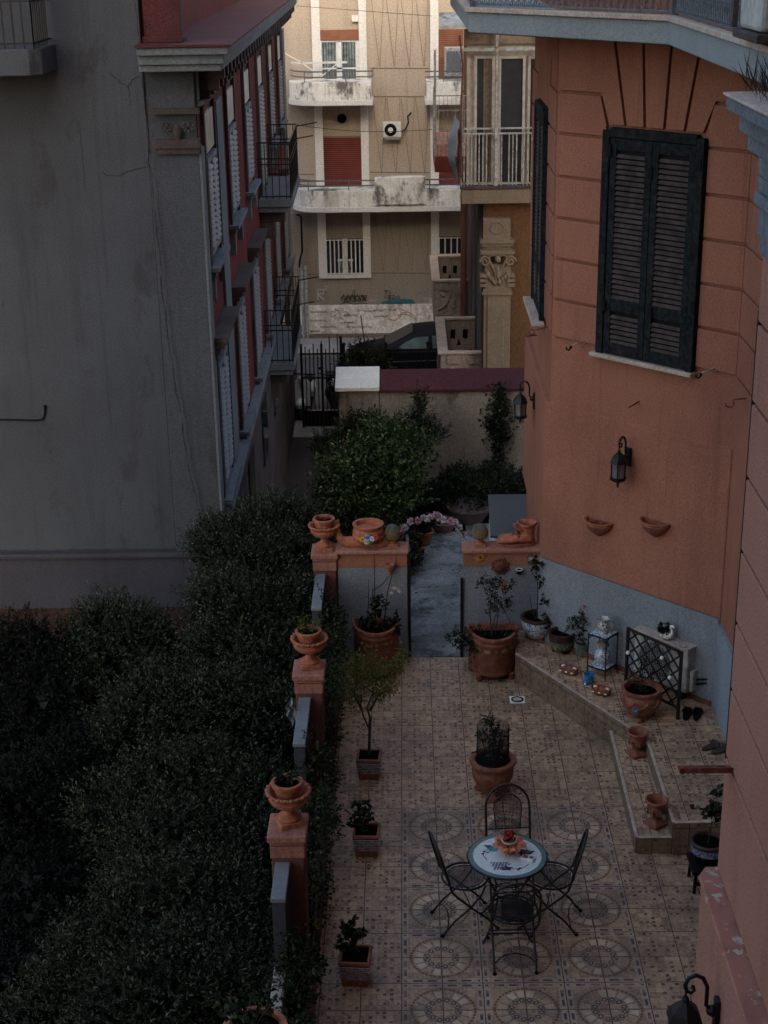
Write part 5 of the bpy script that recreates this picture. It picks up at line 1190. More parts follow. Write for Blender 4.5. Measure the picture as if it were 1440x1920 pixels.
# lanterns
def make_lantern(label, loc, rz, s=1.0):
    """hexagonal carriage lantern; local -y points away from the wall, origin at wall plate"""
    o = thing("wall_lantern", label, "lantern", loc, rz, "black carriage lanterns on the salmon walls", s)
    q = MB(); q.box(-0.025, 0.025, -0.02, 0, -0.10, 0.06); q.push(TR(0, -0.02, 0.0, 0, PI/2)).lathe([(0.022, 0), (0.026, 0.01), (0.016, 0.03), (0.001, 0.034)], 14, cap=False); q.build("wall_plate", m_iron, o, bevel=0.003)
    q = MB(); A = [(0, -0.03, 0.0), (0, -0.055, 0.03), (0, -0.055, 0.12), (0, -0.075, 0.165), (0, -0.105, 0.18), (0, -0.135, 0.165), (0, -0.148, 0.13), (0, -0.14, 0.10), (0, -0.12, 0.092), (0, -0.108, 0.105), (0, -0.112, 0.125), (0, -0.122, 0.122)]
    q.tube(A, [0.009]*7+[0.008, 0.008, 0.007, 0.006, 0.008], 8); q.tube([(0, -0.142, 0.10), (0, -0.142, 0.06)], 0.005, 6); q.build("scroll_arm", m_iron, o, 60)
    C = TR(0, -0.142, 0)
    q = MB().push(C); q.lathe([(0.010, 0.075), (0.018, 0.06), (0.012, 0.05), (0.035, 0.035), (0.062, 0.005), (0.078, -0.030), (0.080, -0.036), (0.070, -0.036)], 6); q.build("roof", m_iron, o)
    q = MB().push(C)
    for k in range(6):
        a = PI/3*k; q.bar((0.066*math.cos(a), 0.066*math.sin(a), -0.037), (0.060*math.cos(a), 0.060*math.sin(a), -0.165), 0.007)
    q.lathe([(0.064, -0.165), (0.076, -0.170), (0.074, -0.182), (0.05, -0.20), (0.022, -0.212), (0.010, -0.22), (0.012, -0.235), (0.003, -0.262)], 6); q.build("cage", m_iron, o)
    q = MB().push(C); q.lathe([(0.059, -0.038), (0.055, -0.164)], 6, cap=False); q.build("glass", simple("smoky_glass", (0.13, 0.12, 0.115), 0.15, 0, 0.2, 8, 0, spec=0.7), o)
    return o
P = BP(0.04, 2.86, 0.025); make_lantern("black carriage lantern in the middle of the bay, above the two wall pockets", tuple(P), math.radians(-45), 1.25)
pl = onx(1003, 755, 1.598); make_lantern("black carriage lantern on the flank of the bay beside the garden", (1.597, pl.y, pl.z+0.05), math.radians(-90), 1.2)
pl = onx(1348, 1895, 1.645); make_lantern("close black carriage lantern cut off by the bottom right corner", (1.645, pl.y, pl.z+0.0), math.radians(-90), 1.22)
# brackets and hooks
def bracket(u, z, label, long=True):
    P = BP(u, z, 0.028); o = thing("iron_bracket", label, "bracket", tuple(P), math.radians(-45))
    q = MB(); q.bar((0, -0.004, -0.03), (0, -0.004, 0.06), 0.02, 0.008); q.bar((0, -0.004, 0.0), (-0.05, -0.15, -0.03), 0.018, 0.006); q.build("arm", m_rail, o)
    q = MB(); q.tube([(-0.05, -0.15, -0.03), (-0.055, -0.155, -0.06), (-0.075, -0.16, -0.085), (-0.10, -0.165, -0.08), (-0.105, -0.165, -0.055)], 0.009, 6); q.ball((-0.055, -0.155, -0.05), 0.016, 8, 6); q.build("hook", m_blackp, o, 60)
bracket(-0.60, 3.97, "pale iron bracket with hook left of the big shuttered window"); bracket(1.02, 3.98, "pale iron bracket with hook right of the big shuttered window")
P = onx(1030, 612, 1.66); o = thing("shutter_hook", "rusty shutter hook under the narrow flank window", "hook", (1.655, P.y, P.z))
q = MB(); q.tube([(0, 0, 0), (-0.09, -0.01, -0.02), (-0.16, -0.02, -0.04), (-0.15, -0.02, -0.07), (-0.19, -0.03, -0.085), (-0.22, -0.03, -0.06)], 0.008, 6); q.tube([(-0.13, -0.02, -0.09), (-0.24, -0.03, -0.10)], 0.008, 6); q.tube([(-0.16, -0.02, -0.04), (-0.20, -0.02, -0.02)], 0.007, 6); q.build("hook", m_rust, o, 60)
P = onx(1405, 747, 3.30); o = thing("wall_hook", "dark curled hook on the return wall below the near wing edge", "hook", (3.275, P.y, P.z)); q = MB(); q.tube([(0, 0, 0), (-0.10, -0.02, 0.0), (-0.13, -0.02, -0.01), (-0.12, -0.02, -0.06), (-0.15, -0.02, -0.08), (-0.19, -0.02, -0.07), (-0.20, -0.02, -0.04)], 0.008, 6); q.build("hook", m_rust, o, 60)
P = BP(0.12, 3.45, 0.0); o = thing("iron_peg", "short rusty peg sticking out under the bay window sill", "peg", tuple(P), math.radians(-45)); MB().bar((0, 0, 0.0), (-0.045, -0.12, -0.05), 0.012).build("peg", m_rust, o)
P = BP(-0.04, 3.02, 0.025); o = thing("small_hook", "tiny curved hook above the bay lantern", "hook", tuple(P), math.radians(-45)); MB().tube([(0, -0.002, 0), (0.0, -0.03, -0.01), (-0.01, -0.04, -0.03), (-0.03, -0.04, -0.035)], 0.005, 5).build("hook", m_rust, o)
# rusty beam sticking out of the near wing
P0 = ony(1368, 1436, -5.25); bm = MB(); P0 = ony(1272, 1443, -5.95); bm.box(P0.x, 1.745, -5.99, -5.92, P0.z, P0.z+.006); bm.box(P0.x, 1.745, -5.99, -5.984, P0.z+.0062, P0.z+.03); tag(bm.build("rusty_beam", m_rust), "rusty steel angle sticking out of the near wing over the terrace", "steel bar")
# ------------------------------------------------------------------ half-round planters beside the gateway
def half_planter(name, label, x, y, W, H, D, rz=0):
    o = thing(name, label, "planter", (x, y, 0), rz); n = 22
    def ring(s, z): return [(W/2*s*math.cos(PI+PI*i/n), D*s*math.sin(PI+PI*i/n), z) for i in range(n+1)]
    q = MB(); prof = [(0.94, 0.07), (0.985, 0.08), (1.0, 0.10), (1.0, H-0.12), (1.04, H-0.10), (1.05, H-0.07), (1.02, H-0.05), (1.07, H-0.03), (1.07, H), (0.96, H), (0.94, H-0.09)]
    vs = []; m = n+1
    for s, z in prof: vs += ring(s, z)
    q.add(vs, [(j*m+i, j*m+i+1, (j+1)*m+i+1, (j+1)*m+i) for j in range(len(prof)-1) for i in range(n)])
    q.extr([(-W/2*0.94, 0, 0.07), (W/2*0.94, 0, 0.07), (W/2*1.03, 0, H), (-W/2*1.03, 0, H)], (0, 0.03, 0)); q.extr(ring(0.94, 0.072), (0, 0, 0.01)); q.build("trough", m_terra_p, o, 40)
    MB().extr(ring(0.95, H-0.085), (0, 0, 0.01)).build("soil", m_soilpot, o)
    for (fx, fy) in ((-W*0.42, -0.10*1), (W*0.42, -0.10), (-W*0.2, -D*0.92), (W*0.2, -D*0.92)) if False else ((-W*0.44, -0.06), (W*0.44, -0.06), (-W*0.30, -D*0.80), (W*0.36, -D*0.70)):
        f = MB().push(TR(fx, fy, 0)); f.lathe([(0.028, 0), (0.036, 0.015), (0.03, 0.05), (0.04, 0.085)], 10); f.build("foot", m_terra_d, o, 45)
    tl = MB(); cols = []
    for k in range(5):
        a = PI+PI*(0.30+0.11*k); c = (W/2*1.005*math.cos(a), D*1.005*math.sin(a), H-0.15)
        tl.push(TR(*c, a+PI/2)).extr([(-0.035, -0.004, -0.022), (0.035, -0.004, -0.022), (0.035, -0.004, 0.022), (-0.035, -0.004, 0.022)] if k % 2 else [(-0.03, -0.004, 0), (0, -0.004, -0.024), (0.03, -0.004, 0), (0, -0.004, 0.024)], (0, -0.006, 0)).pop()
    split_build(tl, "glazed_inlay", simple("mixed_glaze", (0.18, 0.13, 0.05), 0.3, 0, 0.8, 16, 0, dirt=(0.03, 0.10, 0.06)), o)
    return o
hp = half_planter("half_round_planter", "tall half round terracotta planter with roses right of the gateway", 1.05, 3.02, 0.56, 0.55, 0.42)
# roses: canes, leaves and orange blooms
def canes(par, pts, r=0.006, name="canes", mat=None):
    q = MB()
    for P in pts: q.tube(P, [r*(1-0.6*i/(len(P)-1)) for i in range(len(P))], 5)
    return q.build(name, mat or m_bark, par)
def leafy(par, clumps, n, L, mat, W=0.55, per=4, tl=0.06, up=0.2, name="leaves"):
    B = []; D = []
    for (x, y, z, r) in clumps:
        k = max(3, int(n*r/0.08)); p = RNG.normal(size=(k, 3))*np.array([r, r*0.8, r])*0.55+np.array([x, y, z]); B.append(p); D.append(unit(RNG.normal(size=(k, 3))+np.array([0, 0, up])))
    P, DD, LL = twig_leaves(np.concatenate(B), np.concatenate(D), tl, per, L); return leaf_mesh(name, P, DD, LL, W, mat, par)
def bloom(par, pos, r, mat, n=26, name="flower"):
    d = unit(RNG.normal(size=(n, 3))+np.array([0, -0.3, 0.6])); leaf_mesh(name, np.array([pos]*n)+d*r*0.15, d, np.full(n, r), 0.9, mat, par)
c = canes(hp, [[(0.0, -0.12, .45), (-0.04, -.1, .7), (-0.06, -.08, .95), (-0.10, -.05, 1.14)], [(0.02, -.12, .45), (0.06, -.1, .75), (0.02, -.06, 1.0), (0.08, -.04, 1.12)], [(-0.03, -.15, .45), (0.02, -.12, .7), (0.12, -.08, .9), (0.10, -.05, 1.1)], [(0.06, -.1, .45), (0.2, -.1, .62), (0.10, -.06, .82), (0, -.05, .95)], [(-0.02, -.1, .45), (-0.03, -.08, .8), (0.0, -.05, 1.05)]])
leafy(hp, [(-0.12, -.08, 1.12, .06), (-0.04, -.08, 1.06, .05), (0.03, -.06, 1.12, .05), (0.12, -.06, 1.08, .06), (-0.02, -.08, .96, .05), (0.02, -.1, .88, .06), (0.12, -.1, .84, .06), (0.0, -.1, .78, .05), (0.16, -.06, .86, .03), (0.15, -.06, 1.0, .04)], 26, 0.035, L_rose)
leafy(hp, [(-0.28, -.2, .50, .10), (-0.34, -.22, .42, .08), (-0.42, -.2, .52, .05), (-0.24, -.28, .42, .08), (-0.18, -.2, .52, .06), (-0.48, -.22, .5, .03), (0.2, -.2, .52, .04)], 34, 0.035, L_shrub, name="trailing_leaves")
bloom(hp, (0.12, -.14, 1.13), 0.030, L_orange); bloom(hp, (0.09, -.16, 1.07), 0.028, L_orange)
hp2 = half_planter("half_round_planter", "tall half round terracotta planter at the foot of the left cross wall", -0.29, 3.05, 0.52, 0.62, 0.40)
canes(hp2, [[(0.0, -.12, .5), (-0.01, -.08, .9), (-0.005, -.06, 1.35), (-0.01, -.06, 1.45)], [(0.08, -.1, .5), (0.14, -.08, 1.0), (0.22, -.05, 1.3), (0.26, -.05, 1.45)], [(-.1, -.12, .5), (-.08, -.1, .9), (-.075, -.09, 1.15)], [(-.05, -.12, .5), (-.04, -.1, .85), (-.03, -.1, 1.05)], [(-0.03, -.06, 1.0), (0.08, -.06, 1.08), (0.18, -.05, 1.2)]], 0.008)
leafy(hp2, [(-.14, -.18, .60, .08), (-0.08, -.2, .68, .07), (0.02, -.15, .80, .07), (0.18, -.15, .62, .08), (0.0, -.12, .92, .04), (0.2, -.22, .56, .05), (-.05, -.22, .55, .08)], 30, 0.045, L_rose, W=0.8)
# ------------------------------------------------------------------ pots on the raised platform
PZ = 0.342
def onp(px, py, z=PZ): return onz(px, py, z)
def maj_mat(name, c0, c1, scale=26, thr=0.52):
    m, nt, b = newmat(name, 0.25, spec=0.6); v, (x, y, z) = coords(nt)
    n1 = noise(nt, v, scale, 2, 0.5); n2 = noise(nt, v, scale*0.6, 1, 0.4)
    c = mixc(nt, (n1-0.5).ab() < 0.035, c0, c1); c = mixc(nt, smooth(n2, 0.66, 0.7), c, (0.40, 0.22, 0.05)); c = mixc(nt, smooth(n1, 0.62, 0.66)*0.8, c, c1)
    c = mixc(nt, smooth(noise(nt, v, 6, 4), 0.5, 0.8)*0.35, c, scl(c0, 0.5))
    nt.links.new(c, b.inputs["Base Color"]); return m
m_majo = maj_mat("blue_white_majolica", (0.55, 0.58, 0.58), (0.05, 0.12, 0.24)); m_majo_d = maj_mat("dark_majolica", (0.13, 0.14, 0.10), (0.03, 0.035, 0.03), 30); m_majo_w = maj_mat("cream_black_majolica", (0.50, 0.49, 0.43), (0.03, 0.035, 0.05), 30)
m_navy = maj_mat("navy_pattern", (0.05, 0.06, 0.12), (0.25, 0.30, 0.42), 60)
p = onp(1006, 1196); g1 = thing("majolica_pot", "large blue and white majolica pot holding a staked rose", "flower pot", (p.x, p.y, PZ))
MB().push(TR(0, 0, 0.03)).lathe([(0.001, 0), (0.105, 0), (0.125, 0.02), (0.165, 0.09), (0.182, 0.16), (0.180, 0.205), (0.184, 0.215), (0.15, 0.215), (0.001, 0.20)], 36, cap=False).build("bowl", m_majo, g1, 50)
MB().lathe([(0.176, 0.246), (0.190, 0.255), (0.192, 0.275), (0.178, 0.285), (0.155, 0.28), (0.15, 0.25)], 36, cap=False).build("rim", m_darkrim, g1, 50); MB().lathe([(0.001, 0.252), (0.154, 0.250)], 24, cap=False).build("soil", m_soilpot, g1)
for k in range(3): a = k*2.1-1.2; MB().push(TR(0.10*math.cos(a), 0.10*math.sin(a), 0)).box(-0.025, 0.025, -0.025, 0.025, 0.0, 0.04).build("foot", m_terra_d, g1, bevel=0.004)
canes(g1, [[(0.0, 0, .25), (0.005, 0, .55), (-0.01, 0, .80), (-0.03, 0, .92)], [(0.03, 0, .25), (0.06, -.02, .40), (0.12, -.02, .52), (0.14, -.02, .66)], [(-.02, 0, .25), (-.07, 0, .40), (-.085, 0, .54)], [(.01, 0, .25), (.03, 0, .5), (.03, 0, .62)]], 0.007)
leafy(g1, [(-0.04, -.02, .92, .04), (0.02, -.02, .94, .03), (0.05, -.02, .74, .035), (0.13, -.02, .56, .05), (0.15, -.02, .64, .03), (0.10, -.06, .50, .04), (0.14, -.08, .32, .05), (0.12, -.1, .28, .04)], 24, 0.045, L_rose, W=0.75); bloom(g1, (0.15, -.04, .71), 0.032, L_red)
p = onp(1052, 1220); g2 = thing("striped_pot", "dark green ceramic pot with patterned lower half, second on the platform", "flower pot", (p.x, p.y, PZ))
MB().push(TR(0, 0, 0.025)).lathe([(0.001, 0), (0.09, 0), (0.12, 0.03), (0.138, 0.08), (0.140, 0.12)], 32, cap=False).build("bowl", m_majo_d, g2, 50)
MB().push(TR(0, 0, 0.025)).lathe([(0.1405, 0.1205), (0.142, 0.18), (0.152, 0.20), (0.150, 0.215), (0.128, 0.215), (0.12, 0.17), (0.001, 0.17)], 32, cap=False).build("rim", m_darkrim, g2, 50); MB().lathe([(0.001, 0.20), (0.122, 0.198)], 24, cap=False).build("soil", m_soilpot, g2)
for k in range(3): a = k*2.1-1.2; MB().push(TR(0.08*math.cos(a), 0.08*math.sin(a), 0)).box(-0.02, 0.02, -0.02, 0.02, 0.0, 0.03).build("foot", m_blackp, g2)
canes(g2, [[(0, 0, .2), (0.07, 0, .27), (.10, 0, .38), (.14, 0, .46)]], 0.006); leafy(g2, [(.13, -.02, .42, .04), (.07, -.02, .35, .02)], 14, 0.04, L_shrub)
p = onp(1092, 1228); g3 = thing("small_pot", "small grey green pot with pink flower, left of the plant stand", "flower pot", (p.x, p.y, PZ))
MB().lathe([(0.001, 0), (0.065, 0), (0.085, 0.10), (0.092, 0.15), (0.096, 0.165), (0.082, 0.165), (0.07, 0.13), (0.001, 0.13)], 28, cap=False).build("pot", simple("sage_ceramic", (0.10, 0.115, 0.10), 0.4, 0, 0.4, 20, 0, dirt=(0.22, 0.21, 0.17)), g3, 50); MB().lathe([(0.001, 0.145), (0.075, 0.142)], 20, cap=False).build("soil", m_soilpot, g3)
canes(g3, [[(0, 0, .14), (0.0, 0, .35), (-.01, 0, .58)], [(0, 0, .14), (-.08, 0, .3), (-.12, 0, .37)]], 0.005); leafy(g3, [(0, -.02, .50, .05), (0.04, -.02, .42, .05), (-.05, -.02, .44, .05), (.02, -.03, .30, .04), (0, -.04, .20, .06), (-.1, -.02, .34, .03), (.0, 0, .22, .05)], 24, 0.035, L_rose); bloom(g3, (0, -.03, .61), 0.028, L_pink, 24); bloom(g3, (0.035, -.03, .60), 0.018, L_red, 12)
p = Vector((2.205, 2.165, 0)); ps_ = thing("plant_stand", "square wrought iron stand with two painted tile shelves", "plant stand", (p.x, p.y, PZ), math.radians(-40))
q = MB(); h = 0.115
for sx in (-1, 1):
    for sy in (-1, 1):
        q.tube([(sx*(h+0.015), sy*(h+0.015), 0.0), (sx*h, sy*h, 0.05), (sx*h, sy*h, 0.43), (sx*h, sy*h, 0.50)], 0.007, 6)
    for (ax, bx_) in ((0, 1), (1, 0)):
        pts_ = [(-h+2*h*t, 0.50-0.06*abs(2*t-1)**2-0.0) for t in [i/10 for i in range(11)]]
        q.tube([(u, sx*h, z) if ax == 0 else (sx*h, u, z) for u, z in pts_], 0.005, 5)
for z in (0.11, 0.49):
    for sx in (-1, 1): q.bar((-h, sx*h, z), (h, sx*h, z), 0.012, 0.014); q.bar((sx*h, -h, z), (sx*h, h, z), 0.012, 0.014)
q.build("frame", m_iron, ps_)
for z in (0.112, 0.492): MB().box(-h+0.006, h-0.006, -h+0.006, h-0.006, z, z+0.012).build("tile_shelf", m_majo, ps_, bevel=0.002)
jg = thing("pitcher", "cream pitcher with dark fruit pattern on top of the plant stand", "pitcher", (p.x, p.y, PZ+0.505), math.radians(-10))
MB().lathe([(0.001, 0), (0.05, 0), (0.052, 0.01), (0.045, 0.02), (0.064, 0.05), (0.068, 0.085), (0.058, 0.115), (0.052, 0.13), (0.062, 0.16), (0.066, 0.165), (0.058, 0.162), (0.046, 0.13), (0.001, 0.11)], 28, lambda a, j: 1+(0.12*max(0, math.cos(a-PI)) if j >= 8 else 0), cap=False).build("body", m_majo_w, jg, 50)
MB().tube([(0.056, 0, 0.14), (0.09, 0, 0.145), (0.105, 0, 0.11), (0.09, 0, 0.06), (0.064, 0, 0.05)], 0.008, 8).build("handle", m_majo_w, jg, 60)
vz = thing("lidded_vase", "blue and white bulbous jar with lid on the lower shelf of the stand", "vase", (p.x, p.y, PZ+0.125))
MB().lathe([(0.001, 0), (0.055, 0), (0.06, 0.015), (0.085, 0.06), (0.092, 0.10), (0.085, 0.135), (0.06, 0.165), (0.05, 0.18), (0.052, 0.20), (0.07, 0.21), (0.072, 0.225)], 28, cap=False).build("body", m_majo, vz, 50); MB().lathe([(0.072, 0.226), (0.065, 0.25), (0.04, 0.262), (0.001, 0.265)], 24, cap=False).build("lid", simple("aged_cork_lid", (0.22, 0.15, 0.11), 0.8), vz, 50)
def basket(px, py, label, rz):
    p = onp(px, py); o = thing("oval_basket", label, "basket", (p.x, p.y, PZ), rz, "oval terracotta baskets on the platform edge"); n = 30
    def ov(s, z, k=1): return [(0.115*s*math.copysign(abs(math.cos(a))**0.8, math.cos(a)), 0.062*s*math.copysign(abs(math.sin(a))**0.9, math.sin(a)), z) for a in [2*PI*i/n for i in range(n)]]
    q = MB(); vs = []; pr2 = [(0.78, 0), (0.84, 0.005), (0.98, 0.055), (1.03, 0.066), (1.03, 0.078), (0.92, 0.078), (0.85, 0.03), (0.2, 0.02)]
    for s, z in pr2: vs += ov(s, z)
    q.add(vs, [(j*n+i, j*n+(i+1) % n, (j+1)*n+(i+1) % n, (j+1)*n+i) for j in range(len(pr2)-1) for i in range(n)]+[tuple(reversed(range(n))), tuple((len(pr2)-1)*n+i for i in range(n))]); q.build("tray", m_terra_d, o, 50)
    q = MB()
    for (x, y, s) in ((-0.055, 0.0, 1), (0.0, 0.012, 1.15), (0.05, -0.008, 1), (0.02, -0.02, .8)): q.ball((x, y, 0.055), (0.03*s, 0.026*s, 0.022*s), 10, 7)
    split_build(q, "stone", m_terra if "second" in label else simple("brown_pebble", (0.20, 0.11, 0.07), 0.7), o, 60)
    q = MB()
    for (x, y) in ((-0.07, 0.01), (0.065, 0.01)): q.ball((x, y, 0.066), (0.026, 0.02, 0.016), 9, 6)
    for x in (-0.07, 0.0, 0.07): q.ball((x, -0.062, 0.04), (0.017, 0.008, 0.009), 8, 5)
    split_build(q, "pale_shell", m_whitecap, o, 60)
basket(1066, 1262, "oval terracotta basket of pebbles, nearer the plant stand", math.radians(-32)); basket(1127, 1301, "second oval terracotta basket with white shells, by the blue jar", math.radians(-28))
p = onp(1104, 1280); bj = thing("blue_jar", "bright blue glazed boot shaped jar between the two oval baskets", "jar", (p.x, p.y, PZ), math.radians(10)); m_cob = simple("cobalt_glaze", (0.02, 0.14, 0.30), 0.25, 0, 0.4, 20, 0, spec=0.7)
MB().lathe([(0.001, 0), (0.04, 0), (0.052, 0.03), (0.052, 0.055), (0.046, 0.07), (0.056, 0.095), (0.058, 0.11), (0.048, 0.11), (0.04, 0.08), (0.001, 0.07)], 24, cap=False).build("body", m_cob, bj, 50); q = MB(); q.ball((-0.04, -0.03, 0.022), (0.038, 0.032, 0.022), 10, 7); q.build("toe", m_cob, bj, 60); MB().ball((-0.058, -0.055, 0.014), 0.014, 8, 6).build("ball", m_whitecap, bj, 60)
# big decorated terracotta pot
p = onp(1200, 1343); bg_ = thing("garland_pot", "big terracotta pot with garland relief and blue flower in front of the trellis", "flower pot", (p.x, p.y, PZ))
MB().push(TR(0, 0, 0.04)).lathe([(0.001, 0), (0.11, 0), (0.13, 0.02), (0.185, 0.10), (0.205, 0.17), (0.200, 0.215), (0.185, 0.25), (0.195, 0.265), (0.208, 0.275), (0.208, 0.30), (0.178, 0.30), (0.165, 0.24), (0.001, 0.23)], 44, cap=False).build("pot", m_terra_p, bg_, 50); MB().lathe([(0.001, 0.29), (0.17, 0.285)], 24, cap=False).build("soil", m_soilpot, bg_)
q = MB()
for k in range(9):
    a0 = 2*PI*k/9
    q.tube([((0.200+0.006)*math.cos(a0+2*PI/9*t), (0.200+0.006)*math.sin(a0+2*PI/9*t), 0.04+0.20-0.05*math.sin(PI*t)) for t in [i/8 for i in range(9)]], 0.011, 6); q.ball((0.205*math.cos(a0), 0.205*math.sin(a0), 0.235), (0.02, 0.02, 0.02), 8, 6)
q.tube([(0.193*math.cos(t), 0.193*math.sin(t), 0.293) for t in [2*PI*i/36 for i in range(36)]], 0.006, 6, True); q.build("garland", m_terra_p, bg_, 60)
q = MB(); a = math.radians(-112); c = Vector((0.207*math.cos(a), 0.207*math.sin(a), 0.17)); t1 = Vector((-math.sin(a), math.cos(a), 0))
for k in range(6): b = k*PI/3; q.ball(c+t1*(0.028*math.cos(b))+Vector((0, 0, 0.022*math.sin(b))), (0.016, 0.010, 0.014), 7, 5)
q.build("blue_flower", simple("blue_flower_glaze", (0.07, 0.13, 0.25), 0.35), bg_, 60); MB().ball(c+Vector((0.0, -0.008, 0)), 0.010, 8, 6).build("flower_eye", simple("yellow_glaze", (0.4, 0.28, 0.05), 0.4), bg_, 60)
for k in range(3): a = k*2.1-1.8; MB().push(TR(0.13*math.cos(a), 0.13*math.sin(a), 0, a)).lathe([(0.03, 0), (0.038, 0.02), (0.028, 0.045)], 8).build("foot", m_terra_d, bg_, 40)
canes(bg_, [[(0, 0, .28), (0.01, 0, .45), (0, 0.02, .6)], [(0, 0, .28), (-.08, 0, .42), (-.12, .02, .5)], [(0, 0, .28), (.08, .02, .4), (.15, .03, .44)]], 0.004); leafy(bg_, [(-.1, .05, .44, .06), (0, .05, .50, .05), (.1, .06, .42, .06), (0, 0, .38, .07), (.05, .06, .6, .04)], 16, 0.03, L_shrub)
# air conditioner unit behind its trellis
aca = math.radians(-45.0)
M1 = Matrix(((bd.x, -bn.x, 0, 0), (bd.y, -bn.y, 0, 0), (0, 0, 1, 0), (0, 0, 0, 1)))
def BL(u, o): q_ = b0+bd*u+bn*o; return (q_.x, q_.y, PZ)
ac = thing("air_conditioner", "dusty cream air conditioner behind the trellis at the foot of the bay", "air conditioner", (2.52, 1.99, PZ), math.radians(-46.5))
MB().box(0, 0.70, 0.0, 0.24, 0.10, 0.60).build("casing", simple("dusty_cream_metal", (0.42, 0.38, 0.32), 0.5, 0, 0.2, 12, 0.1, dirt=(0.20, 0.17, 0.14)), ac, bevel=0.012)
MB().box(-0.015, 0.715, -0.02, 0.25, 0.604, 0.63).build("top_board", m_ledge, ac, bevel=0.006)
f_ = MB().push(TR(0.28, -0.003, 0.34, 0, PI/2)); f_.lathe([(0.001, 0.0), (0.21, 0.0)], 28, cap=False); f_.build("fan_recess", m_blackp, ac)
q = MB()
for i in range(24): q.bar((0.05+0.02*i, -0.013, 0.14), (0.05+0.02*i, -0.013, 0.56), 0.003)
for i in range(20): q.bar((0.04, -0.016, 0.14+0.022*i), (0.52, -0.016, 0.14+0.022*i), 0.003)
q.build("fan_grille", m_rail, ac); MB().box(0.705, 0.75, 0.04, 0.20, 0.12, 0.36).build("valve_cover", m_frameb, ac, bevel=0.01)
q = MB(); 
for dz in (0.0, 0.05): q.tube([(0.75, 0.1, 0.20+dz), (0.86, 0.13, 0.24+dz), (0.93, 0.16, 0.22+dz), (0.95, 0.22, 0.3+dz)], 0.012, 6)
q.box(0.76, 0.96, 0.20, 0.23, 0.40, 0.45); q.build("pipe", m_blackp, ac)
for x in (0.06, 0.56): MB().box(x, x+0.08, 0.02, 0.22, 0.0, 0.098).build("foot", m_blackp, ac)
tl_ = thing("trellis_screen", "dark metal framed trellis screen with woven lattice in front of the cream unit", "screen", (2.40, 1.70, PZ), math.radians(-51.5))
W, H = 0.74, 0.78
q = MB(); q.box(-0.014, 0.014, -0.014, 0.014, 0, H); q.box(W-0.014, W+0.014, -0.014, 0.014, 0, H); q.box(0.0142, W-0.0142, -0.012, 0.012, H-0.026, H); q.box(0.0142, W-0.0142, -0.012, 0.012, 0.12, 0.145); q.build("frame", m_bronze, tl_, bevel=0.002)
q = MB(); n = 5
def clip(x0, z0, x1, z1):
    out = []
    dx, dz = x1-x0, z1-z0; t0, t1 = 0, 1
    for p_, d_, lo, hi in ((x0, dx, 0.012, W-0.012), (z0, dz, 0.145, H-0.028)):
        if abs(d_) < 1e-9: continue
        a, b = (lo-p_)/d_, (hi-p_)/d_; a, b = min(a, b), max(a, b); t0, t1 = max(t0, a), min(t1, b)
    return None if t0 >= t1 else (x0+dx*t0, z0+dz*t0, x0+dx*t1, z0+dz*t1)
for k in range(-8, 12):
    for sg, yo in ((1, -0.004), (-1, 0.006)):
        c = clip(k*0.155, 0.0, k*0.155+sg*1.2, 1.2) if sg == 1 else clip(k*0.155+0.5, 0.0, k*0.155+0.5-1.2, 1.2)
        if c: q.bar((c[0], yo, c[1]), (c[2], yo, c[3]), 0.008, 0.020)
q.build("lattice", m_bronze, tl_)
q = MB()
for (x, z) in ((0.03, 0.50), (0.50, 0.62), (0.42, 0.20), (0.62, 0.44), (0.48, 0.15)): q.ball((x, -0.02, z), 0.022, 8, 6)
split_build(q, "pale_shell", m_whitecap, tl_, 60)
q = MB(); q.tube([(0.42, 0.03, 0.15), (0.43, 0.0, 0.3), (0.47, -0.03, 0.37)], 0.004, 5); q.build("twig", m_bark, tl_)
# swan planter and oyster shells on the unit
p = onz(1248, 1198, 0.98); sw_ = thing("swan_planter", "white ceramic swan planter with succulent on top of the cream unit", "planter", (p.x, p.y, PZ+0.637), math.radians(-40))
MB().push(TR(0, 0, 0)).ball((0, 0, 0.045), (0.075, 0.048, 0.045), 14, 10).build("body", m_whitecap, sw_, 60)
MB().tube([(0.045, 0, 0.05), (0.075, 0, 0.085), (0.07, 0, 0.12), (0.05, 0, 0.145), (0.055, 0, 0.165), (0.075, 0, 0.17), (0.10, 0, 0.155)], [0.026, 0.018, 0.014, 0.012, 0.014, 0.015, 0.004], 10).build("neck", m_whitecap, sw_, 60)
sprig(sw_, 10, 0.05, 0.10, 0.04, L_shrub, (-0.02, 0, 0.06), tl=0.03, per=4, W=0.7)
os_ = MB().push(TR(p.x+0.09, p.y-0.10, PZ+0.638)); 
for k in range(3): os_.ball((0.035*k, -0.04*k, 0.006), (0.035, 0.026, 0.008), 10, 5)
tag(os_.build("flat_shells", m_ledge, None, 60), "flat pale shells lying in front of the swan", "shells")
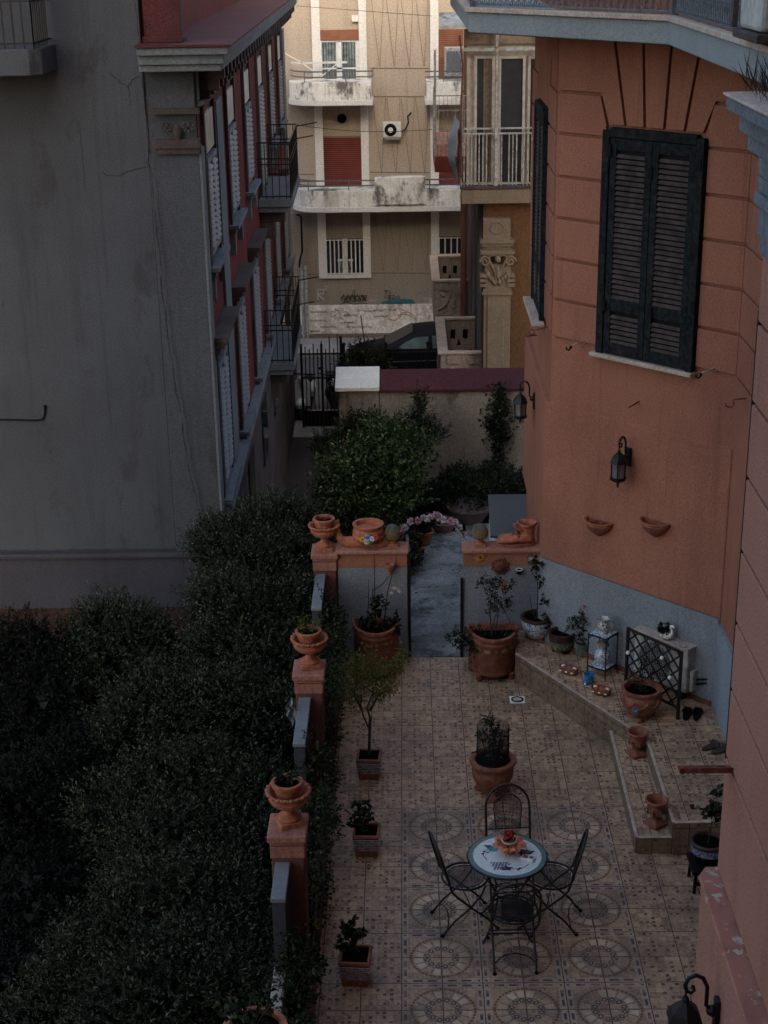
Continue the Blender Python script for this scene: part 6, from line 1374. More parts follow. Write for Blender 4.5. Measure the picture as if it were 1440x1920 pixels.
# footed urns on the step
def footed(px, py, label, rz):
    p = onz(px, py, 0.172); o = thing("footed_urn", label, "urn", (p.x, p.y, 0.172), rz, "empty footed urns on the low step")
    q = MB(); q.push(TR(0, 0, 0, 0.0)); q.prism([(-0.085, -0.085), (0.085, -0.085), (0.085, 0.085), (-0.085, 0.085)], 0, 0.028); q.prism([(-0.08, -0.08), (0.08, -0.08), (0.08, 0.08), (-0.08, 0.08)], 0.0285, 0.062, [(-0.045, -0.045), (0.045, -0.045), (0.045, 0.045), (-0.045, 0.045)]); q.build("foot_plate", m_terra_p, o, bevel=0.004)
    MB().lathe([(0.036, 0.062), (0.034, 0.08), (0.045, 0.09), (0.075, 0.13), (0.085, 0.17), (0.082, 0.20), (0.098, 0.24), (0.108, 0.25), (0.110, 0.265), (0.098, 0.272), (0.085, 0.255), (0.075, 0.2), (0.05, 0.14), (0.001, 0.13)], 32, cap=False).build("bowl", m_terra_p, o, 50)
    q = MB()
    for k in range(7): a = 2*PI*k/7; q.tube([(0.078*math.cos(a), 0.078*math.sin(a), 0.115), (0.090*math.cos(a), 0.090*math.sin(a), 0.15), (0.092*math.cos(a), 0.092*math.sin(a), 0.185)], [0.006, 0.012, 0.005], 6)
    q.build("leaf_relief", m_majo_d, o, 60)
    q = MB()
    for k in (0, 2, 4): a = 2*PI*k/7-0.9; q.push(TR(0.093*math.cos(a), 0.093*math.sin(a), 0.165, a)).ball((0, 0, 0), (0.006, 0.010, 0.012), 6, 5).pop()
    q.build("white_glaze_dabs", m_whitecap, o, 60)
footed(1194, 1415, "empty footed terracotta urn at the far end of the step", math.radians(24)); footed(1229, 1545, "empty footed terracotta urn with white dabs at the near end of the step", math.radians(35))
# slippers, dark pan, cigarette ends
def slippers(px, py, label, mat, rz, sp=0.10):
    p = onp(px, py); o = thing("slippers", label, "slippers", (p.x, p.y, PZ+0.001), rz)
    for k, dx in enumerate((-sp/2, sp/2)):
        n = 20; P = [(dx+(0.042+0.008*math.cos(a*1.0))*math.sin(a), 0.125*math.cos(a), 0) for a in [2*PI*i/n for i in range(n)]]
        s_ = MB(); s_.push(TR(0, 0.03*k, 0, 0)).extr(P, (0, 0, 0.022)); s_.build("slipper", mat, o, bevel=0.004)
        t_ = MB().push(TR(0, 0.03*k, 0)); t_.tube([(dx-0.045, 0.04, 0.015), (dx-0.02, 0.045, 0.055), (dx+0.02, 0.045, 0.055), (dx+0.045, 0.04, 0.015)], 0.012, 6, flat=2.2); t_.build("strap", mat, o, 60)
slippers(1297, 1343, "pair of black slippers on the tiles beyond the trellis", m_blackp, math.radians(-20))
slippers(1340, 1406, "pair of dark sandals half hidden behind the near wing", simple("dark_brown_leather", (0.05, 0.035, 0.03), 0.6), math.radians(-60))
# pot on a dark stool at the right
p = onz(1322, 1690, 0.0); so = thing("dark_stool", "dark wooden stool carrying the navy banded pot beside the near wing", "stool", (2.72, -1.30, 0))
for sx in (-1, 1):
    for sy in (-1, 1): MB().tube([(sx*0.13, sy*0.13, 0), (sx*0.12, sy*0.12, 0.20)], 0.016, 7).build("leg", m_blackp, so)
MB().box(-0.16, 0.16, -0.16, 0.16, 0.201, 0.235).build("seat", m_blackp, so, bevel=0.008); MB().box(-0.14, 0.14, -0.135, -0.115, 0.08, 0.11).build("stretcher", m_blackp, so)
np_ = thing("navy_pot", "dark pot with navy patterned band standing on the stool", "flower pot", (2.72, -1.27, 0.236))
MB().lathe([(0.001, 0), (0.10, 0), (0.12, 0.03), (0.135, 0.08), (0.142, 0.10)], 32, cap=False).build("base", m_blackp, np_, 50); MB().lathe([(0.1425, 0.101), (0.150, 0.17)], 32, cap=False).build("band", m_navy, np_, 50)
MB().lathe([(0.1505, 0.171), (0.158, 0.185), (0.160, 0.205), (0.150, 0.215), (0.132, 0.21), (0.12, 0.17)], 32, cap=False).build("rim", m_darkrim, np_, 50); MB().lathe([(0.001, 0.185), (0.135, 0.182)], 24, cap=False).build("soil", m_soilpot, np_)
canes(np_, [[(0.0, 0, .18), (0.02, 0, .4), (0.0, 0, .58), (.07, 0, .72)], [(.0, 0, .3), (.06, 0, .5), (.10, 0, .56)]], 0.005); leafy(np_, [(-.02, 0, .52, .05), (.05, 0, .55, .04), (.07, 0, .70, .03), (.02, 0, .46, .03)], 18, 0.05, L_rose, W=0.85)
# floor drain
p = onz(970, 1313, 0.0); fd = thing("floor_drain", "square white floor drain with round grating set in the tiles", "drain", (p.x, p.y, 0.004))
MB().box(-0.085, 0.085, -0.085, 0.085, 0, 0.006).build("plate", m_whitecap, fd, bevel=0.002); MB().push(TR(0, 0, 0.0062)).lathe([(0.052, 0), (0.052, 0.004), (0.070, 0.004), (0.070, 0)], 28, cap=False).build("ring", m_blackp, fd, 50)
q = MB()
for k in range(3): q.lathe([(0.012+0.015*k, 0.0062), (0.012+0.015*k, 0.010), (0.019+0.015*k, 0.010), (0.019+0.015*k, 0.0062)], 24, cap=False)
q.build("grating", m_rail, fd)
# ------------------------------------------------------------------ mosaic table
TB = onz(951, 1606, 0.72); tb = thing("mosaic_table", "round white mosaic table with green rim and grape motif, iron legs", "table", (TB.x, TB.y, 0))
m, nt, b = newmat("mosaic_top", 0.35, spec=0.5); v, (x, y, z) = coords(nt)
r = (x*x+y*y).m('SQRT'); th = y.m('ARCTAN2', x)/(2*PI)+0.5; ri = (r/0.0165); rf_ = ri.fl(); nn_ = (rf_*0.0165*2*PI/0.019).fl()+1.0; tt = th*nn_
cid = white(nt, comb(nt, rf_, tt.fl(), 0.0)); gj = ri.fr().mn(ri.fr().inv()).mn(tt.fr().mn(tt.fr().inv()))
cw_ = mixc(nt, cid, (0.60, 0.64, 0.60), (0.80, 0.85, 0.80)); cg = mixc(nt, cid, (0.010, 0.055, 0.065), (0.03, 0.13, 0.12))
c = mixc(nt, r > 0.287, cw_, cg); c = mixc(nt, gj < 0.075, c, (0.16, 0.17, 0.16)); nt.links.new(c, b.inputs["Base Color"]); bump(nt, b, (gj > 0.08)*1.0, 0.3, 0.002); m_mosaic = m
MB().lathe([(0.001, 0.712), (0.322, 0.712), (0.328, 0.716), (0.328, 0.728), (0.001, 0.73)], 64, cap=False).build("top", m_mosaic, tb, 50)
MB().tube([(0.331*math.cos(t), 0.331*math.sin(t), 0.719) for t in [2*PI*i/64 for i in range(64)]], 0.009, 8, True).build("rim", m_iron, tb, 60)
def inlay(P, name, mat): MB().extr([(a, b, 0.7302) for a, b in P], (0, 0, 0.0012)).build(name, mat, tb)
m_blk = simple("black_tessera", (0.025, 0.03, 0.04), 0.3); m_vio = simple("purple_grey_tessera", (0.11, 0.12, 0.17), 0.3, 0, 0.5, 80, 0); m_tur = simple("turquoise_tessera", (0.04, 0.17, 0.20), 0.3)
def blob(cx, cy, rx, ry, k=5, amp=0.2, n=24, ph=0): return [(cx+rx*(1+amp*math.sin(k*t+ph))*math.cos(t), cy+ry*(1+amp*math.sin(k*t+ph))*math.sin(t)) for t in [2*PI*i/n for i in range(n)]]
q = MB(); 
for j in range(5):
    for i in range(6-j//2):
        cx, cy = -0.14+0.026*i+0.012*(j % 2)+0.006*j, -0.105-0.022*j+0.008*i*0
        if abs(j-2) < 2.6: q.push(TR(cx, cy, 0.7302)).lathe([(0.001, 0.0016), (0.010, 0.0012), (0.0115, 0)], 8, cap=False).pop()
q.build("grape_inlay", m_vio, tb)
inlay(blob(-0.02, -0.185, 0.045, 0.03, 5, .25), "leaf_inlay", m_blk); inlay(blob(-0.115, 0.10, 0.045, 0.04, 5, .15), "leaf_inlay", m_tur); inlay(blob(-0.155, 0.14, 0.028, 0.02, 3, .3), "leaf_inlay", m_blk); inlay(blob(0.15, 0.02, 0.05, 0.035, 5, .2), "leaf_inlay", m_blk); inlay(blob(0.20, 0.05, 0.03, 0.02, 3, .3), "leaf_inlay", m_blk); inlay(blob(0.15, 0.15, 0.02, 0.015, 3, .3), "leaf_inlay", m_blk)
q = MB(); q.tube([(0.02, -0.19, 0.731), (0.07, -0.20, 0.731), (0.12, -0.18, 0.731), (0.17, -0.13, 0.731)], 0.003, 4, flat=.4); q.tube([(-0.13, 0.12, 0.731), (-0.19, 0.06, 0.731), (-0.20, 0.0, 0.731), (-0.17, -0.07, 0.731)], 0.003, 4, flat=.4); q.tube([(0.12, 0.2, 0.731), (0.17, 0.12, 0.731), (0.18, 0.06, 0.731)], 0.003, 4, flat=.4)
for (x_, y_) in ((-0.19, 0.06), (-0.205, 0.03), (0.08, -0.2), (0.095, -0.185), (-0.16, 0.05)): q.push(TR(x_, y_, 0.7302)).lathe([(0.001, 0.0016), (0.012, 0.001), (0.014, 0)], 6, cap=False).pop()
q.build("vine_inlay", m_blk, tb)
for k in range(4):
    a = PI/4+k*PI/2; d = Vector((math.cos(a), math.sin(a), 0)); q = MB(); q.tube([d*0.27+Vector((0, 0, 0.70)), d*0.20+Vector((0, 0, 0.55)), d*0.11+Vector((0, 0, 0.38)), d*0.15+Vector((0, 0, 0.2)), d*0.27+Vector((0, 0, 0.02)), d*0.30+Vector((0, 0, 0.0))], 0.009, 7); q.build("leg", m_bronze, tb, 60)
q = MB(); 
for z, R in ((0.38, 0.11), (0.55, 0.20), (0.2, 0.15)): q.tube([(R*math.cos(t), R*math.sin(t), z) for t in [2*PI*i/28 for i in range(28)]], 0.006, 6, True)
split_build(q, "ring", m_bronze, tb, 60)
fp = thing("table_plant", "red flowering pot in crumpled orange paper on the mosaic table", "potted plant", (TB.x+0.02, TB.y+0.055, 0.731))
MB().lathe([(0.001, 0), (0.050, 0), (0.065, 0.075), (0.06, 0.08), (0.001, 0.07)], 24, cap=False).build("pot", m_terra, fp, 50)
q = MB(); n = 40; vs = []
for j, (r_, z_) in enumerate(((0.055, 0.045), (0.075, 0.085), (0.11, 0.10), (0.135, 0.085))):
    for i in range(n): a = 2*PI*i/n; vs.append(((r_*(1+0.10*j*0.33*math.sin(7*a+j)))*math.cos(a), (r_*(1+0.10*j*0.33*math.sin(7*a+j)))*math.sin(a), z_+0.012*j*0.4*math.sin(11*a+j)))
q.add(vs, [(j*n+i, j*n+(i+1) % n, (j+1)*n+(i+1) % n, (j+1)*n+i) for j in range(3) for i in range(n)]); q.build("paper_wrap", simple("orange_crepe_paper", (0.48, 0.15, 0.07), 0.7, 0, 0.2, 30, 0.3), fp, 40)
MB().tube([(0.062*math.cos(t), 0.062*math.sin(t), 0.115) for t in [2*PI*i/24 for i in range(24)]], 0.008, 6, True).build("rim", m_ledge, fp, 60)
P_ = RNG.normal(size=(30, 3))*np.array([.028, .028, .018])+np.array([0, 0, .15]); leaf_mesh("leaves", P_+np.array([0, 0, -.02]), unit(RNG.normal(size=(30, 3))+np.array([0, 0, .1])), np.full(30, .035), .6, L_shrub, fp)
for k in range(7): a = k*0.9; bloom(fp, (0.035*math.cos(a)*(k > 0), 0.035*math.sin(a)*(k > 0), 0.165+0.01*(k % 2)), 0.022, L_red, 16)
cb_ = thing("card_box", "small opened picture box lying on the mosaic table by the plant", "box", (TB.x+0.17, TB.y-0.055, 0.732), math.radians(-28)); MB().box(-0.055, 0.055, -0.035, 0.035, 0, 0.018).build("box", m_framew, cb_, bevel=0.002)
q = MB(); q.box(-0.045, 0.0, -0.025, 0.02, 0.0182, 0.0195); q.box(0.01, 0.045, -0.01, 0.025, 0.0182, 0.0195); q.build("picture", simple("printed_red_blue", (0.20, 0.08, 0.06), 0.5, 0, 0.7, 60, 0, dirt=(0.05, 0.14, 0.22)), cb_)
MB().push(TR(-0.06, 0.05, 0.012, 0.3)).box(-0.045, 0.045, -0.03, 0.03, 0, 0.012).build("lid", m_blk, cb_)
# ------------------------------------------------------------------ bistro chairs
def make_chair():
    c = thing("bistro_chair", "x", "chair", (0, 0, 0), 0, "folding iron bistro chairs round the mosaic table"); R = 0.20
    q = MB(); q.tube([(R*math.cos(t), R*math.sin(t)*0.98, 0.45) for t in [2*PI*i/36 for i in range(36)]], 0.010, 7, True); q.tube([(0.165*math.cos(t), 0.165*math.sin(t), 0.448) for t in [2*PI*i/32 for i in range(32)]], 0.004, 5, True)
    for y in (-0.16, -0.135): x = math.sqrt(R*R-y*y); q.bar((-x, y, 0.447), (x, y, 0.447), 0.008)
    q.build("seat", m_iron, c, 60)
    q = MB(); k = -0.16
    while k <= 0.161:
        h = math.sqrt(max(0, 0.165**2-k*k)); q.bar((k, -h, 0.446), (k, h, 0.446), 0.0030); q.bar((-h, k, 0.4475), (h, k, 0.4475), 0.0030); k += 0.0135
    q.build("seat_mesh", m_iron, c)
    # back frame: arch, leaning backwards (towards -y)
    def bk(x, s): return (x, -0.17-0.13*(s/0.5), 0.45+s*0.97)     # s up along the back
    q = MB(); w_ = 0.195
    A = [bk(-w_, s) for s in (0.0, 0.1, 0.2, 0.27)]+[bk(-w_*math.cos(t), 0.27+0.20*math.sin(t)) for t in [PI*i/14 for i in range(1, 14)]]+[bk(w_, s) for s in (0.27, 0.2, 0.1, 0.0)]
    q.tube(A, 0.0115, 7); q.tube([bk(-w_, 0.07), bk(w_, 0.07)], 0.007, 6)
    wi = 0.125; B = [bk(-wi*0.85, 0.07), bk(-wi, 0.25)]+[bk(-wi*math.cos(t), 0.27+0.115*math.sin(t)) for t in [PI*i/10 for i in range(1, 10)]]+[bk(wi, 0.25), bk(wi*0.85, 0.07)]
    q.tube(B, 0.006, 6); q.build("back_frame", m_bronze, c, 60)
    q = MB()
    for sx in (-1, 1):
        q.tube([bk(sx*(0.095+0.028*math.cos(t)), 0.405+0.026*math.sin(t)) for t in [2*PI*i/10 for i in range(10)]], 0.0035, 5, True); q.tube([bk(sx*(0.030+0.026*math.cos(t)), 0.425+0.024*math.sin(t)) for t in [2*PI*i/10 for i in range(10)]], 0.0035, 5, True)
        q.tube([bk(sx*0.145, 0.36), bk(sx*0.12, 0.385), bk(sx*0.10, 0.37)], 0.0035, 5)
    q.build("scrollwork", m_bronze, c, 60)
    q = MB(); k = -0.115
    def top(x): return 0.27+0.115*math.sqrt(max(0, 1-(x/wi)**2))
    while k <= 0.116: q.bar(bk(k, 0.072), bk(k, top(k)), 0.0030); k += 0.0125
    s = 0.085
    while s < 0.375:
        x = wi*0.9 if s < 0.27 else wi*math.sqrt(max(0, 1-((s-0.27)/0.115)**2)); q.bar(bk(-x, s), bk(x, s), 0.0030); s += 0.0125
    q.build("back_mesh", m_iron, c)
    # crossing legs
    for sx in (-1, 1):
        MB().tube([(sx*0.195, -0.17, 0.45), (sx*0.193, -0.12, 0.38), (sx*0.19, 0.02, 0.24), (sx*0.19, 0.15, 0.12), (sx*0.19, 0.22, 0.03), (sx*0.19, 0.235, 0.0)], 0.010, 7).build("leg", m_bronze, c, 60)
        MB().tube([(sx*0.172, 0.13, 0.445), (sx*0.172, 0.10, 0.36), (sx*0.172, 0.0, 0.24), (sx*0.172, -0.14, 0.13), (sx*0.172, -0.225, 0.03), (sx*0.172, -0.245, 0.0)], 0.010, 7).build("leg", m_bronze, c, 60)
    q = MB()
    for sx in (-1, 1):
        for (x, y) in ((0.19, 0.237), (0.172, -0.247)): q.push(TR(sx*x, y, 0)).lathe([(0.018, 0), (0.02, 0.006), (0.012, 0.02)], 10).pop()
    split_build(q, "foot_cap", m_blackp, c, 60)
    q = MB(); q.tube([(-0.172, -0.20, 0.07), (-0.10, -0.17, 0.12), (0, -0.16, 0.14), (0.10, -0.17, 0.12), (0.172, -0.20, 0.07)], 0.006, 6); q.tube([(-0.19, 0.17, 0.09), (0.19, 0.17, 0.09)], 0.006, 6); q.tube([(-0.193, 0.01, 0.245), (0.193, 0.01, 0.245)], 0.006, 6); q.build("stretcher", m_bronze, c, 60)
    return c
ch0 = make_chair(); ch0["label"] = "iron bistro chair at the far side of the table, in front of the caged pot"; ch0.location = (0.965, -1.36, 0); ch0.rotation_euler = (0, 0, PI+0.06)
dup(ch0, (0.545, -1.80, 0), math.radians(-76), "iron bistro chair on the left side of the mosaic table, seen side on")
dup(ch0, (1.28, -1.80, 0), math.radians(78), "iron bistro chair on the right side of the mosaic table, seen side on")
dup(ch0, (0.925, -2.28, 0), math.radians(2), "iron bistro chair nearest the viewer with its back turned")
# ------------------------------------------------------------------ caged pot
p = (0.90, 0.27, 0); cpot = thing("caged_pot", "big terracotta pot with wire cage round a young shrub, mid terrace", "flower pot", p)
MB().lathe([(0.001, 0.03), (0.11, 0.03), (0.12, 0.06), (0.17, 0.13), (0.202, 0.21), (0.208, 0.28), (0.198, 0.33), (0.205, 0.345), (0.228, 0.352), (0.235, 0.37), (0.226, 0.39), (0.195, 0.395), (0.175, 0.385), (0.17, 0.32), (0.001, 0.31)], 48, cap=False).build("pot", m_terra_p, cpot, 50)
MB().lathe([(0.001, 0.365), (0.174, 0.36)], 28, cap=False).build("soil", m_soilpot, cpot)
for k in range(3): a = k*2*PI/3+0.5; MB().push(TR(0.14*math.cos(a), 0.14*math.sin(a), 0)).lathe([(0.05, 0), (0.058, 0.02), (0.04, 0.06), (0.03, 0.10)], 10).build("foot", m_terra_p, cpot, 50)
q = MB(); Rg, z0, z1 = 0.158, 0.36, 0.76
for i in range(72): a = 2*PI*i/72; q.bar((Rg*math.cos(a), Rg*math.sin(a), z0), (Rg*math.cos(a), Rg*math.sin(a), z1), 0.0027)
for j in range(27): z = z0+(z1-z0)*j/26; q.tube([(Rg*math.cos(t), Rg*math.sin(t), z) for t in [2*PI*i/36 for i in range(36)]], 0.0016, 3, True)
q.build("wire_cage", m_iron, cpot)
canes(cpot, [[(0, 0, .36), (0.0, .0, .6), (-.02, 0, .86)], [(0.02, 0, .36), (.07, 0, .55), (.10, .02, .76)], [(-.02, 0, .36), (-.08, 0, .5), (-.11, 0, .6)], [(.0, 0, .36), (.05, -.03, .5), (.06, -.05, .62)], [(0, .02, .36), (-.05, .03, .6), (-.07, .03, .74)]], 0.006)
leafy(cpot, [(-.02, 0, .84, .04), (-.03, 0, .76, .05), (-.06, 0, .70, .05), (0, 0, .68, .06), (.09, 0, .72, .05), (.06, 0, .64, .05), (-.1, 0, .60, .04), (0, 0, .58, .06), (.03, 0, .5, .05), (-.08, 0, .48, .05), (.09, -.02, .54, .04)], 16, 0.045, L_dark, W=0.4)
# ------------------------------------------------------------------ square banded planters
def sq_planter(label, x, y, rz, s=1.0):
    o = thing("square_planter", label, "planter", (x, y, 0), rz, "square terracotta planters with ribbed white bands", s); a, b = 0.098, 0.122; H = 0.24
    q = MB(); sq = lambda h: [(-h, -h), (h, -h), (h, h), (-h, h)]
    q.prism(sq(a), 0.0, 0.075, sq(a+0.008)); q.build("base", m_terra_d, o, bevel=0.006)
    q = MB()
    for k in range(7): h = a+0.010+0.0022*k; q.prism(sq(h+0.004), 0.076+0.019*k, 0.076+0.019*k+0.0095)
    MB().prism(sq(a+0.006), 0.0762, 0.208, sq(a+0.019)).build("core", m_soilpot, o)
    q.build("ribbed_band", simple("chalky_rib", (0.34, 0.29, 0.26), 0.85, 0, 0.35, 40, 0.3, dirt=(0.16, 0.10, 0.08)), o, bevel=0.002)
    q = MB(); z0, z1 = 0.21, H
    for (x0, x1, y0, y1) in ((-b, b, -b, -b+0.022), (-b, b, b-0.022, b), (-b, -b+0.022, -b+0.0221, b-0.0221), (b-0.022, b, -b+0.0221, b-0.0221)): q.box(x0, x1, y0, y1, z0, z1)
    q.build("rim", m_terra_d, o, bevel=0.005); MB().box(-b+0.023, b-0.023, -b+0.023, b-0.023, 0.209, 0.222).build("soil", m_soilpot, o); return o
q1 = sq_planter("square banded planter holding the little tree, farthest of the three", -0.33, 0.63, math.radians(-4)); q2 = sq_planter("middle square banded planter with a leafy sprig", -0.325, -0.74, math.radians(-3)); q3 = sq_planter("nearest square banded planter with a dark leafy sprig", -0.375, -2.58, math.radians(-4), 1.04)
for o in (q2, q3):
    canes(o, [[(-.04, .05, .22), (-.05, .06, .30), (-.07, .06, .38)], [(-.04, .05, .22), (-.02, .05, .32), (0.02, .05, .38)]], 0.007); leafy(o, [(-.07, .06, .38, .05), (-.03, .05, .42, .05), (.02, .05, .38, .04), (-.09, .05, .31, .05), (-.04, .03, .30, .04)], 14, 0.05, L_rose, W=0.85)
canes(q1, [[(0, 0, .2), (0.005, 0, .38), (0.01, 0, .52), (-.01, 0, .58), (-.05, 0, .68), (-.07, 0, .80), (-.06, 0, .92)], [(.01, 0, .52), (.02, 0, .66), (-.01, 0, .76), (.03, 0, .88), (.07, 0, .98)], [(.02, 0, .74), (.09, 0, .88), (.12, -.02, .95), (.2, -.02, .97)], [(-.06, 0, .74), (-.13, 0, .90), (-.16, 0, .99)]], 0.015)
leafy(q1, [(-.10, 0, .95, .13), (.02, 0, 1.02, .14), (.12, 0, 1.10, .13), (-.02, 0, 1.14, .13), (-.14, 0, 1.04, .11), (.20, 0, 1.04, .09), (.22, 0, 1.18, .10), (-.14, 0, .84, .10), (.06, .04, 1.24, .11), (-.08, .05, 1.26, .11), (.3, 0, 1.25, .08), (.36, 0, 1.36, .06), (-.18, .03, 1.18, .08), (.18, 0, .93, .04), (.1, 0, .92, .06)], 46, 0.022, L_yel, W=0.65, per=5, tl=0.07)
# ------------------------------------------------------------------ shrubs along the parapet
SH = [(-0.80, 2.55, .75, .17, .55), (-0.78, 1.9, .75, .17, .60), (-0.78, 1.25, .62, .17, .52), (-0.80, 0.6, .5, .13, .42), (-0.78, -0.55, .70, .16, .5), (-0.76, -1.2, .62, .18, .5), (-0.79, -1.9, .45, .14, .38), (-0.80, -3.1, .5, .16, .4), (-0.80, -4.0, .45, .16, .4)]
SL = ["farthest dark shrub against the cross wall by the parapet", "tall dark shrub behind the left half round planter", "shrub right of the middle parapet pillar", "low shrub below the middle urn", "dense shrub left of the square planter with the tree", "shrub beside the nearest whole urn, reaching over the curb", "sparse shrub below the nearest whole urn", "leafy shrub in a hidden pot left of the nearest square planter", "low shrub at the bottom edge behind the curb"]
for i, (x, y, zc, r, h) in enumerate(SH):
    o = thing("shrub", SL[i], "shrub", (x, y, 0.05), 0, "shrubs growing between parapet and curb")
    crown("leaves", [(0, 0, zc-0.08, r*.85, .26, h*0.8), (0.02, .2, zc-.22, r*.8, .16, h*.5), (-.02, -.2, zc-.28, r*.8, .16, h*.5)], 300, L_shrub, o, tl=0.09, per=6, L=0.034, W=0.6, lo=0.35)
    canes(o, [[(0, 0, 0), (0.03, .05, .3), (-.02, .1, zc)], [(0, 0, 0), (-.02, -.08, .3), (.04, -.15, zc)], [(0, 0, 0), (.04, .15, .4), (.06, .25, zc+.1)]], 0.009)
o = thing("bare_climber", "tangle of bare rose canes on the side of the nearest whole pillar", "climbing plant", (-0.74, -2.6, 0.0))
cs = []
for k in range(12): a = random.uniform(-.3, .3); cs.append([(0.04, a*.3, .15), (0.04+random.uniform(0, .06), a, .5), (0.03+random.uniform(0, .1), a+random.uniform(-.2, .2), .8), (0.02+random.uniform(-.02, .12), a+random.uniform(-.3, .3), random.uniform(.85, 1.15))])
canes(o, cs, 0.005); leafy(o, [(.06, 0, .9, .05), (.05, .2, 1.0, .04), (.04, -.2, .7, .05)], 10, 0.03, L_yel)
# ------------------------------------------------------------------ gateway leaf, post, garland arch, pots, granite board
gd = thing("iron_gate_leaf", "black sheet iron gate leaf folded back at the left of the gateway", "gate", (0.092, 3.30, 0), math.radians(92))
MB().box(0, 0.62, -0.012, 0.0, 0.06, 1.30).build("sheet", m_blackp, gd); q = MB(); q.box(-0.015, 0.015, -0.02, 0.01, 0.02, 1.36); q.box(0.62, 0.65, -0.02, 0.01, 0.02, 1.36); q.box(0.0152, 0.6198, -0.02, 0.01, 1.302, 1.33); q.build("frame", m_iron, gd); MB().box(0.20, 0.30, -0.03, -0.0125, 0.62, 0.98).build("lock_case", m_iron, gd, bevel=0.004)
tag(MB().box(0.690, 0.722, 3.28, 3.31, 0.0, 1.02).build("gate_post", m_iron), "thin black iron post at the right side of the gateway", "post")
ar = thing("flower_arch", "low wire arch wound with white and pink artificial roses behind the gateway", "flower arch", (0.42, 6.35, 0.04), 0, None, 1.18)
A = [(-.50, -.3, 0.02), (-.48, -.22, .16), (-.40, -.12, .30), (-.27, -.04, .41), (-.10, .0, .47), (.08, .0, .48), (.22, -.03, .43), (.34, -.10, .31), (.42, -.2, .16), (.46, -.3, .02)]
MB().tube(A, 0.006, 5).build("wire", m_iron, ar)
for i, t in enumerate(np.linspace(0, 1, 24)):
    f = t*(len(A)-1); k = min(int(f), len(A)-2); P = Vector(A[k]).lerp(Vector(A[k+1]), f-k)+Vector((random.uniform(-.02, .02), random.uniform(-.03, .03), random.uniform(-.02, .02)))
    bloom(ar, tuple(P), 0.048 if 5 < i < 18 else 0.032, L_white if i % 3 else L_pink, 26)
GP = [(0.16, 6.15, 0.12, .24, "terracotta pot of dark geranium just inside the gateway on the left"), (0.30, 6.85, 0.14, .20, "round terracotta pot behind the geranium pot, under the arch")]
for (x, y, R, H, lb) in GP:
    p = make_pot("flower_pot", lb, R, H, m_terra_d); p.location = (x, y, 0.005); leafy(p, [(0, 0, H+.05, .10), (-.06, 0, H+.09, .07), (.06, .03, H+.08, .07), (0, .03, H+.13, .06)], 26, 0.045, L_rose, W=0.8, per=5)
p = onz(803, 985, 0.0); bw1 = thing("flower_bowl", "wide low bowl with a magenta flower behind the arch", "bowl", (0.60, 7.35, 0)); MB().lathe([(0.001, 0), (0.12, 0), (0.19, .12), (.21, .15), (.19, .15), (.001, .10)], 28, cap=False).build("bowl", simple("grey_pink_clay", (0.22, 0.14, 0.12), 0.8), bw1, 50); bloom(bw1, (0.05, -.1, .2), 0.05, leafmat("magenta_petal", (0.40, 0.02, 0.12), (0.5, 0.05, 0.2)), 24); leafy(bw1, [(0, 0, .18, .10), (-.1, 0, .18, .06)], 24, 0.04, L_rose)
bw2 = thing("flower_bowl", "large grey terracotta bowl full of leafy plants before the granite board", "bowl", (0.98, 7.75, 0)); MB().lathe([(0.001, 0), (0.20, 0), (0.29, .14), (.31, .2), (.33, .21), (.33, .24), (.29, .24), (.001, .18)], 32, cap=False).build("bowl", simple("grey_brown_clay", (0.17, 0.125, 0.105), 0.8), bw2, 50)
crown("leaves", [(0, 0, .38, .30, .28, .26), (-.1, 0, .5, .2, .2, .25)], 500, L_shrub, bw2, tl=.08, per=6, L=.045, W=.5)
gb_ = thing("granite_board", "speckled dark granite slab on low supports against the bay flank", "stone slab", (0, 0, 0)); MB().extr([(1.155, 5.4, .66), (1.59, 5.4, .66), (1.59, 5.94, .66), (1.80, 6.0, .66), (1.82, 6.95, .66), (1.205, 6.95, .66)], (0, 0, .03)).build("slab", m_granite, gb_, bevel=0.004)
q = MB(); q.box(1.22, 1.28, 5.46, 6.85, 0, .658); q.box(1.52, 1.58, 5.46, 6.85, 0, .658); split_build(q, "support", m_whitecap, gb_)
# ------------------------------------------------------------------ upper garden plants
ct = thing("citrus_bush", "big leafy citrus bush with bright green shoots in the upper garden", "bush", (-0.25, 7.3, 0))
def lob(px, py, Y, r, base, rz=None, ry=None): p = ony(px, py, Y); return (p.x-base[0], p.y-base[1], p.z-base[2], r, ry or r, rz or r)
BS = (-0.25, 7.3, 0)
crown("crown", [lob(700, 885, 7.0, .42, BS), lob(745, 865, 7.2, .36, BS), lob(662, 915, 6.8, .30, BS), lob(735, 925, 6.7, .36, BS), lob(700, 960, 6.6, .36, BS), lob(780, 850, 7.3, .20, BS), lob(640, 880, 7.2, .22, BS), lob(715, 825, 7.5, .22, BS)], 1500, L_mid, ct, tl=0.23, per=8, L=0.06, W=0.48, lo=0.5, upb=0.5)
trunk_mb([branch((0, 0, -.05), (0, -.1, .5), .05, .035), branch((0, -.1, .45), (.3, -.1, 1.1), .03, .01), branch((0, -.1, .45), (-.3, -.2, 1.0), .03, .01)]).build("trunk", m_bark, ct)
ol = thing("oleander", "slender dark oleander with upright shoots behind the citrus bush", "shrub", (0.0, 8.6, 0)); BS = (0.0, 8.6, 0)
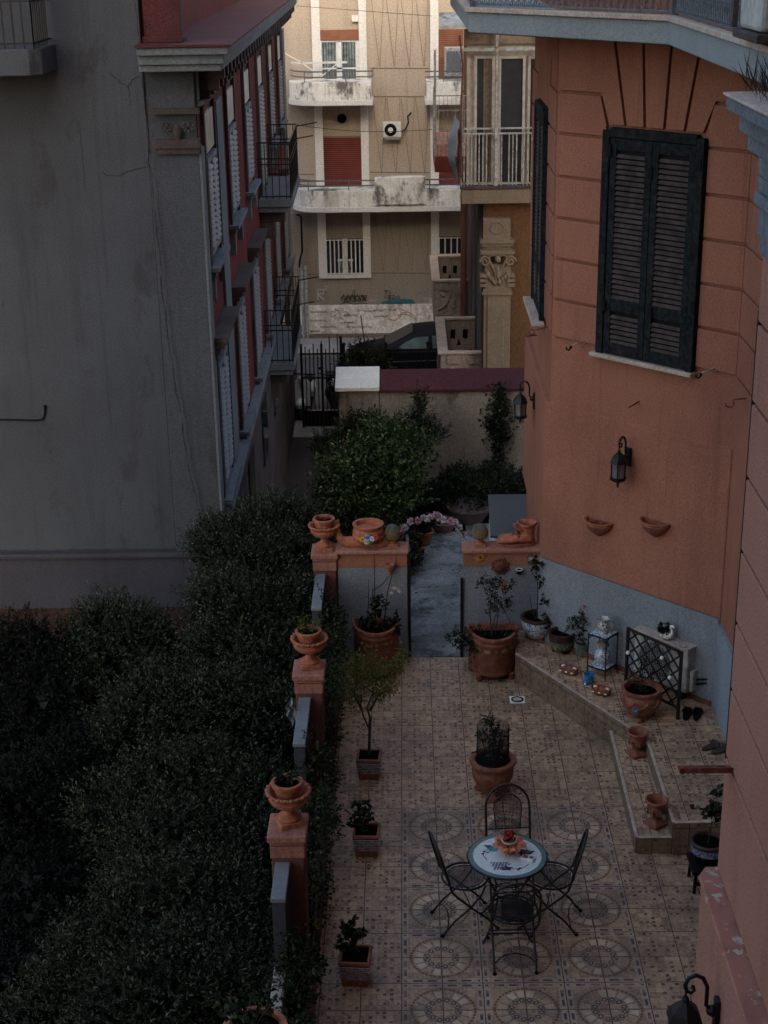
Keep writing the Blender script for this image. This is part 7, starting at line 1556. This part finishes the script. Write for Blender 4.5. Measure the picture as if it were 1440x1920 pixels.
crown("crown", [lob(690, 815, 8.4, .22, BS, .24), lob(657, 825, 8.4, .18, BS, .24), lob(785, 800, 8.5, .14, BS, .24), lob(810, 825, 8.5, .12, BS, .18), lob(745, 825, 8.5, .20, BS, .2), lob(790, 765, 8.5, .06, BS, .12), lob(615, 850, 8.2, .18, BS, .18)], 620, L_shrub, ol, tl=0.2, per=9, L=0.075, W=0.22, lo=0.3, upb=1.3)
canes(ol, [[(0, 0, 0), (-.3, 0, .6), (-.5, 0, 1.3)], [(0, 0, 0), (.2, 0, .7), (.35, 0, 1.5)], [(0, 0, 0), (0, 0, .8), (-.1, 0, 1.4)]], 0.02)
PLT = [(-0.80, 6.3, .35, .35, .4, "dark ground shrub at the edge of the drive beside the pole", L_shrub), (-0.9, 7.6, .4, .35, .5, "loose shrub overhanging the drive left of the citrus", L_shrub), (-0.45, 5.4, .3, .42, .38, "low dark planting behind the snail planter", L_shrub), (-0.05, 5.9, .2, .24, .25, "dark foliage between the citrus and the arch", L_dark), (1.45, 8.3, .35, .42, .28, "bushy low plant in front of the garden wall", L_shrub), (0.95, 8.7, .22, .35, .25, "low leafy plant near the foot of the garden wall", L_rose), (-0.75, 4.5, .2, .3, .35, "dark undergrowth behind the farthest urn", L_dark), (1.8, 8.0, .25, .25, .2, "fern like plant behind the granite slab", L_shrub), (0.35, 8.2, .2, .35, .2, "sparse ground plant right of the citrus", L_dark)]
for (x, y, z, r, h, lb, mt) in PLT:
    o = thing("garden_plant", lb, "plant", (x, y, -0.03), 0); crown("leaves", [(0, 0, z, r, r*.9, h), (r*.5, 0, z*.8, r*.6, r*.6, h*.7), (-r*.4, .1, z*1.1, r*.6, r*.6, h*.7)], 450, mt, o, tl=0.12, per=7, L=0.05, W=0.45, lo=0.35)
cl_ = thing("wall_climber", "narrow climbing plant on the garden wall right of centre", "climbing plant", (1.5, 9.32, -0.03)); leafy(cl_, [(0, 0, .2+.11*k, .05+.02*(k % 3)+(.09 if 4 < k < 11 else 0)) for k in range(13)]+[(-.12, 0, .95, .06), (-.18, 0, 1.0, .05), (0.0, 0, 1.6, .03), (.08, 0, .8, .07)], 26, 0.06, L_shrub, W=0.45, per=4, tl=.08); canes(cl_, [[(0, 0, 0), (.01, 0, .6), (-.01, 0, 1.2), (0, 0, 1.7)]], 0.012)
leafy(cl_, [(.33, -.02, 1.35, .05), (.36, -.02, 1.15, .04)], 14, 0.06, L_shrub, name="side_shoot")
def litter(n, x0, x1, y0, y1, z, L, mat, name, label, cat):
    P = np.stack([RNG.uniform(x0, x1, n), RNG.uniform(y0, y1, n), np.full(n, z)+RNG.random(n)*.02], 1); D = RNG.normal(size=(n, 3)); D[:, 2] *= .15; o = leaf_mesh(name, P, unit(D), L*(0.6+.8*RNG.random(n)), .5, mat); tag(o, label, cat, None, "stuff")
litter(5000, -1.05, 2.4, 5.0, 9.3, -0.025, .06, L_shrub, "ground_cover", "dark leafy ground cover in the upper garden bed", "ground cover")
litter(900, -0.95, -0.76, -6, 3.0, 0.05, .05, L_shrub, "bed_leaves", "leaves strewn over the narrow planting bed", "leaf litter")
st_ = MB()
for k in range(26): x, y = random.uniform(0.3, 1.9), random.uniform(7.4, 9.3); s = random.uniform(.04, .09); st_.ball((x, y, 0.0), (s, s*.7, s*.4), 7, 5)
litter(46, -0.6, 2.1, -3.2, 3.1, 0.008, .035, L_straw, "fallen_leaves", "a few dry fallen leaves scattered over the terrace tiles", "fallen leaves")
tag(st_.build("garden_stones", m_stonegrey, None, 60), "scattered grey stones in the garden bed", "stones", None, "stuff")
a = onz(612, 968, 0.0); b = ony(648, 742, 9.36); P = [a.lerp(b, t)+Vector((0.05*math.sin(t*3), 0, 0.10*math.sin(t*PI))) for t in [i/14 for i in range(15)]]
q = MB(); q.tube(P, 0.014, 6); q.tube([v+Vector((0.02, 0.02, 0)) for v in P], 0.007, 5); tag(q.build("leaning_pole", simple("weathered_cane", (0.13, 0.075, 0.05), 0.9)), "long thin pole leaning from the farthest urn up to the garden wall pillar", "pole")
# ------------------------------------------------------------------ lower garden trees
LM = [([ (430, 1010, 4.6, .42), (500, 985, 4.8, .45), (548, 960, 4.9, .32), (480, 1060, 4.2, .55), (545, 1040, 4.3, .40), (410, 1000, 4.6, .30)], "dark dense tree at the foot of the red facade, farthest of the hedge", (-1.6, 4.6)),
      ([(470, 1150, 3.0, .55), (530, 1130, 3.2, .45), (420, 1110, 3.4, .40), (500, 1240, 2.4, .55), (560, 1210, 2.6, .30), (430, 1210, 2.8, .5)], "dark tree left of the middle urn, second in the hedge", (-1.8, 2.9)),
      ([(215, 1170, 3.6, .48), (170, 1190, 3.5, .38), (270, 1200, 3.4, .45), (220, 1250, 3.2, .6), (300, 1240, 3.2, .35)], "rounded tree standing out against the brick footing", (-3.3, 3.4)),
      ([(60, 1220, 3.3, .55), (0, 1210, 3.3, .45), (90, 1300, 2.8, .55), (-30, 1330, 2.7, .5), (30, 1400, 2.2, .5)], "very dark tree at the far left edge of the picture", (-4.6, 2.9)),
      ([(370, 1330, 1.5, .50), (300, 1300, 1.8, .42), (440, 1310, 1.4, .42), (520, 1330, 1.2, .35), (250, 1350, 1.6, .40)], "tree in the middle of the hedge, between the second and third pillars", (-2.4, 1.5)),
      ([(390, 1470, .2, .55), (300, 1470, .3, .45), (470, 1480, 0, .40), (250, 1540, 0, .40), (340, 1580, -.5, .6), (450, 1570, -.6, .42), (200, 1500, .2, .3)], "large leafy tree left of the nearest whole urn", (-2.2, 0.0)),
      ([(300, 1730, -1.8, .60), (390, 1690, -1.7, .50), (440, 1780, -2.2, .42), (200, 1780, -2.0, .45), (330, 1860, -2.7, .6), (160, 1850, -2.3, .42), (430, 1880, -2.9, .4), (100, 1890, -2.4, .35), (250, 1900, -2.8, .5)], "nearest big tree filling the bottom left of the picture", (-2.3, -2.3)),
      ([(20, 1590, 0.7, .6), (110, 1650, 0.3, .55), (40, 1720, -.4, .6), (150, 1560, 0.9, .4), (60, 1850, -1.3, .6)], "low shaded tree under the others in the dark bottom left", (-4.6, 1.8)),
      ([(120, 1440, 1.2, .42), (40, 1480, 1.0, .4), (170, 1400, 1.6, .38)], "dim tree in the dark middle of the lower garden", (-3.9, 1.0))]
for i, (L_, lb, (bx, by)) in enumerate(LM):
    base = (bx, by, -2.95); o = thing("hedge_tree", lb, "tree", base, 0, "dark trees of the lower garden")
    lobes = [lob(a, b+28, Y-0.12, r*.90, base) for a, b, Y, r in L_]
    lobes += [(x*.9, y*.9, z-.75, r*1.1, r*1.1, r*1.3) for x, y, z, r, _, _ in lobes[:4]]
    crown("crown", lobes, int(4700*len(L_)/6), L_shade if i in (3, 7, 8) else L_dark, o, tl=0.25, per=11, L=0.041, W=0.34, upb=0.9, lo=0.66)  # trees in the dark gaps take the leaf with shade in its colour
    P, d = lobes_sample([(a, b, c, r*.74, r2*.74, r3*.74) for a, b, c, r, r2, r3 in lobes], 5200, lo=.8); leaf_mesh("inner_leaves", P, unit(d*.4+RNG.normal(size=d.shape)), np.full(len(P), .13), .8, L_shade, o)  # dense dark inner leaves added to darken the gaps in the crown
    segs = [branch((0, 0, 0), (0.05, .05, 1.3), .09, .06)]
    for x, y, z, r, _, _ in lobes[:5]: segs.append(branch((0.05, .05, 1.2), (x*.95, y*.95, z), .045, .012))
    trunk_mb(segs).build("trunk", m_bark, o)
# ------------------------------------------------------------------ drive gate, fence, street things
DG = 21.6
def fpt(px, py, Y=DG): p = ony(px, py, Y); return p
gt = thing("drive_gate", "tall black iron bar gate at the end of the drive", "gate", (0, DG, 0)); x0, x1 = fpt(566, 700).x, fpt(642, 700).x; zt = -1.05
q = MB()
for z in (-2.55, -1.75, zt-0.12): q.bar((x0, 0, z), (x1, 0, z), 0.035)
n = 10
for i in range(n+1):
    x = x0+(x1-x0)*i/n; top = zt+(0.0, 0.06, 0, .12, 0, .18, 0, .30, 0, 0.34, 0.1)[i]; q.bar((x, 0, -2.95), (x, 0, top), 0.024)
q.build("bars", m_iron, gt); q = MB()
for x in (x0, x0+(x1-x0)*.5, x1): q.bar((x, 0, -3), (x, 0, zt+0.12), 0.055)
q.bar((x1-.02, .02, -3), (x1-.02, .02, -0.75), 0.06); q.build("post", m_iron, gt)
MB().box(x0, x1, -0.01, 0.01, -2.95, -2.56).build("kick_plate", m_blackp, gt); MB().box(x0+.1, x1, -0.02, 0.0, -2.56, -2.53).build("pale_strip", m_rail, gt)
fe = thing("street_fence", "low black scrolled iron fence along the pavement", "fence", (0, 22.3, 0)); q = MB(); xa, xb = x1+.02, 2.6; zf = -1.35
for z in (-2.8, -1.95, zf): q.bar((xa, 0, z), (xb, 0, z), 0.03)
x = xa
while x < xb: q.bar((x, 0, -2.95), (x, 0, zf+.0), 0.018); x += 0.115
q.build("bars", m_iron, fe); q = MB(); x = xa+.1
while x < xb: q.tube([(x+.07*math.cos(t), 0, -1.8+.10*math.sin(t)) for t in [2*PI*i/10 for i in range(10)]], .009, 4, True); x += .23
q.build("scrollwork", m_iron, fe); q = MB()
for x in (xa, xa+1.0, xa+2.0, xa+3.0): q.bar((x, 0, -3), (x, 0, zf+.18), .05); q.ball((x, 0, zf+.22), .05, 8, 6)
q.build("post", m_iron, fe)
MB().box(xa, xb, -0.06, 0.06, -3.0, -2.93).build("kerb", m_stonegrey, fe)
bsh = thing("street_bush", "dark bush behind the white capped pillar, in front of the street fence", "bush", (-0.8, 18.0, -3)); crown("crown", [(0, 0, 2.45, .42, .4, .5), (-.2, 0, 2.2, .35, .3, .5), (.25, 0, 2.2, .3, .3, .4), (0, 0, 1.4, .5, .4, .9)], 1100, L_shrub, bsh, tl=.2, per=8, L=.07, W=.35, lo=.4); canes(bsh, [[(0, 0, 0), (0, 0, 1.2), (.1, 0, 2.6)], [(0, 0, 0), (-.1, 0, 1.5), (-.2, 0, 2.7)], [(0.05, 0, 1.5), (.05, 0, 2.8), (-.05, 0, 3.6)]], .025)
dr = thing("dry_shrub", "pale straw coloured dry shrub in front of the black car", "shrub", (-0.75, 22.8, -2.97)); crown("leaves", [(0, 0, .95, .32, .3, .42), (.1, 0, .6, .35, .3, .5)], 500, L_straw, dr, tl=.2, per=7, L=.09, W=.2, lo=.3, upb=1.0); canes(dr, [[(0, 0, 0), (.05, 0, .6), (0, 0, 1.1)]], .02)
# car
m_carp = simple("black_car_paint", (0.008, 0.009, 0.014), 0.5, 0.0, 0.05, 2, 0, spec=0.08); m_cglass = simple("car_window_glass", (0.16, 0.24, 0.25), 0.05, 0, 0.3, 2.5, 0, spec=1.0); m_tyre = simple("tyre_rubber", (0.015, 0.015, 0.015), 0.9); m_rim = simple("alloy", (0.35, 0.35, 0.36), 0.3, 0.8); m_lamp = simple("clear_lamp_glass", (0.55, 0.58, 0.6), 0.1, 0, .1, 5, 0, spec=.8)
car = thing("parked_car", "black saloon car parked at the far kerb under the graffiti", "car", (-1.50, 25.3, -3.0), 0, None, 0.95)
def loft(secs, mat, name, par, sm=40):
    """secs: list of x, [(y,z)...] closed rings"""
    n = len(secs[0][1]); vs = [(x, y, z) for x, R in secs for y, z in R]; k = len(secs); q = MB()
    q.add(vs, [(j*n+i, (j+1)*n+i, (j+1)*n+(i+1) % n, j*n+(i+1) % n) for j in range(k-1) for i in range(n)]+[tuple(range(n)), tuple((k-1)*n+i for i in reversed(range(n)))]); return q.build(name, mat, par, sm)
W = 1.76
def ring_(zb_, zt_, inset, yo=0): return [(0.06+inset, zb_), (inset, zb_+.12), (inset-.02 if inset > .02 else 0, zb_+.35), (inset+.03, zt_-.06), (inset+.14, zt_), (W-inset-.14, zt_), (W-inset-.03, zt_-.06), (W-inset, zb_+.35), (W-inset, zb_+.12), (W-.06-inset, zb_)]
loft([(0.0, ring_(.35, .62, .22)), (.10, ring_(.25, .70, .08)), (.45, ring_(.20, .80, .02)), (1.1, ring_(.18, .92, .0)), (1.6, ring_(.18, .97, 0)), (3.0, ring_(.18, 1.0, 0)), (3.9, ring_(.2, 1.02, .02)), (4.25, ring_(.25, .95, .08)), (4.40, ring_(.38, .85, .2))], m_carp, "body", car)
def gr(z, i, b=.95): return [(.06, b), (.06+i*.5, (b+z)/2), (.10+i, z-.05), (.22+i, z), (W-.22-i, z), (W-.10-i, z-.05), (W-.06-i*.5, (b+z)/2), (W-.06, b)]
loft([(1.05, gr(.965, .0)), (1.5, gr(1.20, .08)), (1.9, gr(1.37, .13)), (2.4, gr(1.42, .14)), (3.0, gr(1.38, .14)), (3.5, gr(1.22, .12)), (3.95, gr(1.03, .06))], m_carp, "roof", car)
for (P) in ([(1.42, .99), (2.30, .99), (2.28, 1.31), (1.93, 1.29), (1.66, 1.17)], [(2.40, .99), (3.15, .99), (3.28, 1.12), (3.05, 1.26), (2.75, 1.32), (2.38, 1.33)]):
    MB().extr([(x, .035+.20*(z-.95), z) for x, z in P], (0, -.006, 0)).build("side_window", m_cglass, car)
MB().extr([(1.10, .30, .985), (1.10, W-.30, .985), (1.86, W-.32, 1.375), (1.86, .32, 1.375)], (-.006, 0, .012)).build("windscreen", m_glassd, car)
q = MB(); q.bar((.5, -.004, .62), (4.0, -.004, .70), .008, .02); q.build("crease_trim", m_rim, car)
for x in (.85, 3.50):
    for y in (.10, W-.10):
        w_ = MB().push(TR(x, y, .31, 0, PI/2)); w_.lathe([(.17, -.1), (.29, -.1), (.31, -.07), (.31, .07), (.29, .1), (.17, .1)], 24, cap=True); w_o = w_.build("wheel", m_tyre, car, 50)
        r_ = MB().push(TR(x, y-.105 if y < 1 else y+.105, .31, 0, PI/2))
        for k in range(5): a = k*2*PI/5; r_.bar((0, 0, 0), (.17*math.cos(a), .17*math.sin(a), 0), .05, .02)
        r_.lathe([(.16, -.01), (.18, -.01), (.18, .01), (.16, .01)], 20, cap=False); r_.build("rim", m_rim, w_o)
for y in (.22, W-.22): MB().ball((.06, y, .60), (.08, .14, .07), 10, 7).build("headlight", m_lamp, car, 60)
MB().ball((1.45, -.06, 1.0), (.10, .07, .06), 10, 7).build("wing_mirror", m_carp, car, 60)
q = MB(); q.bar((2.15, -.012, .86), (2.30, -.012, .87), .02, .025); q.bar((3.0, -.012, .88), (3.14, -.012, .885), .02, .025); q.build("door_handle", m_carp, car)
for k in range(4): pass
# two-wheelers behind the gate
def wheel(par, y, R, w, mat=m_tyre):
    q = MB().push(Matrix.Translation((0, y, R)) @ Matrix.Rotation(PI/2, 4, 'Y')); q.lathe([(R-.09, -w/2), (R-.02, -w/2), (R, -w/4), (R, w/4), (R-.02, w/2), (R-.09, w/2)], 22, cap=False); o = q.build("wheel", mat, par, 50)
    q = MB().push(Matrix.Translation((0, y, R)) @ Matrix.Rotation(PI/2, 4, 'Y'))
    for k in range(6): a = k*PI/3; q.bar((0, 0, 0), ((R-.08)*math.cos(a), (R-.08)*math.sin(a), 0), .02)
    q.build("rim", m_rim, o)
P = onz(624, 778, -3.0); mo = thing("motorcycle", "black motorcycle with round headlamp parked behind the drive gate", "motorcycle", (P.x, 23.0, -3), math.radians(6))
wheel(mo, -.62, .31, .12); wheel(mo, .72, .31, .16)
q = MB(); q.ball((0, -.05, .82), (.16, .30, .14), 12, 8); q.build("tank", m_carp, mo, 60); q = MB(); q.box(-.13, .13, .2, .85, .72, .80); q.build("seat", m_blackp, mo, bevel=.03)
q = MB(); q.ball((0, .05, .45), (.20, .28, .22), 10, 8); q.box(-.05, .05, -.1, .7, .4, .6); q.build("engine", m_iron, mo, 60)
q = MB(); 
for sx in (-1, 1): q.tube([(sx*.08, -.62, .31), (sx*.09, -.42, .85), (sx*.09, -.38, .98)], .025, 6)
q.tube([(-.34, -.28, 1.06), (-.15, -.36, 1.02), (.15, -.36, 1.02), (.34, -.28, 1.06)], .016, 6); q.build("fork", m_iron, mo)
MB().ball((0, -.52, .88), (.10, .08, .10), 12, 8).build("headlight", m_lamp, mo, 60); MB().push(TR(0, -.62, .62)).ball((0, 0, 0), (.08, .22, .03), 8, 6).build("mudguard", m_carp, mo, 60); MB().box(-.10, .10, -.60, -.585, .56, .62).build("red_badge", simple("red_badge_paint", (.35, .03, .03), .4), mo)
for sx in (-1, 1): MB().ball((sx*.30, -.36, 1.20), (.06, .02, .04), 8, 6).build("mirror", m_blackp, mo, 60)
P = onz(572, 790, -3.0); sc_ = thing("scooter", "white scooter half hidden behind the left bars of the gate", "scooter", (P.x-.03, 22.8, -3), math.radians(-8))
wheel(sc_, -.55, .24, .10); wheel(sc_, .60, .24, .12); m_wp = simple("white_scooter_paint", (.60, .62, .62), .25, 0, .08, 5, 0, spec=.6)
q = MB(); q.ball((0, -.52, .42), (.13, .30, .14), 12, 8); q.build("front_mudguard", m_wp, sc_, 60); q = MB(); q.extr([(-.22, -.36, .30), (.22, -.36, .30), (.20, -.30, .85), (.10, -.28, 1.0), (-.10, -.28, 1.0), (-.20, -.30, .85)], (0, .05, .01)); q.build("leg_shield", m_wp, sc_, bevel=.02)
q = MB(); q.ball((0, .45, .52), (.20, .42, .24), 12, 8); q.build("rear_body", m_wp, sc_, 60); MB().push(TR(0, .35, .78)).ball((0, 0, 0), (.15, .38, .07), 10, 6).build("seat", m_blackp, sc_, 60); MB().box(-.18, .18, -.3, .15, .27, .31).build("footboard", m_blackp, sc_)
MB().tube([(-.32, -.18, 1.06), (-.1, -.26, 1.08), (.1, -.26, 1.08), (.32, -.18, 1.06)], .018, 6).build("handlebar", m_blackp, sc_); MB().ball((0, -.36, .98), (.09, .07, .08), 10, 7).build("headlight", m_lamp, sc_, 60)
# weeds on the cornice top and a few wires across the drive
q_ = RNG; n = 260; P = np.stack([q_.uniform(1.54, 1.735, n), q_.uniform(-7.2, -5.98, n), np.full(n, 7.315)], 1); D = unit(q_.normal(size=(n, 3))*np.array([.35, .35, .2])+np.array([0, 0, 1]))
o = leaf_mesh("cornice_weeds", P, D, .10+.12*q_.random(n), .035, leafmat("dry_dark_weed", (.03, .028, .02), (.07, .06, .045), .1)); tag(o, "tuft of dry dark weeds growing on the cornice at the right edge", "weeds", None, "stuff")
q = MB(); a = Vector((-2.5, 9.5, -1.0)); b = Vector((-1.1, 9.7, -0.4)); q.tube([a.lerp(b, t)-Vector((0, 0, .15*math.sin(PI*t))) for t in [i/10 for i in range(11)]], .008, 5); tag(q.build("slack_wire", m_cable), "slack wire crossing the drive below the garden shrubs", "wire")
q = MB(); y = 28.0; a = ony(540, 232, y); b = ony(810, 243, y); q.tube([a.lerp(b, t)-Vector((0, 0, .12*math.sin(PI*t))) for t in [i/12 for i in range(13)]], .008, 4); a = ony(540, 10, y); b = ony(810, 30, y); q.tube([a.lerp(b, t) for t in [i/4 for i in range(5)]], .006, 4); tag(q.build("street_wires", m_cable), "thin wires strung across in front of the beige house", "wires")

# drying rack on the top left balcony of the far house
a = ony(560, 150, 29.1); rk = thing("drying_rack", "white folding drying rack on the top left balcony of the beige house", "drying rack", (a.x, 29.1, a.z))
q = MB()
for z, w_ in ((0.45, 1.5), (0.40, 1.5)): q.bar((-.2, 0 if z > .42 else .35, z), (w_-.2, 0 if z > .42 else .35, z), .03)
for i in range(8): q.bar((-.1+.19*i, 0, .45), (-.1+.19*i, .35, .40), .018)
q.bar((-.45, 0, .75), (.1, 0, .45), .03); q.bar((.5, 0, 0), (1.1, 0, .45), .03); q.bar((.1, 0, .45), (.7, 0, 0), .03); q.build("frame", m_framew, rk)
# unit on the third balcony
a = ony(851, 140, 29.0); a2 = thing("air_conditioner", "grey air conditioner standing on the far right upper balcony of the beige house", "air conditioner", (a.x-.25, 29.0, a.z-.05)); MB().box(0, .55, 0, .3, 0, .75).build("casing", m_rail, a2, bevel=.02); MB().box(.05, .5, -.006, .0, .1, .65).build("grille", m_greyiron, a2)
# wind-blown plastic sheet caught beside the middle pillar
q = MB(); a = ony(548, 1335, 0.0); vs = []
for j in range(8):
    for i in range(6): u, v = i/5-.5, j/7-.5; vs.append((a.x+.13*u*(1-abs(v)*1.2)+.02*math.sin(j*2.1), a.y+.03*math.sin(i*1.7+j), a.z+.26*v+.02*math.sin(i*2.3)))
q.add(vs, [(j*6+i, j*6+i+1, (j+1)*6+i+1, (j+1)*6+i) for j in range(7) for i in range(5)]); o = q.build("plastic_sheet", simple("grey_plastic_sheet", (.16, .18, .19), .4, 0, .3, 20, .1), None, 60); tag(o, "scrap of pale plastic caught on the foliage left of the middle pillar", "plastic sheet")
